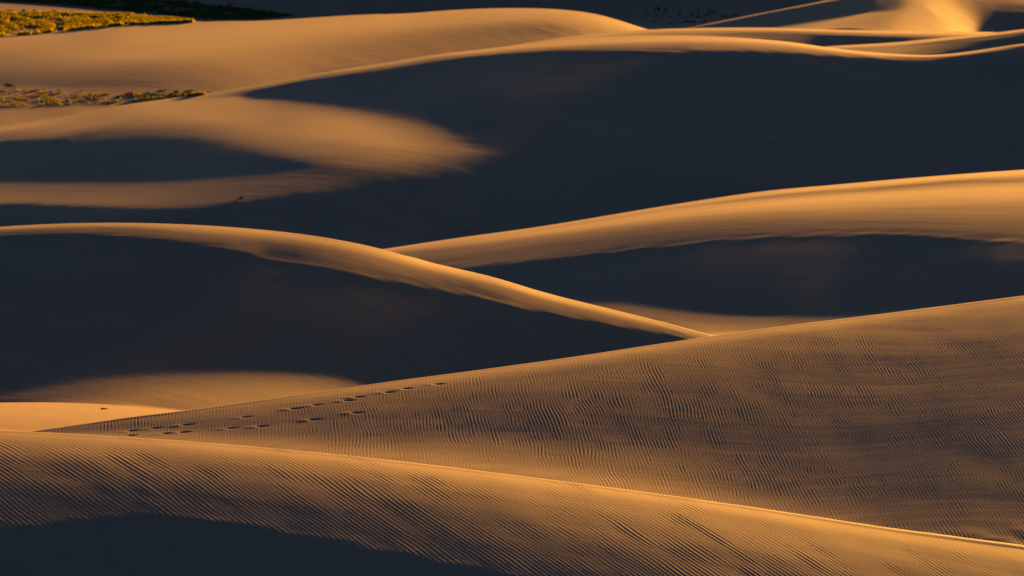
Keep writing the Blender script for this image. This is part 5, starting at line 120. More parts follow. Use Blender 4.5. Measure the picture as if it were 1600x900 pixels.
1313,-2229,874,19,10,11,2,-2,9,6,-4,-6,14,16,7,9,-18,-63,9,38,6,-74,-47,95,21,-35,-43,35,40,-13,11,1,0,1,3,-2,-6,-14,-15,-11,11,28,13,5,-2,-10,-7,-6,-1,9,21,34,31,18,-55,-7,-11,-14,-15,-11,-8,-5,-3,-3,-3,-3,-3,18,11,10,6,8,7,3,2,4,46,24,-24,-39,-30,-30,76,-156,-68,1178,-1937,713,22,17,3,5,-5,0,14,-5,-2,11,19,1,-40,-30,12,21,-4,-11,12,8,-7,20,-22,-27,-5,40,8,-2,3,1,5,0,1,-4,-12,-15,-16,1,18,7,-3,-3,3,-2,-1,5,7,8,4,-6,-9,-1,0,3,4,0,0,-1,-2,0,0,0,-3,-1,-1,5,3,6,6,7,11,14,15,61,-13,-43,-31,5,-15,148,-291,-52,994,-1606,579,34,1,-2,1,-15,-13,27,13,5,-6,3,21,-22,-29,-19,25,9,-25,-4,25,-6,10,27,-2,-90,31,60,-22,1,7,3,3,2,-5,-6,-14,-15,-13,8,29,-5,-5,2,-4,-13,-1,14,9,13,13,-23,-2,-4,-1,1,4,0,2,-2,-2,1,2,0,-1,0,-1,2,2,0,2,3,2,-3,-11,-9,-12,11,94,2,177,-383,31,-2973,2558,430,-25,-30,1,12,-20,-79,-46,95,200,133,-8,-96,-56,-71,-111,-135,-41,51,39,-27,-93,-118,-19,109,172,-92,-108,65,72,65,78,107,129,141,121,107,93,82,63,-359,47,59,67,97,-55,-389,-217,-41,6,5,5,4,0,-1,0,-1,0,-2,-1,1,-1,-2,2,-1,-1,1,-1,0,1,1,1,1,2,-5,2,6,-12,-174,160,75,-55,-24,-1546,1361,167,9,5,-7,-9,-9,-13,0,23,41,27,4,-18,-17,-26,-30,-28,-12,9,13,10,15,11,11,3,9,-6,-5,5,-1,1,0,0,1,-1,4,35,77,77,57,-118,-5,-17,-47,-90,14,247,67,-71,-102,-76,-23,-28,0,0,-1,1,1,0,2,0,0,1,-2,2,1,-1,0,0,-3,-3,-6,-5,-5,-5,9,27,25,113,-129,-84,116,-206,-1750,1815,-76,2,4,0,-7,-3,-3,-3,0,3,0,-2,-5,-3,-2,-4,-4,-1,4,8,9,7,-3,3,20,24,-6,-10,8,10,3,4,4,4,14,26,11,-18,-26,-26,-27,-5,-5,-3,-2,27,85,55,10,-7,-12,-4,-75,-4,-5,-4,-7,-6,-5,-7,-9,-11,-12,-11,-11,-6,-6,-5,-2,-1,1,4,4,4,-9,11,20,19,49,-20,-11,96,-165,-2156,2388,-229,-2,-4,-1,-4,-5,-5,-9,-6,-8,-6,-4,-1,3,3,5,5,5,6,7,6,6,4,8,13,13,8,5,6,8,8,10,8,11,8,5,-7,-25,-32,-26,-16,3,5,10,13,19,22,22,18,14,7,4,-71,-1,-4,-4,-6,-6,-8,-9,-9,-10,-12,-11,-7,-9,-6,-3,-5,0,-1,2,1,5,-19,3,13,10,4,23,54,242,119,-5319,6506,-1115,-14,-17,
-19,-20,-20,-24,-23,-25,-20,-18,-9,-1,6,14,19,20,22,21,17,20,16,19,18,21,20,24,22,23,19,20,15,12,6,0,-7,-9,-2,10,28,-109,12,17,15,14,12,8,4,-1,-7,-15,-24,-107,-20,-19,-21,-19,-17,-10,-1,-4,-12,-11,-14,-6,1,-1,-2,0,-1,-1,0,1,-1,-61,-18,4,6,-125,50,111,2622,1622,-198,279,-76,-2,1,-2,1,-3,-1,0,-2,0,-1,0,0,0,1,0,0,2,-1,3,-1,2,0,1,0,2,-1,1,1,1,0,0,0,-1,1,0,2,2,3,4,-8,1,1,1,1,1,2,0,3,0,4,1,-11,1,4,3,8,8,4,-7,-11,-16,-30,-35,4,9,8,5,4,3,3,2,2,2,-6,-1,4,3,-9,8,19,355,-213,-62,120,-55,0,-1,0,-1,0,0,-1,0,-1,0,0,0,0,0,0,2,-2,2,-1,1,-1,2,0,-1,1,0,0,0,0,-1,0,0,0,0,1,2,1,2,3,-5,2,-1,2,0,2,0,2,1,3,1,3,-10,2,-3,0,-3,1,-1,0,2,9,13,9,-18,-33,-17,-5,0,2,4,4,3,5,-10,3,3,4,-6,10,29,260,-253,10,51,-59,1,0,-1,0,0,-1,0,0,0,0,-1,0,1,0,-1,0,1,-1,1,0,1,-2,2,-1,0,-1,1,-2,0,-1,0,0,0,0,1,1,1,4,-1,0,0,1,-1,2,1,0,2,1,0,1,-2,-5,-3,1,-1,6,-1,-1,-1,2,5,14,20,-14,-20,-13,-10,-8,-1,-1,-1,3,0,-9,1,4,5,-7,12,36,191,-210,193,-23,-163,0,-1,0,-1,0,0,-1,0,-1,1,0,0,0,-1,1,-1,0,0,0,0,-2,2,-3,1,-3,0,-3,-1,-3,0,-3,-1,0,0,2,1,2,1,4,2,1,0,1,1,-1,1,-1,0,-1,-2,-1,2,4,5,6,-1,0,-2,0,0,2,4,14,26,19,-26,-36,-20,-10,-4,-3,-2,1,-20,-3,4,5,-18,20,54,233,-241,398,-168,-219,-3,0,0,-1,-1,-1,1,-2,1,-1,1,0,-1,0,1,0,-1,0,-1,-1,1,-3,0,-3,-1,-2,-2,-3,-3,-3,-2,-2,-1,-1,-2,0,0,0,-2,14,-1,1,-2,1,-2,2,-2,1,2,2,6,7,6,4,1,2,-1,-1,-1,0,-1,1,0,0,16,28,13,-31,-27,-11,-2,-2,-2,-4,-6,-1,0,-20,7,-40,200,-153,571,-325,-237,1,-2,-2,0,-2,1,-3,1,0,0,-1,0,1,1,-1,0,1,0,-2,1,-3,0,-2,0,-4,-2,-3,-2,-3,-3,-4,-2,-4,-2,-3,-4,-2,-3,-2,21,0,0,0,0,1,1,2,3,3,5,7,5,4,3,3,2,-1,0,-1,-1,0,0,-2,-1,-1,10,18,29,-10,-37,-12,-2,0,1,1,-2,-4,-5,-12,-121,190,-74,746,-538,-199,-4,0,-1,-2,0,-2,0,
0,-1,0,0,0,1,-1,2,0,0,0,2,-3,1,-1,-2,-3,0,-3,-3,-3,-3,-5,-2,-5,-4,-4,-4,-5,-4,-5,-1,28,-1,1,1,1,2,2,3,3,2,5,9,5,3,1,2,1,2,0,0,0,-1,-2,-1,0,-1,-1,4,14,20,9,-17,-17,-6,4,-5,-5,-5,-8,-10,-134,127,64,953,-809,-140,-1,-2,-1,-2,-1,-1,0,-2,1,-1,1,0,0,2,-1,3,0,1,-1,2,-1,-1,-1,-1,-3,-2,-3,-5,-3,-3,-6,-4,-5,-6,-5,-5,-4,-3,-1,30,2,-1,4,-1,4,1,3,3,4,8,10,-1,2,0,3,0,2,2,1,-1,1,-2,-1,-3,-1,0,2,3,12,22,3,2,-19,-3,-10,-11,-6,-8,-11,-120,120,42,1049,-977,-72,-1,-1,-2,-1,-1,-2,0,0,-2,1,0,2,-1,2,2,-1,2,1,2,-1,1,-2,-1,0,-2,-4,-2,-3,-5,-4,-4,-7,-3,-6,-5,-3,-5,0,-1,30,0,2,0,3,1,3,3,2,1,10,9,-3,0,4,-1,2,2,1,1,2,0,0,-3,-1,-2,-1,-2,2,8,15,25,-11,-21,0,-6,-2,-1,6,-14,-109,84,5,511,-496,-17,2,-3,1,-1,-1,1,-3,2,-1,1,0,-1,2,-1,2,0,1,0,-1,1,0,0,1,-3,1,-2,-1,-2,-2,-2,-2,-2,-3,-1,-3,-2,1,-2,0,13,1,0,0,2,0,0,1,2,4,4,1,-2,1,0,1,2,-1,2,0,0,1,-1,1,-2,0,-2,2,-3,0,4,4,20,1,-11,-7,-4,0,2,-5,-56,34,-24,501,-498,-4,-1,0,-1,0,0,-1,0,-1,2,-2,1,1,-1,2,-1,2,-1,1,0,0,0,0,-1,0,-1,-1,-1,-2,-2,-2,-2,-1,-3,-2,-1,-1,-2,0,2,10,0,1,1,0,1,0,2,0,5,3,-1,0,1,0,2,-1,1,1,1,1,-2,2,-1,-1,-1,0,-1,1,-2,-2,1,7,26,35,-44,-14,-6,3,-5,-67,45,-61,501,-510,7,-2,2,-1,1,-1,-1,2,-1,-1,1,1,-1,2,-1,0,-1,2,0,0,-1,1,-1,0,0,-2,0,-2,-1,-2,-2,-2,-1,-3,-1,0,-3,1,-1,-1,12,0,1,1,0,1,2,-1,2,2,3,0,0,0,1,1,0,2,-1,1,0,2,-1,0,0,-2,-1,0,0,0,-2,-2,-2,10,48,21,-51,-12,4,-17,-81,59,-166,1019,-1094,64,2,1,3,0,3,2,0,2,0,1,-1,1,-2,0,-1,-1,-2,-1,0,0,-2,1,-1,0,-3,-1,-3,-3,-3,-4,-4,-5,0,-3,-3,2,-1,1,0,18,1,-1,1,1,3,1,5,2,9,-2,-2,0,3,1,1,3,-1,2,1,1,0,2,-2,-1,-2,0,-2,0,-1,-1,-3,-3,1,11,52,66,-5,-31,-90,-168,147,-1507,496,-571,66,2,1,2,3,3,2,3,0,2,-1,0,-2,
0,-2,-2,-1,-2,-1,-1,0,0,-1,0,-2,1,-1,-2,-1,-1,-2,-2,0,-4,1,0,0,0,3,1,7,-1,2,-2,1,-2,2,2,4,3,-3,-1,2,-1,2,1,0,2,0,0,1,-1,0,1,0,-1,0,-1,-2,0,0,-1,0,-1,3,4,-1,3,69,-16,-92,-18,-1234,475,-576,89,1,3,3,5,5,4,2,3,0,1,-2,-1,-2,-3,-3,-2,-1,-3,-1,0,-2,1,-2,0,-1,-1,1,-3,-1,-1,-1,-3,0,-1,-1,1,2,1,4,5,3,-2,2,-1,-1,0,-2,3,5,-2,-11,4,3,2,3,3,2,2,0,1,1,-2,1,-2,0,-1,-2,0,-2,-1,0,1,0,0,3,1,1,31,22,-31,-274,-995,469,-603,119,0,3,7,7,5,6,5,3,2,0,-1,-3,-4,-4,-3,-4,-3,-1,-1,-3,-1,-2,0,-1,-1,-1,-1,0,-1,-1,-1,-1,-2,-1,1,-1,1,2,4,7,1,2,1,2,1,-2,-3,-6,-13,-8,9,15,1,3,1,2,1,1,2,-1,0,1,-2,1,0,-1,1,-2,0,-2,2,2,8,26,2,-27,-5,22,3,48,-816,-195,478,-655,159,-2,5,9,10,8,6,7,5,5,0,-2,-5,-5,-6,-4,-3,-4,-3,-4,-2,-3,-2,-3,-1,-1,-1,-1,0,0,0,-1,0,0,-3,0,-1,1,1,2,10,1,1,1,0,2,-2,-10,-10,-7,9,10,10,2,0,1,-3,2,-1,2,-2,0,0,0,1,2,1,0,0,-1,0,-3,2,1,13,35,28,-14,-27,-16,73,-1513,885,442,-660,206,-5,1,12,13,4,8,7,11,5,3,-3,-6,-6,-5,-4,-5,-3,-7,-4,-6,-4,-5,-2,-4,-2,-2,1,0,1,0,2,1,0,0,-1,-1,-3,0,-2,12,-1,0,-1,-2,-3,1,6,9,2,0,1,0,0,0,0,0,-2,1,-2,2,0,-1,1,-1,1,1,1,1,0,-1,0,0,-2,1,-4,2,18,103,1,-136,-1875,1700,407,-834,448,9,4,-17,-4,16,12,7,5,8,14,6,-3,4,6,-3,-15,-17,-13,-16,-15,-15,-14,-11,-10,-7,-2,-4,3,3,8,8,7,6,8,1,-1,-6,-15,-15,17,-4,-2,-2,7,22,38,-15,-16,-3,4,2,0,0,2,-2,1,0,-2,-1,1,-1,0,0,0,0,0,1,1,2,2,0,-2,0,-3,-3,-2,4,44,67,-1506,-900,2280,-80,-82,188,9,0,2,-4,-1,-1,-17,-15,1,-1,14,25,14,9,4,-16,-13,-8,-7,-9,-11,-8,-9,-4,-4,-5,0,0,3,5,5,7,7,6,6,1,-4,-7,-10,2,-3,-5,-6,-3,15,53,-39,-7,1,0,2,1,0,-1,1,0,-1,1,-1,0,0,0,0,0,-1,0,1,0,1,-1,1,1,-1,0,2,-2,-6,-1,15,-1527,1523,-10,-480,401,102,-1,0,4,-4,-17,-11,8,11,1,6,11,16,23,27,9,-32,-16,
-5,-6,-12,-19,-15,-10,-8,-4,-4,-4,-2,-1,0,5,12,19,15,8,3,2,-1,-3,-19,-7,-17,-22,-23,13,137,-93,-1,3,0,-1,4,-2,-1,2,0,0,-1,1,-1,0,0,0,0,0,0,-1,1,-1,2,-1,3,-3,-1,6,1,-13,-21,-11,-1309,1417,-71,-2184,2709,-488,4,1,-5,-12,-7,-8,-3,-1,0,4,5,8,9,10,41,127,65,-44,-65,-57,-41,-34,-22,-10,-3,1,-4,-3,-2,0,1,0,-1,-2,1,2,0,5,11,5,13,23,29,31,-6,-162,65,-5,-2,-2,-3,8,-2,-2,-4,-3,3,2,1,0,1,0,-4,-4,-2,1,0,-1,-1,-4,-6,-29,-53,-166,-120,-39,5,-415,9,214,-1724,694,-1133,1343,-199,1,0,-1,0,0,-1,1,1,2,4,4,8,7,9,5,-19,-11,29,20,4,-4,-9,-14,-19,-16,-13,-6,-2,-2,1,3,2,-1,3,1,3,7,6,4,-9,-2,-3,-1,-13,-36,-53,77,22,2,1,5,-13,4,3,2,3,-2,-1,-2,0,0,0,0,0,-2,-8,-9,-13,-15,-16,-16,-5,22,-26,-5,0,-8,-139,-15,-101,-16,358,-1246,1453,-204,0,0,2,4,2,4,5,3,6,3,5,1,2,-6,-13,-19,-6,19,26,26,16,5,-4,-12,-20,-21,-17,-15,-5,-2,3,5,6,2,4,1,-2,-3,-7,-3,-1,0,0,3,-6,-7,13,11,6,-4,-12,-6,-6,-5,-7,-5,-6,-4,-3,-4,-2,-3,0,1,0,0,-1,1,-1,-1,2,4,9,-6,8,11,7,-17,-9,-331,92,176,-1643,1855,-212,1,1,2,5,5,6,6,6,5,4,3,0,-5,-7,-8,-5,3,14,22,25,25,16,4,-3,-13,-15,-23,-24,-19,-4,-7,-8,-3,-1,-8,-6,-7,-10,-9,14,-3,3,2,4,2,-2,1,-3,-6,-4,-10,12,-5,-6,-5,-5,-5,-4,-5,-2,-3,-1,-1,1,1,3,3,3,5,5,4,8,6,-9,10,10,8,8,2,-312,-25,168,-5909,6153,-253,0,3,6,9,12,14,12,14,14,14,12,13,16,22,27,39,46,56,63,65,67,65,60,48,37,16,3,-22,-53,-95,-116,-134,-151,-159,-150,-144,-135,-122,-109,289,-14,-12,-4,2,16,22,27,30,27,22,20,117,5,4,4,2,1,0,3,0,0,1,2,1,3,1,4,3,4,4,5,5,4,-26,-2,10,8,-33,24,-374,-216,251,-511,498,10,-1,1,0,0,-1,-1,3,0,2,2,4,4,5,6,8,5,10,6,8,10,7,9,6,8,4,4,-1,0,-6,-6,-9,-13,-18,-22,-23,-24,-22,-16,-8,25,-8,-16,-30,-43,-37,45,60,35,21,13,7,-3,2,1,-1,-1,-2,0,-4,-1,-1,-2,-2,-1,-2,-1,-2,-1,-1,0,-1,-3,2,-13,-4,2,2,-19,12,-52,134,-20,16,-11,-6,1,-1,-1,0,1,0,-1,1,-1,2,-1,1,2,0,1,3,-1,2,2,0,3,0,
1,1,0,1,0,-3,1,-1,-2,0,-3,-1,-5,-5,-5,-2,8,10,7,10,6,-9,-27,-9,-4,4,4,5,3,3,1,1,0,-1,0,-3,0,-2,-1,0,-1,-1,-1,1,-1,0,0,0,0,1,0,-4,0,1,2,-6,5,-9,27,0,67,-52,-16,0,-1,1,-1,0,0,0,0,0,0,1,1,1,0,2,1,2,1,0,2,1,1,3,-2,3,-2,0,-1,-2,-1,0,-4,0,-2,-3,-6,-6,-3,6,10,6,5,0,0,17,3,-28,-8,1,2,4,-1,1,1,1,-3,-2,-3,0,-3,-1,-2,0,-2,1,-2,0,1,0,0,2,0,1,-5,0,2,1,-5,4,-11,26,-2,292,-238,-54,-2,0,-2,0,-1,-1,0,0,2,-1,2,1,0,4,3,1,3,3,2,3,1,4,0,4,0,0,-2,-3,-5,-5,-8,-6,-5,-7,-4,-5,-13,-4,9,26,11,6,6,7,1,19,14,-4,-6,-4,-2,-20,1,0,0,-7,-9,-7,-10,-4,-6,-4,-3,-1,-2,0,2,0,2,2,1,4,1,-8,0,3,4,-11,6,-30,24,1,517,-439,-79,0,-3,0,-1,-2,1,-2,2,-1,1,1,1,3,0,2,4,1,2,3,1,3,1,3,0,0,1,-2,-5,-6,-13,-12,-16,-18,-10,-3,4,9,42,23,-3,-2,1,5,12,21,14,-23,-10,-1,4,9,-12,7,9,8,-12,-17,-16,-9,-9,-5,-3,-1,-1,0,2,0,2,0,2,2,0,3,-7,1,2,1,-11,1,-29,-31,-13,341,-302,-39,-1,0,-1,-2,1,-1,1,-2,2,0,0,1,0,2,-1,2,1,0,1,1,1,0,0,0,0,0,-2,-1,-5,-6,-11,-12,-11,-7,-1,15,45,9,-4,-9,-1,0,3,6,9,3,-9,-8,-6,-5,-1,2,5,7,11,-3,-9,-4,-1,1,0,1,-2,1,-2,0,-1,-1,0,-1,0,0,-1,0,-1,0,1,-5,0,-13,-37,-15,392,-358,-33,-3,1,-2,0,0,-1,0,0,0,0,1,1,0,0,2,-1,2,0,0,1,0,0,0,0,-1,-1,-1,-3,-5,-6,-12,-13,-13,-4,13,36,24,1,-3,-8,-2,-1,4,7,6,3,-11,-4,-7,-5,-5,1,-3,-4,-6,0,20,16,7,0,0,-3,-2,-3,-1,-3,-1,-1,-1,-1,-2,0,-1,2,-1,-1,-2,0,-2,-4,-58,-17,432,-401,-32,1,-3,1,0,-2,0,0,1,-2,2,0,0,0,1,0,1,-1,2,-1,1,-1,1,-2,-1,-1,-2,-1,-4,-3,-9,-8,-15,-12,2,34,35,2,1,0,-11,-2,2,2,5,9,-2,-7,-6,-5,-4,-5,2,-4,-4,-5,-3,11,9,8,7,3,2,0,0,-2,0,-2,-2,-1,0,-2,-1,-2,4,0,-2,-2,4,-5,8,-75,-24,462,-434,-29,-1,1,-1,-1,0,-1,0,0,1,-1,0,1,0,0,0,0,0,0,1,-1,0,-2,-1,-1,-2,-2,-4,
-2,-6,-4,-12,-8,-6,17,40,8,1,4,-1,-10,-2,-1,3,8,5,-1,-7,-5,-3,-3,-6,-1,-2,-3,-8,0,7,8,5,5,4,1,3,0,2,-1,0,1,-2,-1,-1,0,-1,5,-1,-1,-1,5,-3,22,-92,-31,974,-925,-49,-2,-1,-1,-1,0,-1,-1,-1,0,-1,0,0,0,-1,0,0,-1,0,-1,-3,-1,-4,-2,-6,-6,-7,-6,-8,-9,-10,-11,-3,51,50,7,-1,8,11,-4,-22,-3,-4,6,17,12,-10,-10,-2,-5,-3,-16,-6,-8,-5,-21,3,16,14,8,6,3,4,2,3,2,3,2,0,3,0,0,0,-1,15,5,-5,-2,28,-13,110,-234,-80,501,-479,-22,0,-1,0,-1,-1,1,-1,-1,-2,2,-2,-1,1,-1,-1,-1,1,-2,0,-1,-2,-1,-4,-1,-4,-4,-5,-4,-2,-2,6,22,27,-1,-5,0,7,4,-1,-12,-2,-2,1,7,14,-5,-6,-8,-7,5,-7,-3,-8,-14,3,20,0,-2,3,2,1,2,0,-1,1,1,2,3,0,1,2,0,1,9,2,1,-1,18,-2,88,-134,-49,508,-489,-20,1,0,-1,0,-1,0,-2,0,-1,-2,0,0,-2,0,-1,-1,-1,0,-2,0,-2,-2,-2,-3,-2,-5,-3,-3,-3,2,18,31,3,1,-6,0,9,3,-2,-12,-3,-2,0,8,16,-6,-7,-7,-16,-34,5,31,4,2,3,1,-8,-1,1,1,4,0,1,-1,0,0,2,2,1,3,0,1,1,9,3,1,-1,24,-4,116,-140,-58,515,-503,-11,-1,0,-1,1,-2,-1,0,-2,0,-3,0,-3,0,-1,-1,-2,0,-1,0,-2,-1,-1,-2,-2,-3,-2,-3,-1,1,8,19,18,4,1,-5,-2,5,8,3,-16,-5,-2,-3,3,31,-1,-46,-35,17,23,2,-1,2,1,5,-2,-2,-3,-1,2,2,1,2,1,-1,-1,0,2,3,0,2,2,0,8,4,1,2,22,-2,142,-137,-66,521,-519,-2,1,-1,1,-3,2,-3,0,-2,-3,0,-3,-1,-2,-2,-1,-1,-2,0,-1,1,-2,0,-1,-1,-1,0,-1,1,4,6,17,12,4,3,-7,-6,8,6,2,-11,-1,-2,0,-5,-18,-13,30,-1,-11,-3,4,3,-1,3,1,1,-2,-3,0,1,0,3,2,1,1,-2,1,-1,2,2,1,0,3,6,4,2,0,24,0,160,-120,-76,1051,-1092,43,-2,1,-1,0,-3,-1,-6,-3,-3,-6,-6,-4,-6,-4,-5,-3,-3,-1,0,1,5,2,6,3,4,6,4,6,2,10,24,11,3,5,-12,-9,9,9,12,-23,-1,0,-6,-10,-30,-19,32,13,-10,-11,-1,9,2,2,3,1,-3,-2,-3,-1,1,3,3,6,6,5,-2,-1,-3,-1,2,2,1,14,6,3,3,43,2,338,-146,-159,1104,-1248,144,1,0,-1,-1,-2,-4,-3,-6,-6,-6,-6,-10,-7,-7,-7,-5,-3,-3,3,7,11,19,18,12,10,6,9,5,-6,4,-11,4,
36,-31,-20,5,13,12,18,-18,4,-5,-9,-15,-22,-14,9,14,-1,-12,-12,18,1,1,3,1,-2,-1,0,0,3,3,3,5,5,5,3,0,-3,-1,1,-1,2,9,6,1,1,32,-3,286,61,-142,609,-742,132,2,-1,1,-1,-2,-1,-4,-2,-4,-3,-6,-3,-4,-6,-3,-4,-4,1,1,5,9,18,16,9,6,3,0,5,-14,-14,-12,20,-10,1,0,5,-1,9,9,-5,1,4,-2,-7,-14,-13,-6,3,6,5,2,1,-1,1,1,3,3,0,-1,0,-1,-1,1,-1,-1,1,2,4,4,0,-4,0,0,5,2,-1,0,7,-1,105,122,-45,618,-798,180,1,2,-2,0,-2,-4,-1,-3,-5,-4,-2,-5,-5,-3,-5,-3,-3,-1,1,6,12,19,16,12,7,4,5,-13,-19,-18,13,5,-6,-2,0,4,4,-2,0,-3,-2,-1,2,-1,-1,-3,3,3,2,1,1,-3,-1,0,1,2,0,0,0,-2,0,-1,-1,1,-1,-1,-1,-1,1,-1,3,2,0,-1,1,1,-2,-1,1,78,162,-10,958,-1349,395,3,2,-1,-5,-4,-4,-6,-5,-5,-4,-7,-2,-6,-3,-3,-4,-1,-5,-3,1,17,32,39,25,8,1,-10,-28,-28,-8,8,8,-1,-7,-6,6,7,2,2,-8,-3,-3,-1,-1,0,0,2,4,3,3,2,-5,0,0,-1,2,1,1,-1,1,-3,1,-1,-3,0,-2,0,0,-1,1,-7,-13,-20,-82,14,39,26,-15,19,73,302,18,290,-457,172,-1,1,1,-3,-3,-3,1,-4,1,-4,2,-3,2,0,1,1,2,1,-7,-14,-3,21,30,14,-9,-9,-5,-12,-3,-4,2,3,3,-4,-3,-1,7,-1,2,-2,-1,-3,0,-1,-1,2,0,1,1,2,0,-1,0,-2,3,-2,2,-1,1,-1,2,-2,0,0,-1,-1,0,-2,3,0,5,1,-27,-172,35,87,43,-2,-2,-5,132,-51,81,-164,83,0,1,-2,1,0,1,-2,1,0,1,-2,1,1,-2,1,1,-2,2,3,1,-7,-3,2,15,25,9,-19,-28,2,-4,0,3,4,-3,-3,-2,5,1,-1,4,-4,-3,0,-1,-1,2,2,-1,0,2,1,0,-2,0,0,1,0,0,0,1,-1,0,0,1,-2,0,-1,0,-3,4,7,11,-53,-512,137,273,142,72,-45,-6,69,-64,-1077,1077,-9,1,-2,0,2,3,2,1,2,-1,3,1,2,0,4,1,3,5,4,11,12,-1,-44,-54,-28,-10,-1,16,44,45,24,-33,-75,-102,-166,-377,-359,85,276,262,309,56,48,26,10,-11,-27,-18,8,14,10,9,12,2,1,0,-1,-1,2,-1,1,1,2,3,1,3,4,1,3,1,-4,-4,1,98,697,-172,-379,-201,-59,43,319,35,-124,-1242,1241,-10,0,-2,0,3,0,1,2,0,3,-1,3,0,2,1,4,2,4,4,3,1,-10,-27,-30,-25,-10,0,10,24,15,-7,-47,-85,-91,-25,157,187,-62,
-45,26,20,4,-1,1,-1,1,6,3,-5,-5,1,0,0,1,2,-1,0,0,0,0,-1,2,-1,-1,1,1,-1,1,-1,1,0,-3,-5,-4,47,-21,-15,-2,0,3,5,0,22,-1553,1544,-5,-3,-1,0,-2,1,0,0,1,1,0,0,3,0,2,1,2,1,-1,-2,-5,-11,-14,-17,-14,-10,-4,2,-2,-3,-14,-21,-16,12,69,132,106,-24,-107,-97,9,-1,4,5,11,12,11,6,-3,-5,-7,-4,5,0,0,0,0,2,-1,1,0,-1,2,-1,0,-1,1,-1,0,-1,1,1,1,2,15,0,-6,-6,-2,-1,11,-6,-3,-2419,2372,21,-4,-5,-2,-3,-1,-2,0,1,-2,2,0,0,2,1,1,-1,-1,-3,-7,-9,-12,-13,-15,-14,-10,-7,-8,-3,-6,0,7,27,55,83,88,55,-11,-68,-82,-26,-9,-3,1,3,6,5,3,3,0,-1,-3,6,0,-1,0,1,-1,0,1,0,0,0,1,0,0,0,2,-1,1,1,1,2,1,4,3,-1,-1,2,-1,16,-8,8,-10869,9879,424,-133,-126,-119,-109,-98,-83,-72,-58,-46,-37,-30,-27,-24,-24,-24,-25,-27,-28,-27,-26,-20,-13,2,17,35,56,80,107,139,171,201,220,224,200,160,106,52,5,-32,-19,-14,-15,-12,-12,-10,-8,-7,-6,-5,-3,-1,55,0,-1,1,0,0,2,0,3,1,2,2,3,4,2,3,4,3,5,2,4,4,-3,3,7,7,15,16,364,101,-200,12103,-12325,74,-98,-106,-103,-95,-85,-75,-64,-59,-54,-54,-50,-47,-44,-37,-33,-25,-18,-8,1,13,23,35,41,46,47,46,49,47,50,51,47,48,44,48,49,51,48,47,45,179,11,10,10,10,9,8,9,7,8,5,7,30,2,4,2,2,3,1,3,1,2,1,2,2,-1,3,1,1,1,0,2,0,0,8,3,1,1,22,2,260,15,-139,16791,-17416,1054,-132,-160,-91,-91,-33,-52,-146,-185,-197,-192,-173,-150,-119,-92,-62,-36,-12,3,18,27,34,35,41,44,50,57,60,60,57,52,57,55,61,55,54,52,54,57,58,248,13,14,12,12,11,11,9,11,10,11,8,46,3,5,2,6,2,3,3,4,2,3,3,1,5,0,2,3,1,1,1,1,2,11,7,2,-1,38,-3,353,-53,-170,4994,-5883,896,201,252,132,65,-67,-174,-251,-205,-145,-105,-82,-61,-50,-38,-28,-17,-8,3,10,14,13,17,13,16,16,22,19,20,22,24,22,22,19,19,20,22,24,21,17,96,6,4,6,5,4,5,5,4,2,3,4,19,3,0,3,0,3,1,2,0,2,1,0,2,-1,2,1,0,1,2,-1,2,-1,7,0,-1,1,14,2,136,-25,-75,670,-508,-81,48,11,-1,19,27,70,101,-88,-127,-93,-64,-46,-30,-21,-17,-12,-9,-5,-4,-2,3,1,5,3,4,-1,3,4,6,8,9,7,6,6,8,8,6,7,8,35,0,2,
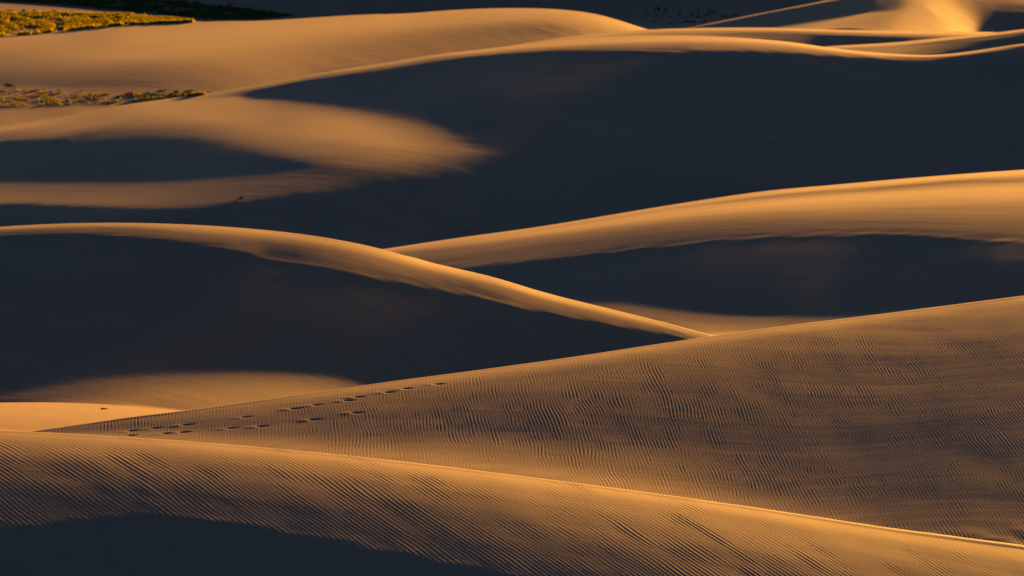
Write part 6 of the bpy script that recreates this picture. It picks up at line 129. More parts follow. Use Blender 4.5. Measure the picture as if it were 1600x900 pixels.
1,1,1,2,2,0,4,1,1,6,0,1,0,1,-2,3,-1,0,2,0,1,-1,2,0,-1,1,0,-1,3,-3,3,0,3,1,-1,5,-1,59,-12,-38,447,-195,-188,20,24,11,5,18,32,84,158,-12,-114,-92,-73,-58,-46,-35,-27,-26,-22,-17,-12,-9,-3,-2,-2,-3,-3,-1,1,5,6,4,6,8,11,6,7,8,5,9,34,3,1,2,0,4,0,2,2,1,3,0,8,-1,1,0,0,2,-1,1,2,-2,2,0,0,1,0,0,0,2,-2,1,2,-2,4,1,-1,2,6,-1,72,-12,-36,498,-276,-171,19,19,18,18,18,22,35,66,153,46,-73,-75,-71,-62,-57,-51,-43,-35,-31,-25,-19,-18,-15,-10,-7,-4,-3,0,-3,-1,4,8,8,8,8,7,5,8,7,40,1,3,1,3,0,4,1,1,2,0,3,8,2,-1,2,1,0,0,1,-1,2,-1,1,1,0,0,1,1,-1,2,0,-1,2,1,0,1,1,7,3,76,0,-38,595,-431,-126,14,23,27,26,21,23,25,33,37,123,64,-38,-48,-58,-57,-58,-52,-48,-42,-35,-29,-21,-21,-18,-14,-9,-8,-9,-5,-3,0,2,5,4,7,5,7,5,5,42,2,1,2,3,2,1,1,3,0,1,2,9,2,1,1,-1,2,1,0,0,1,0,1,0,0,1,1,-1,1,1,-1,2,-1,2,2,0,0,6,0,80,11,-40,689,-598,-66,16,19,27,29,44,64,10,-26,-11,25,116,63,-22,-27,-36,-41,-44,-47,-48,-45,-41,-32,-17,-6,-10,-15,-17,-11,-10,-8,-7,-5,-3,2,3,4,4,4,3,37,1,3,0,1,2,1,2,1,2,1,1,11,0,0,0,2,-1,1,1,1,0,1,0,1,0,1,-1,1,1,-1,1,0,1,0,1,2,-1,6,0,65,23,-34,783,-774,7,15,14,22,74,106,-51,0,34,10,-53,-44,106,78,-3,-12,-19,-26,-31,-32,-34,-34,-35,-35,-33,-21,-9,-4,-7,-8,-11,-11,-9,-7,-4,-3,-2,2,3,4,29,0,-1,2,0,0,1,1,2,0,3,0,9,0,1,1,-1,2,-1,1,0,0,1,0,1,1,-1,1,1,0,0,1,0,-1,1,1,-2,3,1,3,46,29,-26,1909,-2241,341,30,41,169,2,-89,58,74,74,75,61,-4,-94,-17,48,31,8,2,-9,-18,-30,-39,-44,-48,-49,-49,-47,-38,-29,-23,-16,-16,-18,-15,-16,-12,-6,-6,-3,-2,27,1,0,0,1,0,0,-1,0,2,-1,-1,15,0,1,0,1,0,2,-1,2,0,0,0,0,-1,2,1,-1,0,2,-1,1,2,-3,0,1,-1,-1,2,36,55,-8,2169,-2672,544,73,6,-118,-4,42,33,47,75,97,105,89,42,-22,-71,-41,47,-28,-16,-9,-9,-12,-15,-19,-26,-29,-30,-34,-32,-31,-28,-21,-17,-16,-15,-10,-9,-10,-6,-7,-10,-1,-3,-1,-2,-1,-1,1,
-1,-1,0,1,3,-1,-1,0,0,0,-1,-1,1,0,0,0,0,1,0,-1,2,-1,0,0,0,-1,-3,-2,1,1,-9,2,-45,62,29,2433,-2719,271,-54,-8,-4,-6,18,41,43,15,37,114,140,142,96,31,-45,-73,30,0,3,-44,-48,-46,-39,-36,-31,-31,-27,-26,-22,-19,-17,-16,-11,-11,-10,-11,-9,-10,-9,-17,-2,0,-3,0,-2,-2,-2,-2,-2,-1,-2,1,0,0,0,-1,-1,0,1,-3,1,-2,1,0,-2,0,0,-1,1,0,0,0,1,-6,-1,0,0,-13,1,-97,68,52,1309,-1478,124,-7,-2,-4,3,5,12,-10,10,61,42,43,51,65,66,28,-26,-22,63,-23,-49,-35,-26,-26,-22,-21,-16,-17,-15,-12,-11,-10,-5,-8,-2,-5,-3,-3,-5,-3,-10,-1,-1,0,-2,0,0,-1,0,-1,-1,0,0,0,0,-2,1,0,0,-1,1,-1,1,-2,0,1,-1,0,0,-1,1,-1,1,-1,-2,-2,1,1,-9,2,-57,32,30,1335,-1511,122,-13,1,8,3,3,-4,-18,54,34,30,33,43,53,61,67,23,-54,-65,97,43,-51,-47,-38,-30,-26,-22,-19,-16,-17,-13,-13,-8,-8,-6,-5,-4,-2,-4,-4,-8,-2,-1,0,-2,0,-1,-1,0,1,-1,1,0,0,-1,1,-1,0,0,-1,0,0,0,0,0,0,0,1,-2,1,-1,1,-1,1,-4,-1,0,0,-7,1,-59,32,33,2716,-3158,327,-20,5,6,11,-13,-17,71,29,25,45,55,65,80,102,116,111,78,-49,-168,-39,151,64,-64,-61,-56,-51,-46,-42,-38,-37,-31,-33,-25,-24,-18,-19,-17,-13,-11,-7,-3,-1,-3,-1,-2,-2,0,-2,-1,-1,-2,9,-1,1,-1,0,0,-1,1,-1,0,-1,2,-2,1,0,0,1,0,-1,1,0,0,-8,-2,0,1,-16,5,-120,68,65,1614,-2140,478,-11,-1,-1,0,-14,29,19,2,4,14,19,25,32,36,44,51,55,50,13,-51,-154,40,113,-11,-16,-20,-17,-21,-18,-20,-19,-18,-18,-18,-17,-14,-13,-11,-9,-6,-1,-3,-1,-2,-1,0,-2,-1,-2,0,-1,8,-1,0,0,0,-1,1,-1,2,-2,2,-1,0,0,0,0,0,0,0,1,-1,1,-4,-1,2,-1,-8,0,-57,37,34,1721,-2399,637,-8,-3,4,-19,2,24,19,-9,3,12,17,19,25,30,36,39,47,56,52,26,-63,-164,26,106,-2,-10,-12,-13,-16,-16,-18,-19,-20,-17,-20,-16,-15,-13,-12,-13,-2,-3,-2,-1,-3,-3,-1,-1,-1,-1,0,6,1,-1,0,0,0,0,1,-2,2,-2,1,1,-1,1,-1,0,1,1,-2,2,-1,-4,0,-1,1,-8,1,-56,37,35,3263,-4575,1263,-4,-4,-51,-24,39,33,19,-24,-16,25,30,32,34,45,52,53,63,77,101,132,128,-51,-276,-185,126,107,-1,-10,-17,-20,-26,-29,-31,-36,-34,-36,-36,-32,-30,-46,-7,-5,-5,-6,-4,-3,-5,-5,-2,-4,-2,8,
0,-1,-1,0,0,-2,1,0,-1,2,-1,0,0,0,0,2,-1,-1,2,0,0,-9,-3,2,1,-20,7,-120,88,58,1483,-2051,547,10,-32,-5,23,-6,14,-1,-9,-22,8,15,17,13,15,17,21,19,23,25,44,82,131,17,-119,-243,30,107,3,0,-4,-6,-7,-11,-11,-15,-15,-15,-15,-15,-36,-2,-3,-3,-3,-1,-4,-1,-1,-3,0,-4,0,-2,1,-2,0,-1,0,-1,0,0,-1,0,0,1,-2,2,-2,0,2,-1,-1,1,-4,-1,0,0,-8,1,-59,32,30,1370,-1880,472,7,6,22,-11,-4,10,-6,-11,-23,1,14,15,16,13,11,12,18,17,18,19,48,102,159,17,-150,-299,37,128,2,-2,-3,-4,-7,-6,-7,-10,-8,-11,-9,-45,-3,-2,-3,-1,-4,-1,-2,-2,-2,-2,0,-10,0,-2,1,-2,0,-1,-1,0,0,-1,-1,0,0,0,-2,1,0,0,-2,2,-1,-3,-2,1,0,-8,2,-61,16,31,1281,-1775,471,9,2,-1,6,4,10,-15,-16,-20,-6,11,14,16,13,10,9,11,17,11,9,16,50,124,183,26,-175,-356,12,150,2,0,-1,4,1,2,1,-1,-1,-4,-54,-2,-1,-1,-3,-1,-2,-2,-3,-1,-3,-2,-15,-1,-1,-1,-1,-1,0,-1,-1,-1,-1,0,0,-2,1,-1,-1,0,-2,2,-3,1,-1,-1,-2,0,-4,-2,-62,-8,36,1236,-1723,465,7,2,5,5,14,6,-11,-22,-26,-10,5,14,18,15,11,7,5,11,10,7,12,15,55,105,213,76,-194,-406,-80,157,21,18,17,16,15,15,11,6,2,-63,1,-2,-1,-1,-2,-1,-2,-1,-3,-2,-2,-24,-1,-1,-1,-2,0,-1,-1,-2,0,-1,-1,-1,-1,-1,0,-1,-1,0,-2,0,-1,1,0,-2,-1,-4,-2,-66,-35,35,1217,-1708,464,0,9,12,14,16,6,-14,-15,-26,-22,-8,10,18,21,13,4,6,4,9,2,11,18,43,23,52,219,180,-174,-437,-232,142,58,55,47,37,25,18,14,8,-68,0,1,0,0,-1,-1,-1,-2,-1,-2,-1,-33,-2,0,-2,1,-3,-1,-2,1,-3,-1,0,-3,0,-1,-2,0,-2,-1,-1,0,-2,3,-1,0,-3,1,-7,-74,-65,43,1207,-1703,469,-4,3,17,20,27,6,-11,-16,-18,-28,-24,-4,17,23,18,12,2,0,2,0,13,17,39,18,8,44,149,248,-91,-458,-324,143,101,61,46,38,31,23,16,-63,1,3,1,0,2,0,-1,0,-2,0,-3,-38,0,-3,0,-2,-1,-2,0,-3,0,-2,-2,0,-3,-2,0,-2,-1,-2,-1,-1,-2,6,-1,-4,-1,3,-8,-86,-93,47,1162,-1622,438,-8,-4,12,26,38,9,-7,-15,-14,-19,-35,-26,0,26,29,16,9,-3,-8,-7,10,26,38,13,4,13,47,88,177,2,-324,-278,17,71,67,54,40,32,30,-55,7,2,4,3,1,1,2,-1,1,-2,-2,-44,-1,0,-3,-1,-1,
-1,-3,0,-4,1,-4,-1,-1,-1,-3,-1,-2,-1,-1,-2,-1,4,-1,0,-4,2,-6,-105,-112,54,1128,-1576,430,-4,-6,-1,25,35,23,6,-18,-16,-8,-19,-50,-32,16,35,28,20,5,-18,-22,4,33,35,19,4,-2,17,56,96,87,-51,-288,-107,43,33,38,46,42,33,-48,5,4,3,4,1,2,-2,1,-1,-2,-2,-43,-2,-1,-1,-2,-1,-2,-1,-3,0,-2,-1,-3,0,-3,-1,-2,-1,-1,-2,-2,-1,4,1,-5,0,0,-9,-125,-115,59,1477,-1954,421,14,32,-9,-5,19,40,51,30,-45,-55,12,17,-117,-115,80,82,21,37,21,-73,-66,62,82,10,20,14,-19,17,58,167,23,-253,-321,96,156,106,55,47,33,-129,0,-2,-6,-8,-9,-10,-5,-5,-5,0,-1,-44,-1,-2,1,-2,-1,-1,0,-2,0,-4,0,0,-4,-2,0,-4,-1,-3,-3,-1,-3,3,-3,-5,-5,-9,-10,-228,-125,69,354,-475,141,7,-22,-5,-4,-14,17,9,30,13,-38,-30,39,33,-130,-8,80,-1,-3,28,12,-71,-5,62,1,-6,18,-6,7,-24,30,111,-122,-155,-140,404,54,-118,2,41,-50,-1,-4,-7,-13,-16,-16,-10,2,9,6,6,-11,2,0,-2,1,-1,0,-1,1,-2,1,-1,0,-1,2,-3,1,0,-2,1,-1,-2,2,-5,-4,-3,-7,1,-80,-36,31,-3332,-2002,4992,-9,-10,-1,-30,-95,-142,-8,143,247,164,51,-34,47,150,-147,-193,-21,2,31,163,157,-146,-291,22,152,162,237,227,358,458,567,835,537,-1059,-1345,-524,-108,-110,-94,-20,-6,0,3,10,14,14,7,-3,-8,-7,-6,1,-2,1,1,0,1,0,1,-1,0,2,-1,-2,3,-3,2,-1,-2,2,-1,-2,1,0,1,3,-1,-5,-11,-230,-36,140,-3115,1956,1154,-1,0,0,1,-1,-2,0,3,2,1,2,-2,2,2,-2,-3,2,-1,1,3,-7,9,-5,0,3,1,2,4,2,3,81,156,-67,577,134,-204,-244,-204,-141,-83,-12,-7,-2,0,4,4,4,0,-1,-1,-2,-4,0,-1,1,-1,0,1,-2,2,0,-2,1,0,-1,1,-2,0,0,-1,-1,0,0,-4,-2,-1,-1,-15,-9,-324,-21,226,-3424,3086,341,2,-1,4,4,2,-1,0,0,2,0,-4,-1,-2,1,-4,-2,-1,-1,-3,-6,0,25,30,22,13,13,12,9,9,3,-41,-117,-41,171,208,99,-15,-81,-92,-140,-17,-14,-11,-8,-5,-5,-3,-2,-1,-2,1,-7,0,0,-1,1,-1,-1,1,-1,0,-1,-1,0,-3,0,-1,-2,-1,-2,-2,-1,-1,-13,-5,-3,-2,-41,-5,-487,53,307,-4445,4472,-19,2,4,1,4,1,0,1,0,-2,0,-2,-4,-2,-3,-2,-4,-3,0,0,4,13,23,28,30,26,21,16,7,-3,-23,-46,-57,-17,60,111,98,42,-16,-56,-154,-17,-13,-14,-10,-9,-8,-5,-3,-3,-2,-3,-9,-2,1,-2,0,-2,0,-2,-2,-2,-2,
-2,-2,-2,-4,-3,-1,-4,-2,-1,-4,-2,-25,-11,-3,-2,-73,-1,-727,166,418,-22553,25784,-3110,3,0,1,-1,-2,-3,-9,-11,-14,-19,-17,-22,-21,-19,-18,-8,-1,12,27,46,64,79,94,99,103,97,86,74,61,55,59,83,108,132,146,143,108,25,-97,-867,-80,-102,-115,-124,-125,-109,-82,-30,13,12,11,13,-11,-25,-25,-30,-27,-30,-27,-25,-22,-20,-18,-16,-13,-11,-8,-8,-4,-3,-2,1,1,-252,-75,14,17,-576,102,-4313,1821,2256,-5223,6248,-984,-2,-2,-1,-5,-2,-6,-3,-5,-6,-4,-8,-5,-6,-7,0,-5,1,2,5,6,10,14,15,19,22,26,31,37,44,46,50,52,57,55,57,59,62,67,80,-362,23,22,11,-10,-42,-87,-132,-181,-198,-161,-119,186,-16,-3,4,9,10,11,11,10,9,8,8,7,9,7,7,8,7,6,8,6,8,-84,-18,13,13,-166,47,-1040,587,542,-2699,3225,-504,-4,3,-7,2,-2,-4,-1,-6,-1,-4,-6,-1,-4,0,-5,1,1,1,-2,4,7,7,7,10,13,17,19,25,23,29,27,31,30,33,32,32,30,26,22,-195,7,8,17,27,32,9,-86,-94,-143,-159,-81,111,-8,-5,-6,-1,-1,3,2,6,5,7,7,6,6,6,6,6,6,5,6,6,3,-46,-7,8,9,-87,31,-542,346,245,-948,989,-40,-1,-4,6,-5,0,-1,0,-4,-1,-3,-2,-2,0,-2,3,0,-2,2,4,3,2,3,7,10,11,10,11,13,15,14,16,13,14,12,9,12,3,-3,-18,-87,-12,-20,-23,-30,-17,37,145,71,31,-25,-125,-117,-29,-6,-1,-4,-3,-2,-1,-1,1,2,1,3,2,5,2,3,3,5,2,3,6,-24,-1,6,4,-35,14,-168,168,34,352,-799,420,5,0,-4,5,-5,5,-5,2,0,-2,-1,2,-2,2,1,4,3,4,3,7,6,6,9,7,8,8,11,7,5,6,3,3,-2,-3,-6,-10,-14,-19,-27,-7,-4,5,10,22,31,40,19,39,29,17,-25,-111,-40,-59,-27,2,9,8,6,4,3,3,1,3,2,0,3,1,2,2,1,3,0,-4,1,3,4,0,11,91,60,-73,1403,-2179,738,-2,-4,3,-4,4,-5,4,4,-3,2,7,-2,3,5,2,6,6,5,10,9,7,6,7,9,4,4,2,-2,-3,-4,-6,-11,-12,-16,-17,-21,-16,-10,6,43,9,12,12,9,6,54,8,24,44,26,0,-98,-8,-23,-32,-52,-26,1,8,9,7,5,8,3,5,3,3,3,3,0,3,1,1,10,5,3,0,31,4,310,-72,-150,2170,-3048,836,-11,7,-6,0,-3,4,-2,0,7,4,1,8,8,0,11,6,7,9,12,4,6,9,7,-2,0,-2,-4,-10,-12,-15,-15,-16,-20,-19,-20,-16,-12,2,19,60,10,12,13,15,13,20,31,20,33,43,18,-104,-1,-7,-13,-9,-29,-44,-23,0,7,7,5,7,6,7,3,
5,2,5,2,3,1,20,10,0,3,57,-3,500,-242,-219,5421,-6763,1253,11,-14,5,-3,0,-3,3,3,4,9,13,10,13,22,15,16,19,16,7,10,6,0,-8,-9,-11,-20,-30,-29,-36,-41,-43,-42,-36,-33,-20,-12,7,15,23,133,6,1,2,15,70,74,60,50,31,71,118,-170,-10,-13,-34,-23,-11,-12,-32,-55,-56,-31,-1,8,8,10,12,10,11,11,11,8,12,36,26,12,11,141,16,1478,-870,-833,2791,-3114,302,-10,5,-3,1,0,3,1,1,2,6,0,5,9,5,3,8,4,5,2,-1,-1,-5,-8,-6,-15,-15,-15,-19,-22,-19,-17,-17,-14,-11,-8,-2,-3,2,10,84,2,1,-1,-9,79,-13,42,45,22,-9,29,13,7,-18,-20,-24,-8,-5,-2,-3,-11,-36,-57,-29,3,13,11,10,10,9,7,8,4,11,9,14,7,59,27,919,-311,-711,2660,-2772,99,-2,4,-7,2,3,-1,1,3,5,0,3,8,1,-1,6,3,1,-3,3,-2,-3,-8,-5,-15,-11,-16,-18,-16,-17,-16,-16,-12,-11,-8,-8,-8,-7,-7,-9,101,5,16,22,26,12,7,1,47,51,16,15,-62,47,17,-14,-26,-20,-4,-4,-4,-4,-3,-23,-51,-65,-10,15,11,10,9,11,11,13,-4,14,15,16,49,29,949,-105,-825,2484,-2458,-31,9,-11,5,0,-4,1,4,2,-1,2,9,-3,0,5,1,-3,-3,1,0,-6,-9,-6,-8,-11,-15,-13,-12,-16,-12,-13,-13,-10,-12,-11,-6,-6,-4,4,11,83,-2,-4,2,51,4,13,6,-14,90,191,-36,-178,-28,45,-26,29,-7,0,3,-4,-13,-10,2,-9,-24,-71,-52,10,15,16,14,14,11,-11,15,14,15,33,49,863,54,-698,2288,-2203,-76,-9,6,0,-2,0,3,-3,1,2,4,-3,1,3,2,-4,-4,2,-1,-10,-6,-7,-5,-11,-11,-12,-10,-10,-11,-9,-12,-11,-12,-11,-5,-7,-4,0,2,5,77,4,-1,-4,67,-17,-7,5,50,5,269,-130,-97,-5,-10,20,-85,29,14,14,24,-15,-46,21,14,11,-2,-40,-84,-24,13,11,10,9,-16,9,22,18,26,43,667,100,-380,2092,-1998,-90,2,-1,3,-3,7,-3,0,3,-2,0,1,-2,5,-6,-2,2,-2,-7,-7,-6,-2,-10,-12,-8,-9,-6,-11,-7,-10,-11,-12,-11,-7,-8,-4,0,1,0,-2,71,5,16,27,11,-14,8,-27,57,235,-47,-208,67,13,2,-3,-5,-56,-10,22,-29,-2,63,15,5,-7,2,10,-9,-60,-53,-2,8,10,-10,7,11,8,17,24,363,109,-172,972,-932,-37,-2,2,0,-1,3,-1,2,-1,2,-1,-2,3,-2,-2,0,0,0,-6,-2,0,-3,-6,-4,-4,-2,-5,-2,-8,-4,-6,-4,-6,-3,-1,-4,0,1,5,8,29,-1,-6,21,-3,3,-27,76,-74,146,-48,-33,-11,8,6,4,10,-38,-7,-13,-2,23,4,7,16,3,-6,-1,13,11,-29,-27,2,
-2,0,-1,-1,3,3,0,49,72,-47,925,-891,-32,-2,4,-4,4,-1,1,1,-1,3,-2,-1,3,-2,-2,1,-1,-3,-2,-3,0,-4,-3,-5,-2,-2,-6,-5,-4,-7,-5,-5,-3,-1,-4,-1,-2,0,4,10,31,2,-12,22,-7,4,-14,31,89,-23,-131,122,-47,7,4,9,4,-19,-18,-13,4,5,11,7,7,13,-1,-3,4,13,24,10,-79,-13,2,12,7,-2,-5,-11,-22,72,-14,1739,-1685,-53,2,0,-1,2,1,-1,2,5,-3,-1,5,1,-8,1,3,-3,-8,-4,0,-2,-7,-9,-7,-3,-5,-10,-13,-12,-11,-9,-7,0,-3,-4,-5,-5,-2,0,6,63,12,29,27,-49,-7,85,-120,278,-105,-130,59,17,-1,3,13,15,-11,-37,-25,-11,9,14,5,16,23,14,1,7,10,18,5,-43,26,26,-31,-37,-29,-12,-31,-165,65,79,838,-817,-21,2,0,-3,4,-3,2,1,0,-1,1,2,-1,0,-1,1,-1,-4,-2,1,0,-6,-6,1,-1,-6,-5,-8,-6,-5,-2,1,-1,-2,-1,-3,-2,-2,-1,2,34,6,11,-4,5,-6,15,81,-54,-116,154,-74,18,1,4,8,7,3,-13,-15,-9,0,2,3,4,10,11,6,6,2,0,-8,17,16,7,-25,-20,-8,0,-16,-105,-51,92,831,-813,-18,4,-5,2,2,-3,1,2,-2,1,1,2,-2,-1,2,1,-4,-3,1,1,-4,-4,-5,-1,-1,-4,-9,-7,-5,-4,0,-2,1,-1,-1,-2,-4,0,2,4,23,2,23,-17,23,1,-21,93,-25,-79,-20,82,-35,8,7,7,10,4,-8,-13,-13,-1,-1,0,5,7,10,11,6,6,-5,-9,7,7,6,3,-8,-10,16,-26,-98,-126,127,832,-817,-13,-2,1,2,-1,-3,3,1,-3,1,2,2,-4,1,4,-2,-4,-1,0,2,-4,-10,1,0,-4,-6,-8,-7,-5,-2,-1,1,0,-1,-3,-2,1,-2,3,8,23,-8,9,25,-12,34,-67,113,-36,-49,-30,53,-7,1,6,8,8,10,-4,-13,-12,-5,-5,1,3,7,9,9,9,1,7,-6,-28,-4,32,22,-6,-5,30,-30,-88,-190,155,838,-825,-12,1,-3,4,-2,0,1,-1,1,-2,5,-3,-1,2,2,-2,-4,1,2,-1,-8,-4,-3,1,-3,-7,-11,-5,-3,-3,-1,2,1,-3,-3,-1,-1,5,0,-1,23,9,17,12,-5,-21,81,8,-149,89,-42,21,11,1,5,8,8,13,-3,-8,-12,-9,-4,-5,2,9,9,10,3,3,3,9,-6,-8,-22,10,28,1,40,-27,-60,-245,176,848,-836,-12,0,2,-1,0,1,0,0,-3,4,2,-3,-2,3,4,-6,-2,2,2,-4,-7,-5,1,-1,-5,-9,-7,-7,-4,0,-2,2,-1,-1,-3,-1,1,3,3,0,27,8,23,-11,27,-55,95,-27,-73,9,20,-14,17,6,3,7,9,15,0,-7,-11,-6,-9,-6,0,4,14,10,1,1,0,-3,61,-58,-25,35,-12,4,
40,-1,-48,-252,171,862,-852,-9,0,-1,2,-2,1,2,-2,1,1,1,-3,1,3,0,-4,-2,3,1,-6,-7,-3,1,-1,-8,-8,-7,-5,-5,-3,2,0,-2,0,-2,0,0,2,10,1,14,44,-25,41,-62,121,-25,-151,86,-32,17,8,-5,10,8,5,9,16,4,-7,-8,-8,-7,-7,-6,4,11,13,4,-8,8,-5,-24,-8,180,-155,-11,13,50,0,-46,-220,156,877,-867,-9,-2,1,2,-1,0,1,0,-1,4,-2,-1,2,1,-2,-3,2,0,-1,-5,-7,0,-2,-4,-5,-8,-7,-6,-5,-2,0,0,-1,-2,2,0,3,-2,6,35,-14,47,-23,-5,97,-8,-142,39,-13,15,0,16,-6,4,7,11,7,16,7,-2,-10,-8,-4,-10,-7,1,10,9,3,1,-1,0,1,-60,22,94,-1,-23,34,-23,-64,-144,128,889,-879,-11,1,1,-2,1,1,2,-2,1,4,-3,0,0,3,-2,-3,0,1,-1,-8,-2,-4,-2,-4,-5,-5,-9,-7,-7,0,1,-1,-2,0,0,5,7,2,-8,7,103,-111,152,19,-154,1,31,-36,12,-2,9,18,-7,1,6,12,7,16,12,1,-9,-10,-4,-6,-11,-3,8,9,-1,3,-1,-5,15,12,27,-102,52,33,56,-39,-94,-41,88,892,-884,-8,-1,1,1,-1,1,0,0,2,2,-2,0,3,-1,-2,-2,2,-2,-2,-5,-4,-4,-3,-3,-4,-6,-7,-13,-2,-3,2,1,-2,-2,1,5,10,19,4,-13,24,95,17,-144,66,-64,23,-11,-6,6,-5,34,-9,-1,1,6,16,18,11,6,-6,-14,-5,-2,-7,-9,2,7,-4,6,0,-6,0,60,-22,-24,-17,21,50,-34,-78,52,41,890,-885,-6,2,-1,-1,0,3,-1,0,3,-1,1,-1,2,1,-3,0,-3,1,-3,-2,-7,-5,-3,-2,0,-10,-11,-8,-6,1,4,-2,-1,-1,0,5,12,23,36,-22,-50,145,-28,-61,-7,-9,-12,0,-7,7,-8,26,4,-2,-3,3,17,13,18,10,3,-20,-10,-1,0,-7,-9,1,2,2,0,-1,-2,-21,41,157,-197,22,6,-12,-12,112,-5,884,-880,-5,1,-1,0,2,-1,1,0,3,0,-1,1,2,-1,-2,-1,-1,0,-3,-3,-7,-6,-2,2,-6,-8,-12,-10,-3,4,0,4,-2,-3,1,7,12,10,33,-21,124,-40,-138,100,-35,-7,-12,-5,-6,8,-2,4,22,-5,-3,5,11,10,22,10,9,-13,-8,-12,-1,-2,-2,-10,-2,2,-2,0,5,-6,-41,68,134,-157,-64,37,79,124,-47,879,-878,-1,-1,1,0,0,1,-1,2,1,0,0,2,0,-1,0,-3,2,-4,1,-6,-7,-6,0,0,-4,-12,-14,-7,-1,4,3,2,0,-3,3,8,13,15,-30,226,-122,-139,78,-6,17,-22,-7,-6,-9,-1,29,-35,34,2,-1,0,12,7,16,17,6,-1,-5,-10,-13,-5,3,-2,-3,-10,-1,-2,5,0,-7,-31,32,14,-10,-11,143,118,-87,
872,-873,0,1,-2,3,-2,2,1,-1,3,-1,0,1,2,-2,-2,2,-4,1,-3,-3,-9,-4,-1,0,-7,-12,-11,-7,-1,3,6,1,0,3,3,11,14,22,93,-44,-121,108,-77,32,9,-9,-14,-3,-12,-10,29,-10,7,10,4,-1,11,2,15,15,13,5,-13,2,-12,-16,-5,8,1,-3,-14,-5,4,1,6,-19,-7,31,-20,-6,119,208,-139,852,-856,5,-4,4,-2,2,0,0,1,1,-1,2,2,-1,-2,1,-2,1,-4,-1,-4,-6,-4,-3,-3,-6,-9,-11,-7,1,1,3,2,5,5,10,12,17,32,19,-43,-13,8,-13,-7,19,-3,-15,-7,0,-25,3,40,-12,8,6,2,6,4,7,15,16,9,-9,0,-4,-17,-15,4,4,2,-6,-10,-5,0,2,8,-12,6,-2,-15,72,302,-200,817,-822,5,-2,2,0,-1,3,-2,3,0,-1,3,0,-1,0,0,1,-4,-2,-2,-3,-3,-6,-4,-4,-5,-8,-7,-5,-4,-2,1,3,10,10,15,16,21,20,32,-45,-66,-15,52,-15,10,7,-12,-17,12,-21,-31,51,10,-1,3,8,2,0,5,13,17,12,-6,5,-4,-12,-17,-7,4,2,0,-6,-7,-6,-3,2,6,-2,4,-11,32,355,-259,771,-777,3,3,1,-3,3,0,0,1,0,2,0,1,-1,0,1,-1,-2,-3,-2,-1,-3,-5,-7,-6,-4,-3,-3,-5,-8,-5,-3,4,11,18,19,20,24,9,-59,-8,47,-22,-34,19,-4,13,-8,-11,-26,72,-113,18,69,0,-4,8,0,-3,4,10,14,14,3,2,4,-10,-18,-15,0,5,2,-2,-9,-5,-10,-1,6,5,0,-3,-1,374,-301,716,-724,8,-1,0,0,3,-2,0,3,0,-1,2,1,-1,0,0,3,-4,-4,-1,-1,-3,-4,-9,-6,-2,0,-1,-5,-7,-10,-6,3,10,21,25,26,16,8,-3,-67,28,-64,46,-8,-2,19,-6,-19,10,-69,39,15,16,14,3,5,-6,2,-4,7,13,15,7,6,5,-2,-16,-19,-15,5,8,2,-7,-9,-7,-10,6,10,2,-5,-36,357,-299,651,-659,5,5,-3,1,1,-1,2,0,-1,2,-1,4,-2,-1,2,2,-2,-5,-3,1,1,-7,-9,-7,-3,2,3,0,-10,-10,-9,0,7,16,30,33,24,-9,-31,-9,-29,-25,68,-33,-16,14,33,-67,44,-31,-97,123,-5,10,8,6,-3,-7,1,-3,13,13,14,2,11,6,-10,-24,-21,-6,10,7,-1,-11,-12,-6,1,12,3,-9,-71,298,-236,577,-588,14,-3,1,-1,3,-4,2,0,2,-3,2,4,-2,-4,5,3,-1,-5,-5,3,1,-4,-11,-11,-2,4,4,2,-3,-10,-8,-5,3,9,18,44,57,-50,-85,-16,55,48,39,-86,-11,-21,64,-5,-126,10,106,-59,46,0,11,9,-5,-6,-3,-1,0,17,16,2,11,13,0,-21,-27,-18,4,11,2,-4,-15,-9,-5,6,24,-14,-108,189,-110,497,-508,12,1,0,
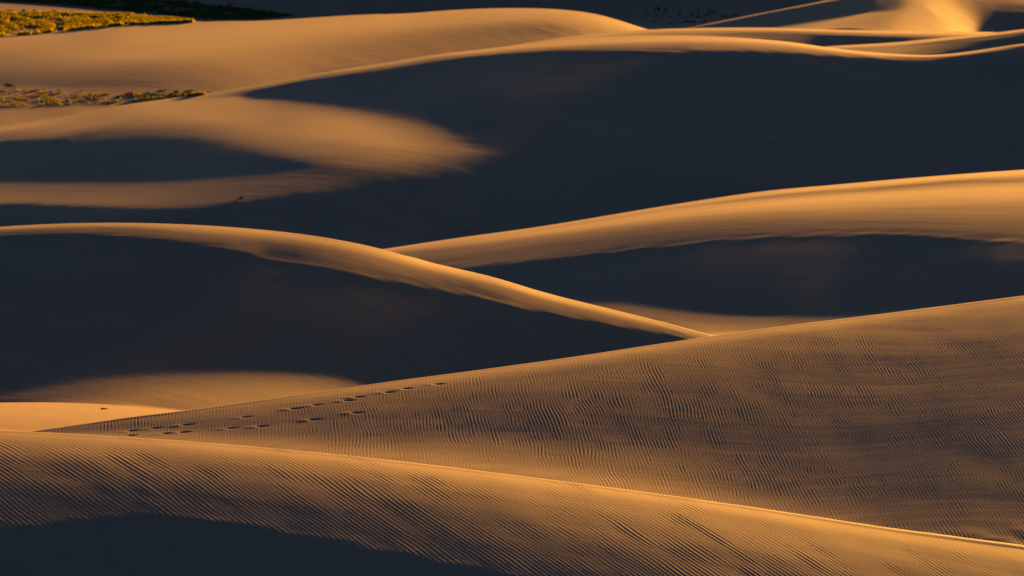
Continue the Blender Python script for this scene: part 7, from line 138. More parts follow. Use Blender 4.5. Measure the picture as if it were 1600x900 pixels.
1,-3,1,0,1,-1,-1,2,1,0,-1,1,5,0,-6,-2,1,4,-5,-10,-13,-6,4,7,5,2,-2,-5,-7,-5,1,7,27,116,-99,-74,10,69,-13,17,9,-69,41,-118,50,50,-34,5,22,2,8,8,10,3,-3,-13,-1,-3,6,20,10,7,15,9,-7,-33,-30,-5,15,10,-7,-17,-14,-4,-3,38,-9,-125,31,59,403,-414,14,1,-1,1,-2,0,-1,-1,1,-1,0,3,-1,-1,2,3,1,-1,-6,4,4,-2,-14,-13,-9,1,9,8,9,5,4,-5,-12,-7,4,3,113,-138,26,97,-58,-33,-140,53,138,-82,42,-5,-37,12,-4,18,8,-3,1,8,15,9,-20,-9,0,-5,6,32,1,10,13,12,-20,-47,-20,12,20,0,-13,-36,-3,6,20,25,-140,-136,263,303,-312,13,1,0,0,-3,1,-1,-1,-1,0,0,-1,2,1,0,0,4,1,-2,0,4,0,-9,-20,-11,0,9,7,14,15,15,2,-15,-15,-20,33,-67,-18,62,19,-4,-17,-7,39,-43,29,-17,12,-14,-8,2,16,5,-6,-3,3,19,1,37,33,-19,-44,-54,-58,36,99,-8,20,13,-51,-45,6,27,10,-12,-34,-14,14,-1,38,-151,-230,404,209,-215,11,0,2,-1,-1,-2,-1,-2,-1,2,-2,-2,3,5,-5,0,2,6,1,-4,6,4,-13,-19,-15,0,6,9,15,23,28,9,-15,-14,-50,-114,87,22,33,-1,-4,3,-20,18,-2,-2,2,-2,-1,-14,8,13,-5,0,-4,0,3,49,45,-24,2,0,-16,-45,-69,-86,74,104,59,-45,-68,-13,34,22,-6,-38,-12,9,-7,37,-168,-294,482,68,-64,1,2,1,1,-4,0,-1,0,-2,1,-1,-5,3,2,-4,-5,5,5,-1,-3,6,15,-14,-27,-17,-7,12,24,8,2,-5,-4,8,34,-6,-61,140,-133,29,-2,0,2,-7,1,6,-3,3,-4,2,-4,1,4,1,-4,-2,0,7,-1,-23,16,16,40,51,46,-9,-47,-80,-123,-22,110,21,-45,34,34,3,-44,-11,17,-53,61,-1445,1531,-41,-666,903,-219,0,1,1,6,4,1,0,-1,-3,-6,-6,-7,-9,-10,-10,-7,-7,-7,-9,-14,-12,20,22,4,-4,-15,-24,-45,-81,-132,-175,-242,-353,-217,-48,-553,334,12,23,780,5,1,3,3,4,1,2,-1,3,-9,-8,394,13,17,11,15,19,17,25,65,67,64,63,66,51,35,30,47,57,70,7,-105,-38,269,190,-20,-100,353,-227,4464,-3875,-841,-611,806,-180,2,0,2,2,3,2,2,0,-5,-5,-12,-13,-14,-14,-13,-12,-9,-10,-9,-7,-3,8,7,2,-10,-23,-42,-61,-87,-109,-102,-70,-14,-57,-128,-49,67,135,153,279,15,12,6,5,4,2,4,1,2,4,2,75,1,5,4,5,6,6,6,10,10,10,10,10,10,8,7,7,6,5,6,-2,-2,51,20,-3,-9,89,-39,873,-698,-272,-287,309,-16,1,0,-1,0,0,2,1,
3,-2,-11,-18,-25,-23,-22,-17,-17,-14,-11,-9,-5,0,-2,0,-10,-23,-39,-60,-77,-83,-72,-45,1,22,13,-7,4,5,2,14,279,18,19,18,15,15,13,9,12,9,9,11,51,5,5,6,4,6,5,6,3,5,3,4,4,3,4,4,2,4,4,1,5,2,36,14,2,-1,96,-7,675,-431,-376,1095,-1553,419,-4,0,-3,-7,-7,-6,-3,-1,9,-10,-27,-25,-22,-16,-15,-11,-12,-6,-7,-4,-5,-5,-13,-17,-27,-37,-42,-41,-30,-9,18,40,54,53,43,12,-17,-36,-27,148,4,7,10,13,12,14,14,12,12,11,10,22,5,2,4,3,2,2,1,2,-1,1,1,-2,1,-1,0,2,-1,2,1,1,2,14,7,5,5,55,8,350,-151,-247,9158,-12200,2726,-26,-11,-14,-27,-34,-39,-41,-37,-39,-7,21,26,22,17,9,6,3,-1,-3,-6,-10,-13,-12,-11,-5,9,25,51,77,103,124,132,132,114,84,47,2,-27,-46,-157,-10,-8,-7,-3,-1,0,0,2,2,0,0,-51,-1,-2,-2,-4,-3,-5,-5,-5,-5,-6,-6,-5,-6,-5,-4,-7,-2,-6,-1,-4,0,-33,-8,-1,2,-66,16,-525,505,265,8732,-10823,1905,-101,-126,-69,-13,-36,-25,-10,-1,8,13,20,26,27,26,24,19,14,7,6,0,1,5,10,19,34,47,67,80,93,99,104,100,90,79,62,43,26,6,-13,-296,-8,-10,-11,-11,-13,-14,-12,-14,-13,-12,-15,-78,-7,-6,-8,-6,-7,-6,-7,-7,-6,-6,-6,-6,-5,-7,-4,-5,-6,-2,-5,-4,-5,-43,-22,-2,-1,-124,11,-942,681,549,1175,-1279,104,-2,23,-25,-87,-21,4,5,4,3,4,2,4,5,4,5,5,4,5,3,6,5,5,8,10,12,14,14,15,17,18,13,16,13,11,10,5,6,1,-2,-74,-3,-2,-3,-5,-3,-3,-4,-2,-5,-3,-3,-19,-2,-2,-1,-1,-2,-2,-1,0,-2,-1,-1,-1,-1,0,-2,0,-1,-1,-1,1,-1,-8,-1,-1,-1,-20,-2,-182,87,123,834,-831,-6,3,14,25,15,-31,-39,-29,-17,-9,-4,-1,-1,3,4,5,7,8,9,10,10,15,14,14,16,16,17,16,17,14,12,12,9,5,5,0,-2,-8,-14,-18,-65,-4,-7,-3,-4,-5,-5,-4,-5,-4,-3,-3,-4,-1,0,-1,-1,0,0,0,-2,1,0,-1,0,-1,1,0,-1,1,-1,1,-2,2,-2,-2,-1,1,-6,2,-76,-20,136,764,-763,0,5,5,13,29,15,-19,-20,-25,-19,-15,-10,-6,-3,1,4,6,9,10,13,15,14,16,18,15,17,14,16,10,8,7,3,-2,-3,-11,-15,-22,-30,-28,-19,-14,-4,0,-3,1,-1,1,0,-1,2,-2,1,1,0,1,-1,0,0,1,-1,1,-1,0,1,-1,1,-1,0,2,-2,1,-1,2,-1,-2,1,0,0,-1,0,-6,15,-2,745,-749,8,4,2,8,15,22,14,-8,-10,-12,-15,-11,-9,
-7,-2,0,3,6,9,10,11,12,13,12,14,9,11,5,5,1,-4,-9,-11,-19,-22,-28,-21,-8,-1,-1,4,1,-1,2,-2,0,1,-1,1,-1,1,0,2,0,-1,0,1,0,-2,2,-1,1,-1,0,1,0,0,-1,0,1,0,0,-1,1,-1,0,1,-1,-1,-1,-5,16,-2,2997,-3059,88,23,9,-1,10,33,62,78,51,19,16,10,4,2,-3,-3,-5,-5,-6,-6,-7,-8,-10,-13,-16,-19,-25,-29,-33,-36,-36,-34,-33,-23,-15,-3,-1,0,-1,1,12,1,0,0,0,2,-2,1,1,0,0,0,6,0,-1,2,-1,-1,1,-1,1,-1,1,0,0,-1,1,0,0,1,-1,1,0,0,-3,-1,1,0,-6,2,-25,60,-1,3014,-3104,112,30,24,13,-1,-25,-28,-12,30,53,35,33,47,38,30,20,11,4,0,-3,-3,-6,-4,-6,-6,-5,-5,-4,-6,-6,-12,-15,-21,-29,-34,-40,-39,-40,-33,-26,6,-2,1,0,1,0,1,0,-1,2,-1,1,5,0,1,-2,0,0,1,-1,0,0,-1,1,0,1,-1,1,0,0,0,1,0,-1,-2,-2,0,2,-8,4,-29,60,6,944,-893,-44,1,7,9,17,4,-23,-27,-2,12,2,-39,-18,46,-10,0,5,5,8,8,9,13,15,19,18,15,14,11,10,6,5,3,1,1,1,7,3,-1,-8,-21,-80,-10,-11,-11,-10,-9,-4,-3,1,-1,2,-1,3,-1,0,0,0,0,-1,0,0,0,1,0,-1,0,1,0,0,0,0,0,0,1,-2,-1,1,-1,-1,1,-10,-2,-237,268,-234,-26,-3,0,0,6,7,-7,-12,-5,7,0,21,-52,26,-45,3,15,11,8,5,3,4,7,8,5,6,3,4,1,3,1,0,-1,-4,1,6,7,5,5,4,-27,0,0,1,1,-2,-3,-4,-8,-4,-7,-5,-3,0,-1,0,0,0,0,0,1,-1,1,-2,2,-1,1,-1,0,0,1,-1,1,-1,0,0,0,0,-1,1,-17,-187,39,-1029,1428,-331,46,15,-37,-91,-43,41,37,-27,-8,12,5,41,-137,56,-7,-27,6,16,14,12,8,2,-4,3,-2,4,0,3,-1,2,2,2,10,0,-6,-8,-1,-5,1,-3,0,2,0,-2,1,-1,0,0,-2,3,1,-2,0,0,0,-1,1,0,0,-1,2,-1,1,-2,2,-2,2,0,-1,1,-1,0,1,0,2,-1,0,1,-1,4,-20,16,-2970,3177,-176,-24,-13,28,78,60,11,-4,0,-46,-36,-10,-7,35,-27,-14,1,-21,-20,-11,0,0,2,2,-1,4,0,5,3,7,8,10,12,3,4,-5,-6,-11,-13,-13,-15,-2,-5,-2,-2,-2,-2,-2,1,-1,-1,-1,8,0,-1,1,1,-1,1,0,1,-1,0,1,1,0,1,-1,0,2,-2,2,-1,1,0,0,1,1,3,0,21,-42,-4,-5000,5183,-126,35,42,47,50,53,48,45,39,33,29,21,16,11,11,6,0,-2,
-14,-14,-24,-21,-22,-17,-16,-13,-9,-9,-4,-7,-6,-7,7,44,84,91,71,53,32,-13,-377,-12,-13,-16,-14,-15,-14,-14,-14,-12,-13,-10,-107,-5,-4,-6,-4,-5,-4,-4,-5,-4,-3,-4,-4,-5,-3,-3,-4,-5,-1,-6,-2,-4,2,-6,-7,-9,-32,-33,-651,950,-518,89,104,-181,-1,1,-1,0,-1,2,-2,2,-1,-1,3,0,2,-1,3,1,-1,4,1,1,3,1,1,4,3,4,8,8,16,18,22,19,13,-5,-46,-57,-58,-42,0,40,2,1,1,1,2,3,2,2,3,2,1,3,1,0,2,-1,1,0,1,0,1,-1,0,1,1,-1,1,0,1,-1,1,1,-1,4,4,-1,1,15,7,329,-783,183,49,13,-60,2,-1,0,0,0,-1,2,-2,0,1,-1,1,0,1,-1,0,2,0,-1,2,0,0,2,0,1,3,2,5,6,9,18,20,13,-34,-29,-17,-14,-19,-24,19,4,5,5,5,4,1,3,2,0,2,0,2,-1,2,-2,2,-1,1,-1,1,-1,1,0,0,-1,2,-2,1,0,0,1,-1,1,2,0,1,1,9,3,237,-548,212,467,-297,-164,-2,-1,1,-1,-1,0,-3,1,1,-2,-1,1,-1,0,2,1,1,0,3,1,2,3,3,2,7,5,9,13,15,20,13,1,-38,-35,-23,-15,-14,-10,-13,18,-6,-2,2,4,5,6,7,3,4,3,3,0,3,-1,2,-2,3,-2,1,0,1,0,-1,1,0,-1,1,1,-1,1,1,0,1,5,5,4,4,40,26,280,-973,360,1034,-792,-236,-1,-2,-3,0,-2,-2,1,-3,-1,0,0,-2,1,1,1,2,2,3,1,4,2,6,3,5,5,5,6,3,0,-10,-17,-26,-18,-5,0,2,6,11,14,8,2,3,-1,-2,-1,-2,-2,-1,2,-2,2,-2,1,-1,0,2,-1,0,1,-1,1,-1,1,-1,1,1,-1,0,1,0,0,0,1,7,1,1,1,14,-10,-114,-29,-79,1566,-1311,-247,-2,-4,-2,-2,-3,0,-3,-1,-1,-1,0,0,1,2,1,3,1,3,4,3,5,2,4,3,1,1,-4,-7,-10,-13,-14,-11,-6,-2,5,10,13,13,17,-2,4,1,2,2,-2,1,-2,0,-3,1,-3,-6,-2,1,0,-1,-1,1,-1,1,-2,1,0,-1,0,0,0,-1,1,-1,-1,2,-2,-1,0,-3,-1,-14,-9,-201,299,-105,1983,-1788,-188,-3,-1,-2,-3,-1,-4,0,0,-2,0,1,0,1,0,2,1,3,2,2,3,2,2,2,0,-1,-3,-5,-7,-8,-7,-6,-2,-2,1,6,6,10,10,9,-4,3,1,1,0,2,-1,0,0,-1,-1,0,-7,0,-1,-1,0,-1,1,-2,0,1,-2,1,-1,1,-2,1,0,-2,1,0,-2,0,-2,-2,-2,-1,-12,-7,-144,243,-5,2245,-2166,-77,0,0,-2,0,-1,1,-2,0,0,1,-2,2,-1,1,0,1,-1,1,1,0,0,1,
0,0,-1,-1,-1,-1,-3,-2,-2,-3,1,2,1,3,3,5,3,-2,0,1,0,0,-1,1,-1,-1,1,-2,1,-3,1,-1,0,0,1,-2,1,0,-1,2,-2,1,-1,1,0,0,0,-1,1,0,-1,1,-1,1,-3,-2,-1,-56,87,17,2361,-2337,-23,0,-1,1,-1,1,-1,0,0,1,-1,1,-1,0,0,0,-1,1,0,-1,1,1,-2,0,1,0,0,-1,0,1,-1,0,0,0,-1,1,0,1,-2,1,1,-1,0,1,-1,1,-1,0,1,-1,1,-1,2,-3,2,1,-2,1,0,0,-1,1,-1,1,0,0,0,0,-1,1,1,-2,0,2,-2,0,1,0,-1,-1,-1,7,-2,2454,-2424,-29,0,-1,1,0,-1,0,1,-1,0,0,0,0,0,0,0,0,0,0,0,0,-1,1,0,0,-1,0,1,0,-2,2,-1,0,0,0,0,0,-1,2,-1,0,1,-1,0,1,-1,1,-1,1,-1,1,-1,0,1,0,-1,1,0,0,-1,2,-2,1,-1,1,-2,0,0,0,0,-2,1,0,-1,-3,-2,-1,1,-10,4,-12,59,34,2509,-2378,-130,0,0,-1,0,1,-1,0,1,-1,1,-2,1,1,-1,0,0,-1,1,0,-1,1,0,-1,-2,1,-2,1,-2,1,-3,1,0,0,2,1,3,1,0,0,-1,0,-1,-1,-1,-1,-3,0,-3,-1,-3,1,6,1,-1,1,0,0,0,2,-2,1,-1,-1,-1,1,-3,0,-1,-2,2,-2,1,0,-7,-1,2,2,-8,6,-19,119,23,2481,-2114,-360,-4,-1,-1,-2,-1,2,-1,1,-1,0,2,-2,-2,1,-2,0,1,-3,-1,0,-3,-2,-1,-1,-2,-1,-2,0,0,1,1,1,1,0,1,-3,-1,-3,-6,12,-4,0,-3,-1,-1,-1,-2,-4,-2,-3,-3,19,0,-1,1,0,0,2,1,1,0,2,0,0,1,2,0,1,3,-2,3,1,2,-1,4,0,2,1,0,6,92,-18,4718,-4250,-421,-1,-3,-8,-4,3,6,0,-4,-6,-11,-11,-4,0,-1,-1,-6,-9,-8,-10,-10,-9,-7,-6,-5,-6,-3,-6,-5,-3,0,-1,-8,-13,-17,-23,-27,-24,-13,0,108,4,2,7,3,7,6,7,10,7,10,6,23,1,2,1,1,1,0,-1,2,1,1,4,1,3,3,1,4,1,4,1,0,0,13,2,-1,-2,22,-7,126,-103,33,3633,-4103,470,12,13,18,12,3,-5,0,-2,3,6,6,-1,-8,-13,-13,-12,-9,-9,-6,-8,-9,-12,-16,-17,-13,-12,-7,-7,-8,-13,-14,-5,2,10,18,25,25,18,12,25,1,4,-1,4,-1,2,1,0,2,0,1,-1,1,2,0,1,2,0,2,0,1,1,-1,2,-1,-1,1,-1,0,-2,0,0,0,4,1,1,0,13,0,91,-100,-19,1398,-1468,73,4,4,-3,-3,-3,1,0,3,2,0,-3,-2,-1,1,2,2,0,-2,-2,-5,-4,-3,-3,0,-5,-7,-8,
-2,-2,4,3,4,4,0,2,2,1,4,3,5,1,-1,3,-2,1,0,1,-1,1,0,0,1,1,0,1,0,0,1,0,1,0,-1,2,-1,0,2,-1,0,0,0,1,-1,0,3,-2,-2,-2,3,2,75,-96,78]
CREST_DIST_STEPS = [391344,819,41,41,40,40,40,39,39,38,38,38,37,38,37,36,37,36,37,36,36,37,36,36,36,37,36,37,36,37,35,29,25,22,20,17,16,15,14,15,17,18,10,10,12,12,13,14,15,16,18,19,20,22,11,12,12,13,13,13,14,15,15,15,16,16,17,17,18,19,19,19,20,21,21,22,40,48,50,53,113,123,1112,1911,1406,466344,819,41,41,40,40,40,39,39,38,38,38,37,38,37,36,37,36,37,36,36,37,36,36,36,37,36,37,36,37,35,29,25,22,20,17,16,15,14,15,17,18,10,10,12,12,13,14,15,16,18,19,20,22,11,12,12,13,13,13,14,15,15,15,16,16,17,17,18,19,19,19,20,21,21,22,40,48,50,53,113,123,1112,1911,1406,501064,1620,116,122,130,134,134,136,137,140,142,144,148,152,156,160,164,170,175,181,188,194,200,208,216,223,232,240,249,259,273,290,306,320,333,343,353,359,366,370,373,374,188,186,187,186,185,184,183,181,180,179,176,175,86,86,86,84,84,84,83,82,81,81,79,79,79,77,77,75,75,74,73,72,71,70,121,133,130,125,243,232,1419,1551,1152,515906,1891,124,130,136,139,141,142,144,145,148,151,153,156,159,163,167,170,174,179,183,188,193,198,203,210,214,222,227,233,245,256,269,278,287,296,301,308,312,315,317,318,159,159,159,158,158,157,157,155,154,153,152,151,74,74,74,73,73,73,72,71,71,70,70,69,69,68,67,67,67,65,65,64,64,62,108,121,118,115,224,216,1374,1603,1189,542053,1133,63,63,64,65,65,65,65,65,66,66,66,67,67,67,68,69,69,69,71,70,72,72,73,73,75,75,76,77,76,74,72,72,70,70,70,70,71,71,73,74,38,38,39,40,40,41,41,43,43,44,45,46,23,24,24,24,24,25,25,25,25,26,26,26,27,27,27,28,28,28,29,29,29,30,53,62,63,65,135,141,1163,1851,1364,571043,2792,156,159,160,162,161,162,161,162,162,162,164,165,166,167,169,171,173,175,177,180,183,186,189,192,195,199,203,207,213,219,226,231,237,241,244,247,250,252,253,253,127,127,127,126,126,126,125,125,124,124,122,122,61,61,60,60,59,60,59,59,59,58,58,58,57,57,57,57,56,55,56,55,54,54,94,106,104,102,202,198,1321,1665,1233,646925,1405,51,45,40,34,31,25,22,18,14,11,7,4,2,-1,-3,-6,-8,-9,-11,-12,-13,-15,-15,-15,-16,-16,-16,-15,-21,-30,-38,-45,-51,-55,-59,-62,-64,-64,-63,-62,-30,-29,-28,-26,-26,-24,-23,-21,-20,-17,-15,-13,-6,-5,-5,-3,-4,-2,-2,-1,0,0,1,2,3,3,5,5,6,7,7,9,10,10,21,28,31,36,82,97,1040,1996,1466,656244,899,32,29,26,
22,19,16,14,11,9,6,4,3,0,-1,-2,-4,-6,-6,-7,-8,-8,-9,-9,-10,-9,-10,-9,-8,-13,-21,-27,-33,-38,-42,-45,-46,-47,-48,-46,-45,-21,-20,-20,-18,-17,-16,-15,-12,-11,-10,-7,-5,-2,-2,0,0,0,1,2,2,3,4,4,5,6,7,7,8,9,10,10,12,12,13,25,31,36,39,89,102,1055,1978,1454,668461,1135,40,37,32,28,25,20,18,14,12,8,6,4,1,0,-3,-5,-6,-7,-9,-10,-11,-12,-12,-12,-13,-13,-13,-12,-18,-26,-33,-40,-45,-50,-53,-55,-57,-57,-56,-54,-27,-25,-24,-24,-22,-20,-19,-18,-16,-14,-12,-10,-4,-3,-3,-2,-2,-1,0,0,1,2,3,3,4,5,5,7,7,8,9,10,11,11,23,29,33,37,86,99,1046,1989,1460,727240,632,22,21,18,16,14,13,11,10,9,7,5,5,3,1,1,-1,-2,-3,-5,-5,-7,-7,-9,-10,-10,-12,-13,-13,-19,-28,-36,-42,-48,-53,-56,-58,-60,-61,-59,-58,-28,-27,-27,-25,-24,-22,-21,-19,-18,-16,-13,-12,-4,-5,-3,-3,-3,-1,-1,-1,1,1,1,3,3,5,4,6,7,7,9,9,10,11,22,28,33,36,84,98,1043,1993,1463,749554,1009,37,32,29,25,23,21,18,15,14,11,9,7,5,2,1,-2,-3,-5,-7,-9,-10,-12,-14,-15,-17,-19,-20,-21,-29,-38,-49,-56,-63,-69,-74,-77,-79,-80,-80,-79,-38,-37,-37,-35,-34,-33,-31,-29,-27,-25,-24,-20,-10,-9,-8,-7,-7,-6,-5,-5,-3,-3,-2,-2,0,1,1,2,3,5,5,6,7,8,17,23,28,32,77,91,1025,2014,1478,767322,2101,75,67,60,52,48,42,37,33,27,23,19,14,10,5,2,-3,-7,-10,-15,-18,-21,-25,-29,-32,-35,-38,-41,-45,-54,-71,-84,-97,-107,-117,-124,-130,-134,-137,-138,-137,-68,-67,-67,-65,-63,-62,-60,-58,-56,-53,-51,-47,-23,-22,-21,-20,-20,-18,-18,-16,-16,-14,-14,-12,-12,-10,-9,-8,-7,-5,-4,-3,-2,0,3,8,14,20,54,73,972,2076,1521,816052,2574,92,83,72,64,58,52,45,40,34,28,23,17,12,7,1,-3,-8,-13,-18,-22,-26,-31,-35,-39,-42,-47,-51,-54,-66,-84,-100,-114,-126,-137,-146,-153,-158,-162,-163,-163,-80,-80,-79,-78,-77,-74,-73,-71,-68,-65,-63,-59,-29,-27,-27,-26,-25,-24,-23,-21,-21,-20,-18,-17,-17,-15,-13,-12,-12,-9,-9,-6,-6,-4,-3,2,8,14,45,64,950,2102,1541]
ROW_GAPS = [772221,71600,17702,8925,9023,4561,4601,4646,4697,4752,4808,4862,4913,9952,10068,5059,15264,10293,21160,5426,5465,11741,17074,26686,39261,282223,75635,20174,9227,9207,9258,9328,18881,19221,19604,39995,40393,20420,20695,21025,21307,21344,21191,21030,20967,20999,21056,21093,21061,20958,20694,20142,9847,9679,9435,9150,25018,37622,63135,93271,322274,72720,15600,10873,19035,18365,18379,37742,19345,19853,20514,21148,44857,47633,48630,34028,9958,14128,20746,209938,147103,20811,13931,12841,12523,12325,12167,12035,11926,11820,11689,11523,11340,11159,10990,10843,10719,10608,10500,10396,10297,10212,10147,10095,10041,19908,39660,40255,41327,20772,20776,20786,10340,10264,10187,10141,10151,10213,10313,10425,10517,10531,10406,10178,14438,18326,27965,41071,128914,153446,75308,24639,23745,9734,8832,8204,7849,7709,7703,7752,7812,7882,7968,16225,16530,16670,16735,8386,8405,8440,8500,8587,8696,8803,8874,8859,8731,8522,8310,8178,8185,8366,8734,19153,21422,23132,24660,25259,12345,11961,11708,11760,12035,12085,11582,10868,4637,5850,129584,197542,105115,157975,49630,13768,6611,4952,4208,7386,3463,3418,3427,3474,3545,3620,3687,3745,3796,3844,3886,3925,3965,4003,4042,4083,8301,8506,4341,4406,4475,4543,4611,4677,4736,4784,9664,9716,9736,9802,9955,10185,10437,10647,10748,5377,5367,5352,5334,10596,5250,5210,5167,5129,5106,5106,5135,5201,5314,5482,5700,5967,6248,6510,19096,30893,71084,115059,373407,19080,11836,10464,20209,20198,19915,20086,21613,22065,10770,10853,11313,25101,13655,14447,16180,19468,22898,44501,18982,16828,12367,22629,54196,96514,507367,63896,7435,6430,11936,11812,5982,6061,6154,6265,13024,6912,7320,7851,8478,19208,23878,15150,17124,33374,14893,13746,4508,5821,8967,16458,275636,127310,127677,44658,12543,10699,10989,11707,12218,12549,25341,25214,25550,12943,13074,26396,13251,13282,26752,13441,13340,13212,13163,13238,13509,13988,14398,21313,6854,17920,23389,33625,49817,305479,80877,44727,25261,20572,19745,19254,37903,18929,18912,18844,18450,17635,8371,8028,15201,7342,7285,7288,7339,7439,7601,7803,8001,8159,8294,8451,8664,8909,9100,9194,9235,9243,9198,9092,8911,8535,7936,7295,6749,30589,51255,91902,121768,255407,177400,25299,19890,18568,18251,74778,78793,27447,8653,43560,135401,656222,30882,7445,9611,7437,6723,6523,6567,6728,7008,7446,8115,19486,25967,14880]
UC = np.array([-700,-94,-62,-30,2,34,66,98,130,162,194,226,258,290,322,354,386,418,450,482,514,546,578,610,642,674,706,738,770,802,834,866,898,930,962,994,1026,1058,1090,1122,1154,1186,1202,1218,1234,1250,1266,1282,1298,1314,1330,1346,1362,1378,1386,1394,1402,1410,1418,1426,1434,1442,1450,1458,1466,1474,1482,1490,1498,1506,1514,1522,1530,1538,1546,1554,1568,1584,1600,1616,1648,1680,1910,2230,2470], float)
D = np.array(HEIGHT_STEPS).reshape(NR, NC)
LQ = np.array(CREST_DIST_STEPS).reshape(13, NC); FR = np.array(ROW_GAPS)
for ax in (1, 1, 0): D = np.cumsum(D, axis=ax)
T = D * 5e-7; LK = np.cumsum(LQ, axis=1) * 1e-5
HALF = 800 / math.tan(math.radians(10.3) / 2)
A = (UC - 800) / HALF / math.cos(PITCH)
EL = np.empty((NR, NC)); r0 = 0
for k, c in enumerate(CREST):
    f = np.concatenate([[0], np.cumsum(FR[r0:c])]); f = f / f[-1]
    EL[r0:c + 1] = LK[k] + (LK[k + 1] - LK[k]) * f[:, None]; r0 = c
# carry the dunes on to both sides
for s, ex in ((0, (-.22, -.34, -.6)), (1, (.24, .36, .62))):
    for a in ex:
        if s == 0: A = np.r_[A[0] - .05 * (1 + ex.index(a)), A]; T = np.hstack([T[:, :1], T]); EL = np.hstack([EL[:, :1], EL])
        else: A = np.r_[A, A[-1] + .05 * (1 + ex.index(a))]; T = np.hstack([T, T[:, -1:]]); EL = np.hstack([EL, EL[:, -1:]])
NC = len(A)

def splm(xs, Y, x):
    h = np.diff(xs); dd = np.diff(Y, axis=0) / h[:, None]; m = np.empty_like(Y); m[0] = dd[0]; m[-1] = dd[-1]
    m[1:-1] = (dd[:-1] * h[1:, None] + dd[1:] * h[:-1, None]) / (h[1:] + h[:-1])[:, None]
    i = np.clip(np.searchsorted(xs, x, side='right') - 1, 0, len(h) - 1); t = ((x - xs[i]) / h[i])[:, None]; H = h[i][:, None]
    return (2*t**3 - 3*t**2 + 1) * Y[i] + (t**3 - 2*t**2 + t) * H * m[i] + (3*t**2 - 2*t**3) * Y[i + 1] + (t**3 - t**2) * H * m[i + 1]

def resample(acol, rows):
    """heights on new sight lines acol and fractional rows -> X, Y, Z arrays"""
    T0 = splm(A, T.T, acol).T; E0 = splm(A, EL.T, acol).T
    hh = np.diff(E0, axis=0); dd = np.diff(T0, axis=0) / hh; mm = np.empty_like(T0); mm[0] = dd[0]; mm[-1] = dd[-1]
    mm[1:-1] = (dd[:-1] * hh[1:] + dd[1:] * hh[:-1]) / (hh[1:] + hh[:-1])
    lim = 3 * np.minimum(abs(dd[:-1]), abs(dd[1:])); mm[1:-1] = np.where(dd[:-1] * dd[1:] > 0, np.clip(mm[1:-1], -lim, lim), 0)
    i = np.clip(rows.astype(int), 0, NR - 2); t = (rows - i)[:, None]; H = hh[i]
    Tn = (2*t**3 - 3*t**2 + 1) * T0[i] + (t**3 - 2*t**2 + t) * H * mm[i] + (3*t**2 - 2*t**3) * T0[i + 1] + (t**3 - t**2) * H * mm[i + 1]
    Y = np.exp(E0[i] + t * H)
    return acol[None, :] * Y, Y, Tn * Y + CZ

# smooth lattice noise for relief that is real geometry
def vn(x, y, seed):
    xi = np.floor(x).astype(np.int64); yi = np.floor(y).astype(np.int64); fx = x - xi; fy = y - yi
    fx = fx * fx * fx * (fx * (fx * 6 - 15) + 10); fy = fy * fy * fy * (fy * (fy * 6 - 15) + 10)
    def h(a, b):
        n = (a * 374761393 + b * 668265263 + seed * 974711) & 0xffffffff
        n = ((n ^ (n >> 13)) * 1274126177) & 0xffffffff; n = n ^ (n >> 16)
        return (n & 0xffff) / 32767.5 - 1
    return (h(xi, yi) * (1 - fx) + h(xi + 1, yi) * fx) * (1 - fy) + (h(xi, yi + 1) * (1 - fx) + h(xi + 1, yi + 1) * fx) * fy

def ripples(x, y, lam, ang, seed, warp=1., defects=1.):
    """wind ripples with forks and breaks: a carrier wave times a slowly wandering complex envelope"""
    ph = (x * math.cos(ang) + y * math.sin(ang)) * 2 * math.pi / lam
    ph = ph + warp * (7 * vn(x * .13, y * .09, seed) + 3.2 * vn(x * .5, y * .33, seed + 1) + 1.3 * vn(x * 1.4, y * .8, seed + 2))
    s = .33 / lam
    ca, sa = math.cos(ang), math.sin(ang); p = (x * ca + y * sa) * s; q = (-x * sa + y * ca) * s * .3
    r = np.cos(ph) * (.75 + defects * vn(p, q, seed + 5)) + np.sin(ph) * defects * vn(p, q, seed + 6)
    return r + .22 * (r * np.abs(r))

def grid_object(name, X, Y, Z, mat, nrm=True):
    p = np.stack([X, Y, Z], -1); nr, nc = p.shape[:2]; me = bpy.data.meshes.new(name)
    idx = np.arange(nr * nc).reshape(nr, nc)
    q = np.stack([idx[:-1, :-1], idx[:-1, 1:], idx[1:, 1:], idx[1:, :-1]], -1).reshape(-1, 4)
    me.vertices.add(nr * nc); me.vertices.foreach_set('co', p.reshape(-1).astype(np.float32))
    me.loops.add(len(q) * 4); me.loops.foreach_set('vertex_index', q.reshape(-1).astype(np.int32))
    me.polygons.add(len(q)); me.polygons.foreach_set('loop_start', np.arange(0, len(q) * 4, 4, dtype=np.int32))
    me.polygons.foreach_set('use_smooth', np.ones(len(q), bool)); me.update(calc_edges=True)
    me.materials.append(mat); o = bpy.data.objects.new(name, me); col.objects.link(o); o['kind'] = 'structure'
    return o

MID = NC // 2
def rows_between(ra, rb, step):
    """fractional rows whose spacing on the ground is about step metres"""
    e = EL[:, int(np.argmin(abs(A)))]; out = [ra]
    i = ra
    while i < rb:
        j = min(i + 1, rb); n = max(1, int(math.ceil((math.exp(e[j]) - math.exp(e[i])) / step)))
        out += list(i + (j - i) * np.arange(1, n + 1) / n); i = j
    return np.array(out)
def cols(fine, lim=.125):
    out = []
    for i in range(NC - 1):
        n = fine if (A[i] > -lim and A[i] < lim) else 3 if abs(A[i]) < .13 else 2
        n = max(1, round(n * (A[i + 1] - A[i]) / .0018)) if abs(A[i]) < .2 else 4; out += list(A[i] + (A[i + 1] - A[i]) * np.arange(n) / n)
    return np.array(out + [A[-1]])

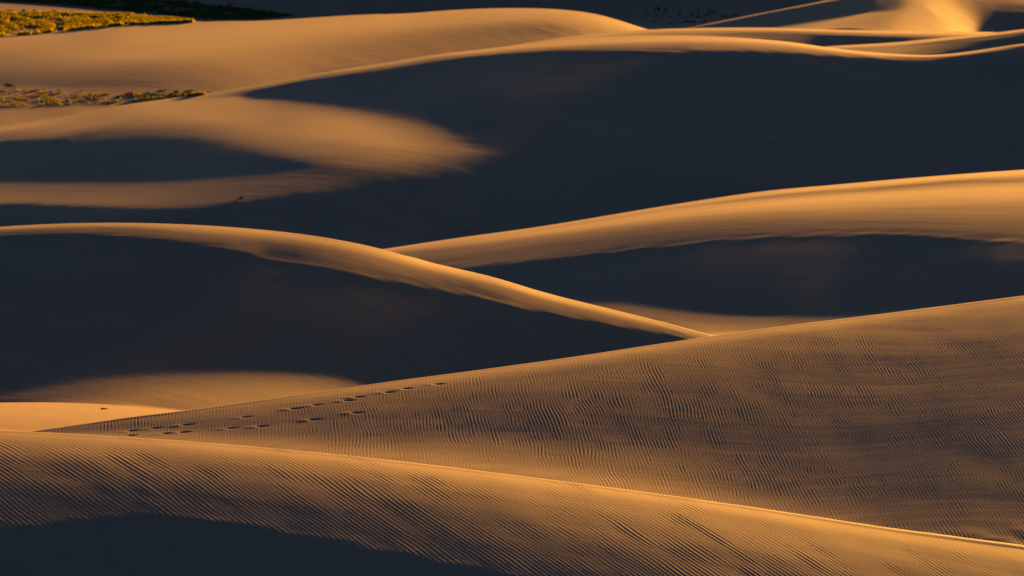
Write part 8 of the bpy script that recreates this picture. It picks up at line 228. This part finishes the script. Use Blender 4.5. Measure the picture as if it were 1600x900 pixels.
cuts = [0] + [int(CREST[k] + .12 * (CREST[k + 1] - CREST[k])) for k in range(len(CREST) - 1)] + [NR - 1]
sandN = sand('rippled_sand', streak=.012, grain=.0012)
sandM = sand('wind_sand', lam=.12, amp=.0004, ang=.1, streak=.02)
sandE = sand('mid_sand', streak=.022, grain=.002)
sandF = sand('far_sand', streak=.05, grain=.003)

# where a sight line meets the ground, and the height of the ground (for standing things on the sand)
AG = np.linspace(-.115, .115, 300)
_, YG, ZG = resample(AG, np.arange((NR - 1) * 4 + 1) / 4.)
LG = np.log(YG); TG = (ZG - CZ) / YG
def column(a):
    c = float(np.clip(np.interp(a, AG, np.arange(300)), 0, 298.999)); i = int(c); f = c - i
    return TG[:, i] * (1 - f) + TG[:, i + 1] * f, LG[:, i] * (1 - f) + LG[:, i + 1] * f
def place(u, v):
    a = (u - 800) / HALF; cu = (450 - v) / HALF; dd = math.cos(PITCH) + cu * math.sin(PITCH)
    a /= dd; t = (-math.sin(PITCH) + cu * math.cos(PITCH)) / dd
    tc, ec = column(a); r = max(1, int(np.argmax(tc >= t)))
    g = min(1, max(0, (t - tc[r - 1]) / (tc[r] - tc[r - 1] + 1e-12)))
    y = math.exp(ec[r - 1] * (1 - g) + ec[r] * g)
    return a * y, y, t * y + CZ
def ground(x, y):
    tc, ec = column(x / y)
    return float(np.interp(math.log(y), ec, tc)) * y + CZ

# nearest dune: every ripple is modelled
st_ = [0] + list(range(cuts[0] + 1, cuts[1] + 1))
e0 = EL[:, int(np.argmin(abs(A)))]
rv = int(np.searchsorted(e0, math.log(82)))
rows = np.concatenate([np.arange(0, rv).astype(float), rows_between(rv, cuts[1], .05)])
ac = cols(10)
X, Y, Z = resample(ac, rows)
env = .8 + .4 * vn(X * .35, Y * .25, 90) + .25 * vn(X * .9, Y * .5, 93)
Z = Z + 0.0018 * env * ripples(X, Y, .115, math.atan2(1, 2.1), 10) + .003 * vn(X * 1.1, Y * .7, 44) + .006 * vn(X * .35, Y * .3, 45)
grid_object('sand_dune', X, Y, Z, sandN)
# second dune with the footprints
ra, rb = cuts[1], cuts[2]
i1 = int(np.searchsorted(e0, math.log(122)))
rows = np.concatenate([np.arange(ra, i1).astype(float), rows_between(i1, rb, .065)])
X, Y, Z = resample(ac, rows)
env = .85 + .4 * vn(X * .3, Y * .12, 91) + .3 * vn(X * .8, Y * .3, 94)
rp = ripples(X, Y, .092, .05, 20, warp=1.2, defects=1.0)
lo = np.clip((136 + .25 * X - Y) / 10, 0, 1)                     # rough apron at the foot of the slope
Z = Z + .0012 * env * rp + .003 * vn(X * .9, Y * .35, 46) + .004 * vn(X * .3, Y * .2, 47)
Z = Z + lo * (.018 * vn(X * 1.2 + .5 * Y, Y * .7, 48) + .012 * vn(X * 3, Y * 1.5, 49))
PRINTS = [(211, 673), (209, 680), (245, 669), (290, 664), (291, 675), (263, 677), (366, 669), (381, 652), (459, 639), (413, 666),
          (495, 633), (542, 626), (565, 620), (607, 613), (639, 607), (690, 600), (488, 656), (560, 645)]
rnd = random.Random(4)
for n_, (u, v) in enumerate(PRINTS):
    px, py, pz = place(u, v); s = rnd.uniform(.55, 1.05); px += rnd.uniform(-.08, .08)
    dx = X - px; dy = Y - py; near = (abs(dx) < 1.2) & (abs(dy) < 1.2)
    d1 = (dx[near] / .15) ** 2 + (dy[near] / .13) ** 2
    d2 = ((dx[near] + .27) / .2) ** 2 + (dy[near] / .2) ** 2
    Z[near] += -.023 * s * np.exp(-d1 ** 1.5) + .008 * s * np.exp(-d2)
grid_object('sand_dune', X, Y, Z, sandN)
# the other dunes
for k in range(2, len(cuts) - 1):
    f = 5 if k < 6 else 4
    rows = np.arange(cuts[k] * 4, cuts[k + 1] * 4 + 1) / 4.
    X, Y, Z = resample(cols(f), rows)
    grid_object('sand_dune', X, Y, Z, sandM if k < 5 else sandE if k == 5 else sandF)
# hill under the camera and the plain beyond everything
gx, gy = np.meshgrid(np.linspace(-90, 90, 60), np.linspace(-90, 52, 60))
gz = CZ - 1.75 - .17 * np.abs(gy) ** 1.0 * np.where(gy > 0, 1, .35) - .0012 * gx ** 2
grid_object('sand_dune', gx, gy, gz, sandN)
gx, gy = np.meshgrid(np.linspace(-14000, 14000, 60), np.linspace(-8000, 20000, 60))
grid_object('ground', gx, gy, gx * 0 + CZ - 150, sandF)

# ------------------------------------------------------------------ plants
def leafmat(name, base, trans, alt=None, var=.35):
    m = bpy.data.materials.new(name); m.use_nodes = True; nt = m.node_tree; lk = nt.links.new
    for n in list(nt.nodes): nt.nodes.remove(n)
    out = node(nt, 'ShaderNodeOutputMaterial'); ds = node(nt, 'ShaderNodeBsdfDiffuse'); tr = node(nt, 'ShaderNodeBsdfTranslucent'); mix = node(nt, 'ShaderNodeMixShader')
    tc = node(nt, 'ShaderNodeTexCoord'); no = node(nt, 'ShaderNodeTexNoise'); no.inputs['Scale'].default_value = .25; no.inputs['Detail'].default_value = 4
    lk(tc.outputs['Object'], no.inputs['Vector']); mx = node(nt, 'ShaderNodeMix', data_type='RGBA'); lk(no.outputs['Fac'], mx.inputs[0])
    mx.inputs[6].default_value = (*[c * (1 - var) for c in base], 1); mx.inputs[7].default_value = (*[min(1, c * (1 + var)) for c in (alt or base)], 1)
    no.inputs['Scale'].default_value = .12 if alt else .25; no.inputs['Roughness'].default_value = .75
    lk(mx.outputs[2], ds.inputs[0]); lk(mx.outputs[2], tr.inputs[0]); mix.inputs[0].default_value = trans
    lk(ds.outputs[0], mix.inputs[1]); lk(tr.outputs[0], mix.inputs[2]); lk(mix.outputs[0], out.inputs[0])
    return m
goldgrass = leafmat('golden_grass', (.22, .29, .02), .5, (.42, .32, .012))
greengrass = leafmat('green_grass', (.13, .19, .055), .3)
scrubgrass = leafmat('scrub_grass', (.2, .24, .03), .45, (.34, .26, .03))
shrubleaf = leafmat('shrub_leaf', (.035, .045, .02), .15)
wood = leafmat('dry_wood', (.10, .075, .05), 0)
palewood = leafmat('pale_wood', (.42, .38, .33), 0)

def mesh_from(name, verts, faces, mat):
    me = bpy.data.meshes.new(name); me.from_pydata(verts, [], faces); me.update(); me.materials.append(mat); return me
def grass_field(name, spots, mat, label, cat='grass', rnd=random.Random(3)):
    """spots: (x, y, z, width, height) tufts of narrow bent blades"""
    V, Fc = [], []
    for x, y, z, wd, ht in spots:
        for _ in range(7):
            a = rnd.uniform(0, 2 * math.pi); r = wd * .5 * rnd.random() ** .5; bx, by = x + r * math.cos(a), y + r * math.sin(a)
            an = rnd.uniform(0, math.pi); w2 = wd * rnd.uniform(.06, .13); hx, hy = math.cos(an) * w2, math.sin(an) * w2
            lx, ly = rnd.uniform(-.35, .2) * ht, rnd.uniform(-.25, .25) * ht; h = ht * rnd.uniform(.55, 1.1); n = len(V)
            V += [(bx - hx, by - hy, z - .05), (bx + hx, by + hy, z - .05), (bx + hx * .8 + lx * .4, by + hy * .8 + ly * .4, z + h * .6),
                  (bx - hx * .8 + lx * .4, by - hy * .8 + ly * .4, z + h * .6), (bx + lx, by + ly, z + h)]
            Fc += [(n, n + 1, n + 2, n + 3), (n + 3, n + 2, n + 4)]
    o = bpy.data.objects.new(name, mesh_from(name, V, Fc, mat)); col.objects.link(o)
    return tag(o, label, cat, kind='stuff')
def tufts(n, u0, u1, vtop, vbot, wd, ht, seed, dens=None):
    r = random.Random(seed); out = []
    while len(out) < n:
        u = r.uniform(u0, u1); a, b = vtop(u), vbot(u)
        if b <= a: continue
        v = r.uniform(a, b)
        if dens and r.random() > dens(u, v): continue
        x, y, z = place(u, v); s = r.uniform(.6, 1.3)
        out.append((x, y, z, wd * s, ht * s))
    return out
lerp = lambda pts: (lambda u: float(np.interp(u, [p[0] for p in pts], [p[1] for p in pts])))
def nz(u, v, s): return float(vn(np.array(u / 18.), np.array(v / 5.), s))

def shrub_mesh(seed, flat):
    """low rounded desert shrub: twigs from one root with leaf clumps through an uneven crown"""
    r = random.Random(seed); V, Fc = [], []
    lobes = [(r.uniform(-.32, .32), r.uniform(-.3, .3), r.uniform(.3, .62) * flat, r.uniform(.2, .36)) for _ in range(6)]
    for _ in range(420):
        lx, ly, lz, lr = r.choice(lobes); d = Vector((r.gauss(0, 1), r.gauss(0, 1), r.gauss(0, 1))).normalized() * lr * r.random() ** .4
        p = Vector((lx + d.x, ly + d.y, max(.02, lz + d.z * .8 * flat))); s = r.uniform(.035, .075)
        a = Vector((r.gauss(0, 1), r.gauss(0, 1), r.gauss(0, 1))).normalized(); b = a.orthogonal().normalized(); c = a.cross(b); n = len(V)
        V += [tuple(p + b * s), tuple(p + c * s * .6), tuple(p - b * s), tuple(p - c * s * .6)]; Fc.append((n, n + 1, n + 2, n + 3))
    return V, Fc
def twig_mesh(seed, flat):
    r = random.Random(seed + 50); V, Fc = [], []
    for _ in range(14):
        a = r.uniform(0, 2 * math.pi); l = r.uniform(.3, .5); e = Vector((math.cos(a) * l * .8, math.sin(a) * l * .8, r.uniform(.25, .6) * flat)); s = .014
        n = len(V); V += [(-s, 0, -.1), (s, 0, -.1), (0, s * 1.6, -.1), tuple(e)]; Fc += [(n, n + 1, n + 3), (n + 1, n + 2, n + 3), (n + 2, n, n + 3)]
    return V, Fc
shrub_data = []
for i in range(5):
    fl = (.75, .9, .6, 1.0, .7)[i]
    shrub_data.append((mesh_from('foliage', *shrub_mesh(i, fl), shrubleaf), mesh_from('stem', *twig_mesh(i, fl), wood)))
def shrub(u, v, wpx, hpx, label, group=None, name='shrub', cat='shrub'):
    x, y, z = place(u, v); m = y / HALF; i = int(u * 7 + v * 3) % 5; root = bpy.data.objects.new(name, None); col.objects.link(root)
    root.empty_display_size = .2; root.location = (x, y, z - .03); root.rotation_euler = (0, 0, (u * 13 + v) % 6.28); root.scale = (wpx * m, wpx * m, hpx * m * 1.35)
    for nm, me in zip(('foliage', 'stem'), shrub_data[i]):
        o = bpy.data.objects.new(nm, me); col.objects.link(o); o.parent = root
    tag(root, label, cat, group); return root

# --- golden meadow at the far left
mt, mb = lerp([(0, 18), (60, 20), (120, 21), (200, 22.5), (260, 28), (300, 33)]), lerp([(0, 58), (100, 49), (200, 39), (300, 35)])
grass_field('meadow_grass', tufts(5200, 0, 300, mt, mb, 1.7, .9, 1, lambda u, v: 1.0 if nz(u, v, 3) > -.25 else .08), goldgrass,
            'golden yellow grass meadow glowing in low sun at the far left behind the dunes')
gt = lerp([(-40, -12), (190, -6), (300, 5), (380, 14), (480, 28)])
grass_field('hillside_grass', tufts(5500, -40, 480, gt, lerp([(-40, -3), (0, 1), (100, 8), (200, 17), (260, 24), (300, 30), (400, 30), (430, 27), (480, 20)]), 2.6, .9, 2, lambda u, v: .95 if nz(u, v, 5) > -.3 else .3), greengrass,
            'dark green grass covering the shaded hillside above the golden meadow')
# --- scrub strip between the two dunes on the left
st_t, st_b = lerp([(0, 139), (60, 141), (150, 146), (240, 147), (330, 146)]), lerp([(0, 167), (120, 164), (200, 160), (300, 150), (330, 147)])
grass_field('scrub_grass', tufts(620, 0, 318, st_t, st_b, .8, .36, 6, lambda u, v: .9 if nz(u * 1.6, v * 1.3, 8) > .05 else .06), scrubgrass,
            'sparse yellow green tufts scattered over the sandy strip at the foot of the far left dune')
g1 = 'shrubs in the sandy strip below the far left dune'
for u, v, wd, hh_, lab in [
    (15, 136, 19, 5, 'low dark shrub on a bright hummock, highest at the left end of the scrub'),
    (5, 144, 14, 4, 'flat dark shrub cut by the left edge of the picture, in the scrub strip'),
    (254, 143, 17, 5, 'dark shrub trailing a long shadow leftward, just left of the pale hummocks'),
    (275, 146, 12, 4.5, 'dark shrub with yellow tufts at its right, between two darker shrubs'),
    (297, 143.5, 16, 4, 'wide dark shrub on a pale hummock close to the lit dune crest'),
    (296, 147, 11, 3.5, 'small dark green shrub right below the widest one near the dune crest'),
    (311, 145, 9, 3.5, 'small dark shrub second from the right end of the scrub strip'),
    (327, 144.5, 8, 3, 'tiny dark shrub standing alone at the right end of the scrub strip')]:
    shrub(u, v, wd, hh_, lab)
for u, v, wd in [(22, 139, 9), (50, 143, 11), (66, 140, 6), (57, 141, 7), (79, 145, 6), (92, 143, 5), (112, 150, 6), (120, 150, 6), (128, 142, 5), (168, 147, 6),
                 (201, 146.5, 10), (206, 147, 6), (231, 147, 11), (228, 151, 8), (256, 147.5, 5), (272, 150, 5), (284, 149, 6), (40, 157, 8), (88, 158, 6), (8, 161, 8), (150, 152, 7), (185, 153, 6)]:
    shrub(u, v, wd, 3, 'small dark shrub among yellow tufts in the left half of the scrub strip' if u < 135 and v < 148 else
          'small dark shrub low in the scrub strip, toward the near lit sand' if v >= 149 else 'small dark shrub along the upper edge of the scrub strip, right half',
          g1 + (', left half' if u < 135 and v < 148 else ', low' if v >= 149 else ', right half'))
# --- dark bushes above the meadow, and along the edge of the green hillside
for u, v, wd, lab in [(14, 19, 14, 'darkest bush on the upper edge of the golden meadow, second from the left'),
                      (38, 19, 9, 'round dark bush third from the left at the upper edge of the golden meadow'),
                      (2, 22, 8, 'dark bush at the very left edge, at the top of the golden meadow'),
                      (54, 18, 12, 'low wide bush right of the round dark one at the top of the golden meadow'),
                      (84, 20, 8, 'small reddish bush at the sandy top edge of the golden meadow'),
                      (106, 37, 9, 'dark bush inside the golden meadow on its lower right side'),
                      (17, 45, 10, 'grey bush inside the golden meadow on its lower left side'),
                      (62, 46, 11, 'dark bush at the bottom of the golden meadow just above the dune crest')]:
    shrub(u, v, wd, 4.5, lab)
for u, v, wd in [(283, 4, 9), (305, 6, 12), (314, 8, 8), (326, 10, 8), (341, 11, 8), (347, 12, 9), (358, 10, 9), (364, 14, 7), (374, 16, 6), (380, 16, 8), (390, 14, 8),
                 (394, 17, 8), (400, 19, 6), (413, 20, 7), (424, 19, 6), (373, 21, 5), (398, 26, 5), (330, 14, 6), (290, 1, 8)]:
    e = 'upper left part' if u < 335 else 'middle part' if u < 385 else 'lower right end'
    shrub(u, v, wd, 4, 'dark bush in the ' + e + ' of the line edging the shaded green hillside', 'bushes along the edge of the green hillside, ' + e)
# --- shrubs in the shaded hollow right of the far crest
hol = [(1024, 36, 5), (1018, 36, 3), (1034, 39, 3), (1047, 37, 5), (1050, 38, 4), (1058, 37, 5), (1043, 38, 3), (1049, 29, 5), (1060, 26, 5), (1065, 28, 4), (1054, 34, 4), (1071, 35, 7),
       (1075, 37, 6), (1080, 35, 5), (1085, 36, 6), (1089, 28, 5), (1082, 26.5, 5), (1092, 20, 5), (1103, 25, 5), (1107, 24, 4), (1096, 29, 5), (1091, 27, 4), (1109, 20, 6), (1116, 22, 6),
       (1081, 20.5, 4), (1062, 19, 5), (1073, 29, 4), (1100, 35, 4), (1103, 34, 4), (1130, 28, 6), (1136, 28, 6), (1143, 27, 5), (1149, 26, 6), (1154, 26, 5), (1126, 24, 3), (1038, 22, 5),
       (1026, 26, 5), (1010, 22, 4), (1003, 33, 3), (1098, 37, 4), (1066, 37, 4), (1030, 17, 8), (1040, 17, 6), (1022, 17.5, 5), (1112, 31, 4), (1120, 29, 4)]
G2 = 'shrubs in the shaded hollow behind the crests'
own = {(1092, 20): 'dark shrub left of the two topmost round ones in the shaded hollow', (1109, 20): 'topmost round dark shrub at the upper right of the shaded hollow',
       (1116, 22): 'round dark shrub just right of and below the topmost one in the shaded hollow', (1071, 35): 'widest dark shrub low in the middle of the shaded hollow, above the crest line',
       (1024, 36): 'dark shrub farthest left of the larger ones, low in the shaded hollow', (1030, 17): 'long flat dark patch of shrub highest on the left of the shaded hollow',
       (1154, 26): 'dark shrub at the far right of the hollow beside the pale ridge line', (1003, 33): 'tiny lone shrub farthest left in the shaded hollow'}
for u, v, wd in hol:
    lab = own.get((u, v))
    if lab is None:
        lab = ('small dark shrub in the row beside the pale ridge line right of the hollow' if u >= 1118 else
               'small dark shrub low in the shaded hollow just above the golden crest' if v >= 33 else
               'small dark shrub on the left side of the shaded hollow, high above the crest' if u < 1050 else
               'small dark shrub halfway up the middle of the shaded hollow')
        shrub(u, v, wd, max(2.5, wd * .75), lab, G2 + (', by the ridge' if u >= 1118 else ', low' if v >= 33 else ', left' if u < 1050 else ', middle'))
    else: shrub(u, v, wd, max(2.5, wd * .75), lab)

# ------------------------------------------------------------------ bits lying on the sand
def stick(name, u1, v1, u2, v2, rad, label, mat, forks=1):
    cx, cy, cz = place((u1 + u2) / 2, (v1 + v2) / 2); hx = (u2 - u1) / 2 / HALF * cy; hy = (v1 - v2) / 2 * cy / HALF * 4
    a = Vector((cx - hx, cy - hy, ground(cx - hx, cy - hy) + rad * .6)); b = Vector((cx + hx, cy + hy, ground(cx + hx, cy + hy) + rad))
    V, Fc = [], []
    def rod(p, q, r1, r2):
        d = (q - p).normalized(); s = d.orthogonal().normalized(); t = d.cross(s); n = len(V)
        mid = (p + q) / 2 + s * (q - p).length * .04
        for c, r in ((p, r1), (mid, (r1 + r2) / 2), (q, r2)):
            for k in range(6): an = k * math.pi / 3; V.append(tuple(c + (s * math.cos(an) + t * math.sin(an)) * r))
        for j in range(2):
            for k in range(6): Fc.append((n + j * 6 + k, n + j * 6 + (k + 1) % 6, n + (j + 1) * 6 + (k + 1) % 6, n + (j + 1) * 6 + k))
        Fc.append(tuple(n + k for k in range(5, -1, -1))); Fc.append(tuple(n + 12 + k for k in range(6)))
    rod(a, b, rad, rad * .5)
    for i in range(forks):
        p = a.lerp(b, .4 + .2 * i); L_ = (b - a).length * .35
        rod(p, p + (b - a).normalized() * L_ * .7 + Vector((0, 0, L_ * .45)), rad * .6, rad * .25)
    me = mesh_from(name, V, Fc, mat); o = bpy.data.objects.new(name, me); col.objects.link(o); return tag(o, label, 'stick')
stick('dry_stalk', 1200, 224.5, 1216, 220, .05, 'thin pale dry stalk lying on the large shaded slope at upper right', palewood, 0)
stick('dry_stalk', 720, 361, 735, 359, .03, 'short pale stalk low on the shaded slope just left of the right middle crest', palewood, 0)
stick('dead_twig', 158, 639.5, 168, 639, .022, 'dark twig on the bright gold sand wedge at lower left', wood, 0)
x, y, z = place(377, 310)
r = random.Random(8); V = []; Fc = []
n1, n2 = 7, 10
for i in range(n1 + 1):
    for j in range(n2):
        th = math.pi * i / n1; ph = 2 * math.pi * j / n2; q = .15 * (1 + .12 * math.sin(3 * ph + th * 2))
        V.append((q * 1.4 * math.sin(th) * math.cos(ph), q * math.sin(th) * math.sin(ph), q * .7 * math.cos(th)))
for i in range(n1):
    for j in range(n2): Fc.append((i * n2 + j, (i + 1) * n2 + j, (i + 1) * n2 + (j + 1) % n2, i * n2 + (j + 1) % n2))
o = bpy.data.objects.new('stone', mesh_from('stone', V, Fc, palewood)); col.objects.link(o); o.location = (x, y, z + .08)
tag(o, 'small grey stone in the dim band of sand below the tongue of light', 'stone')
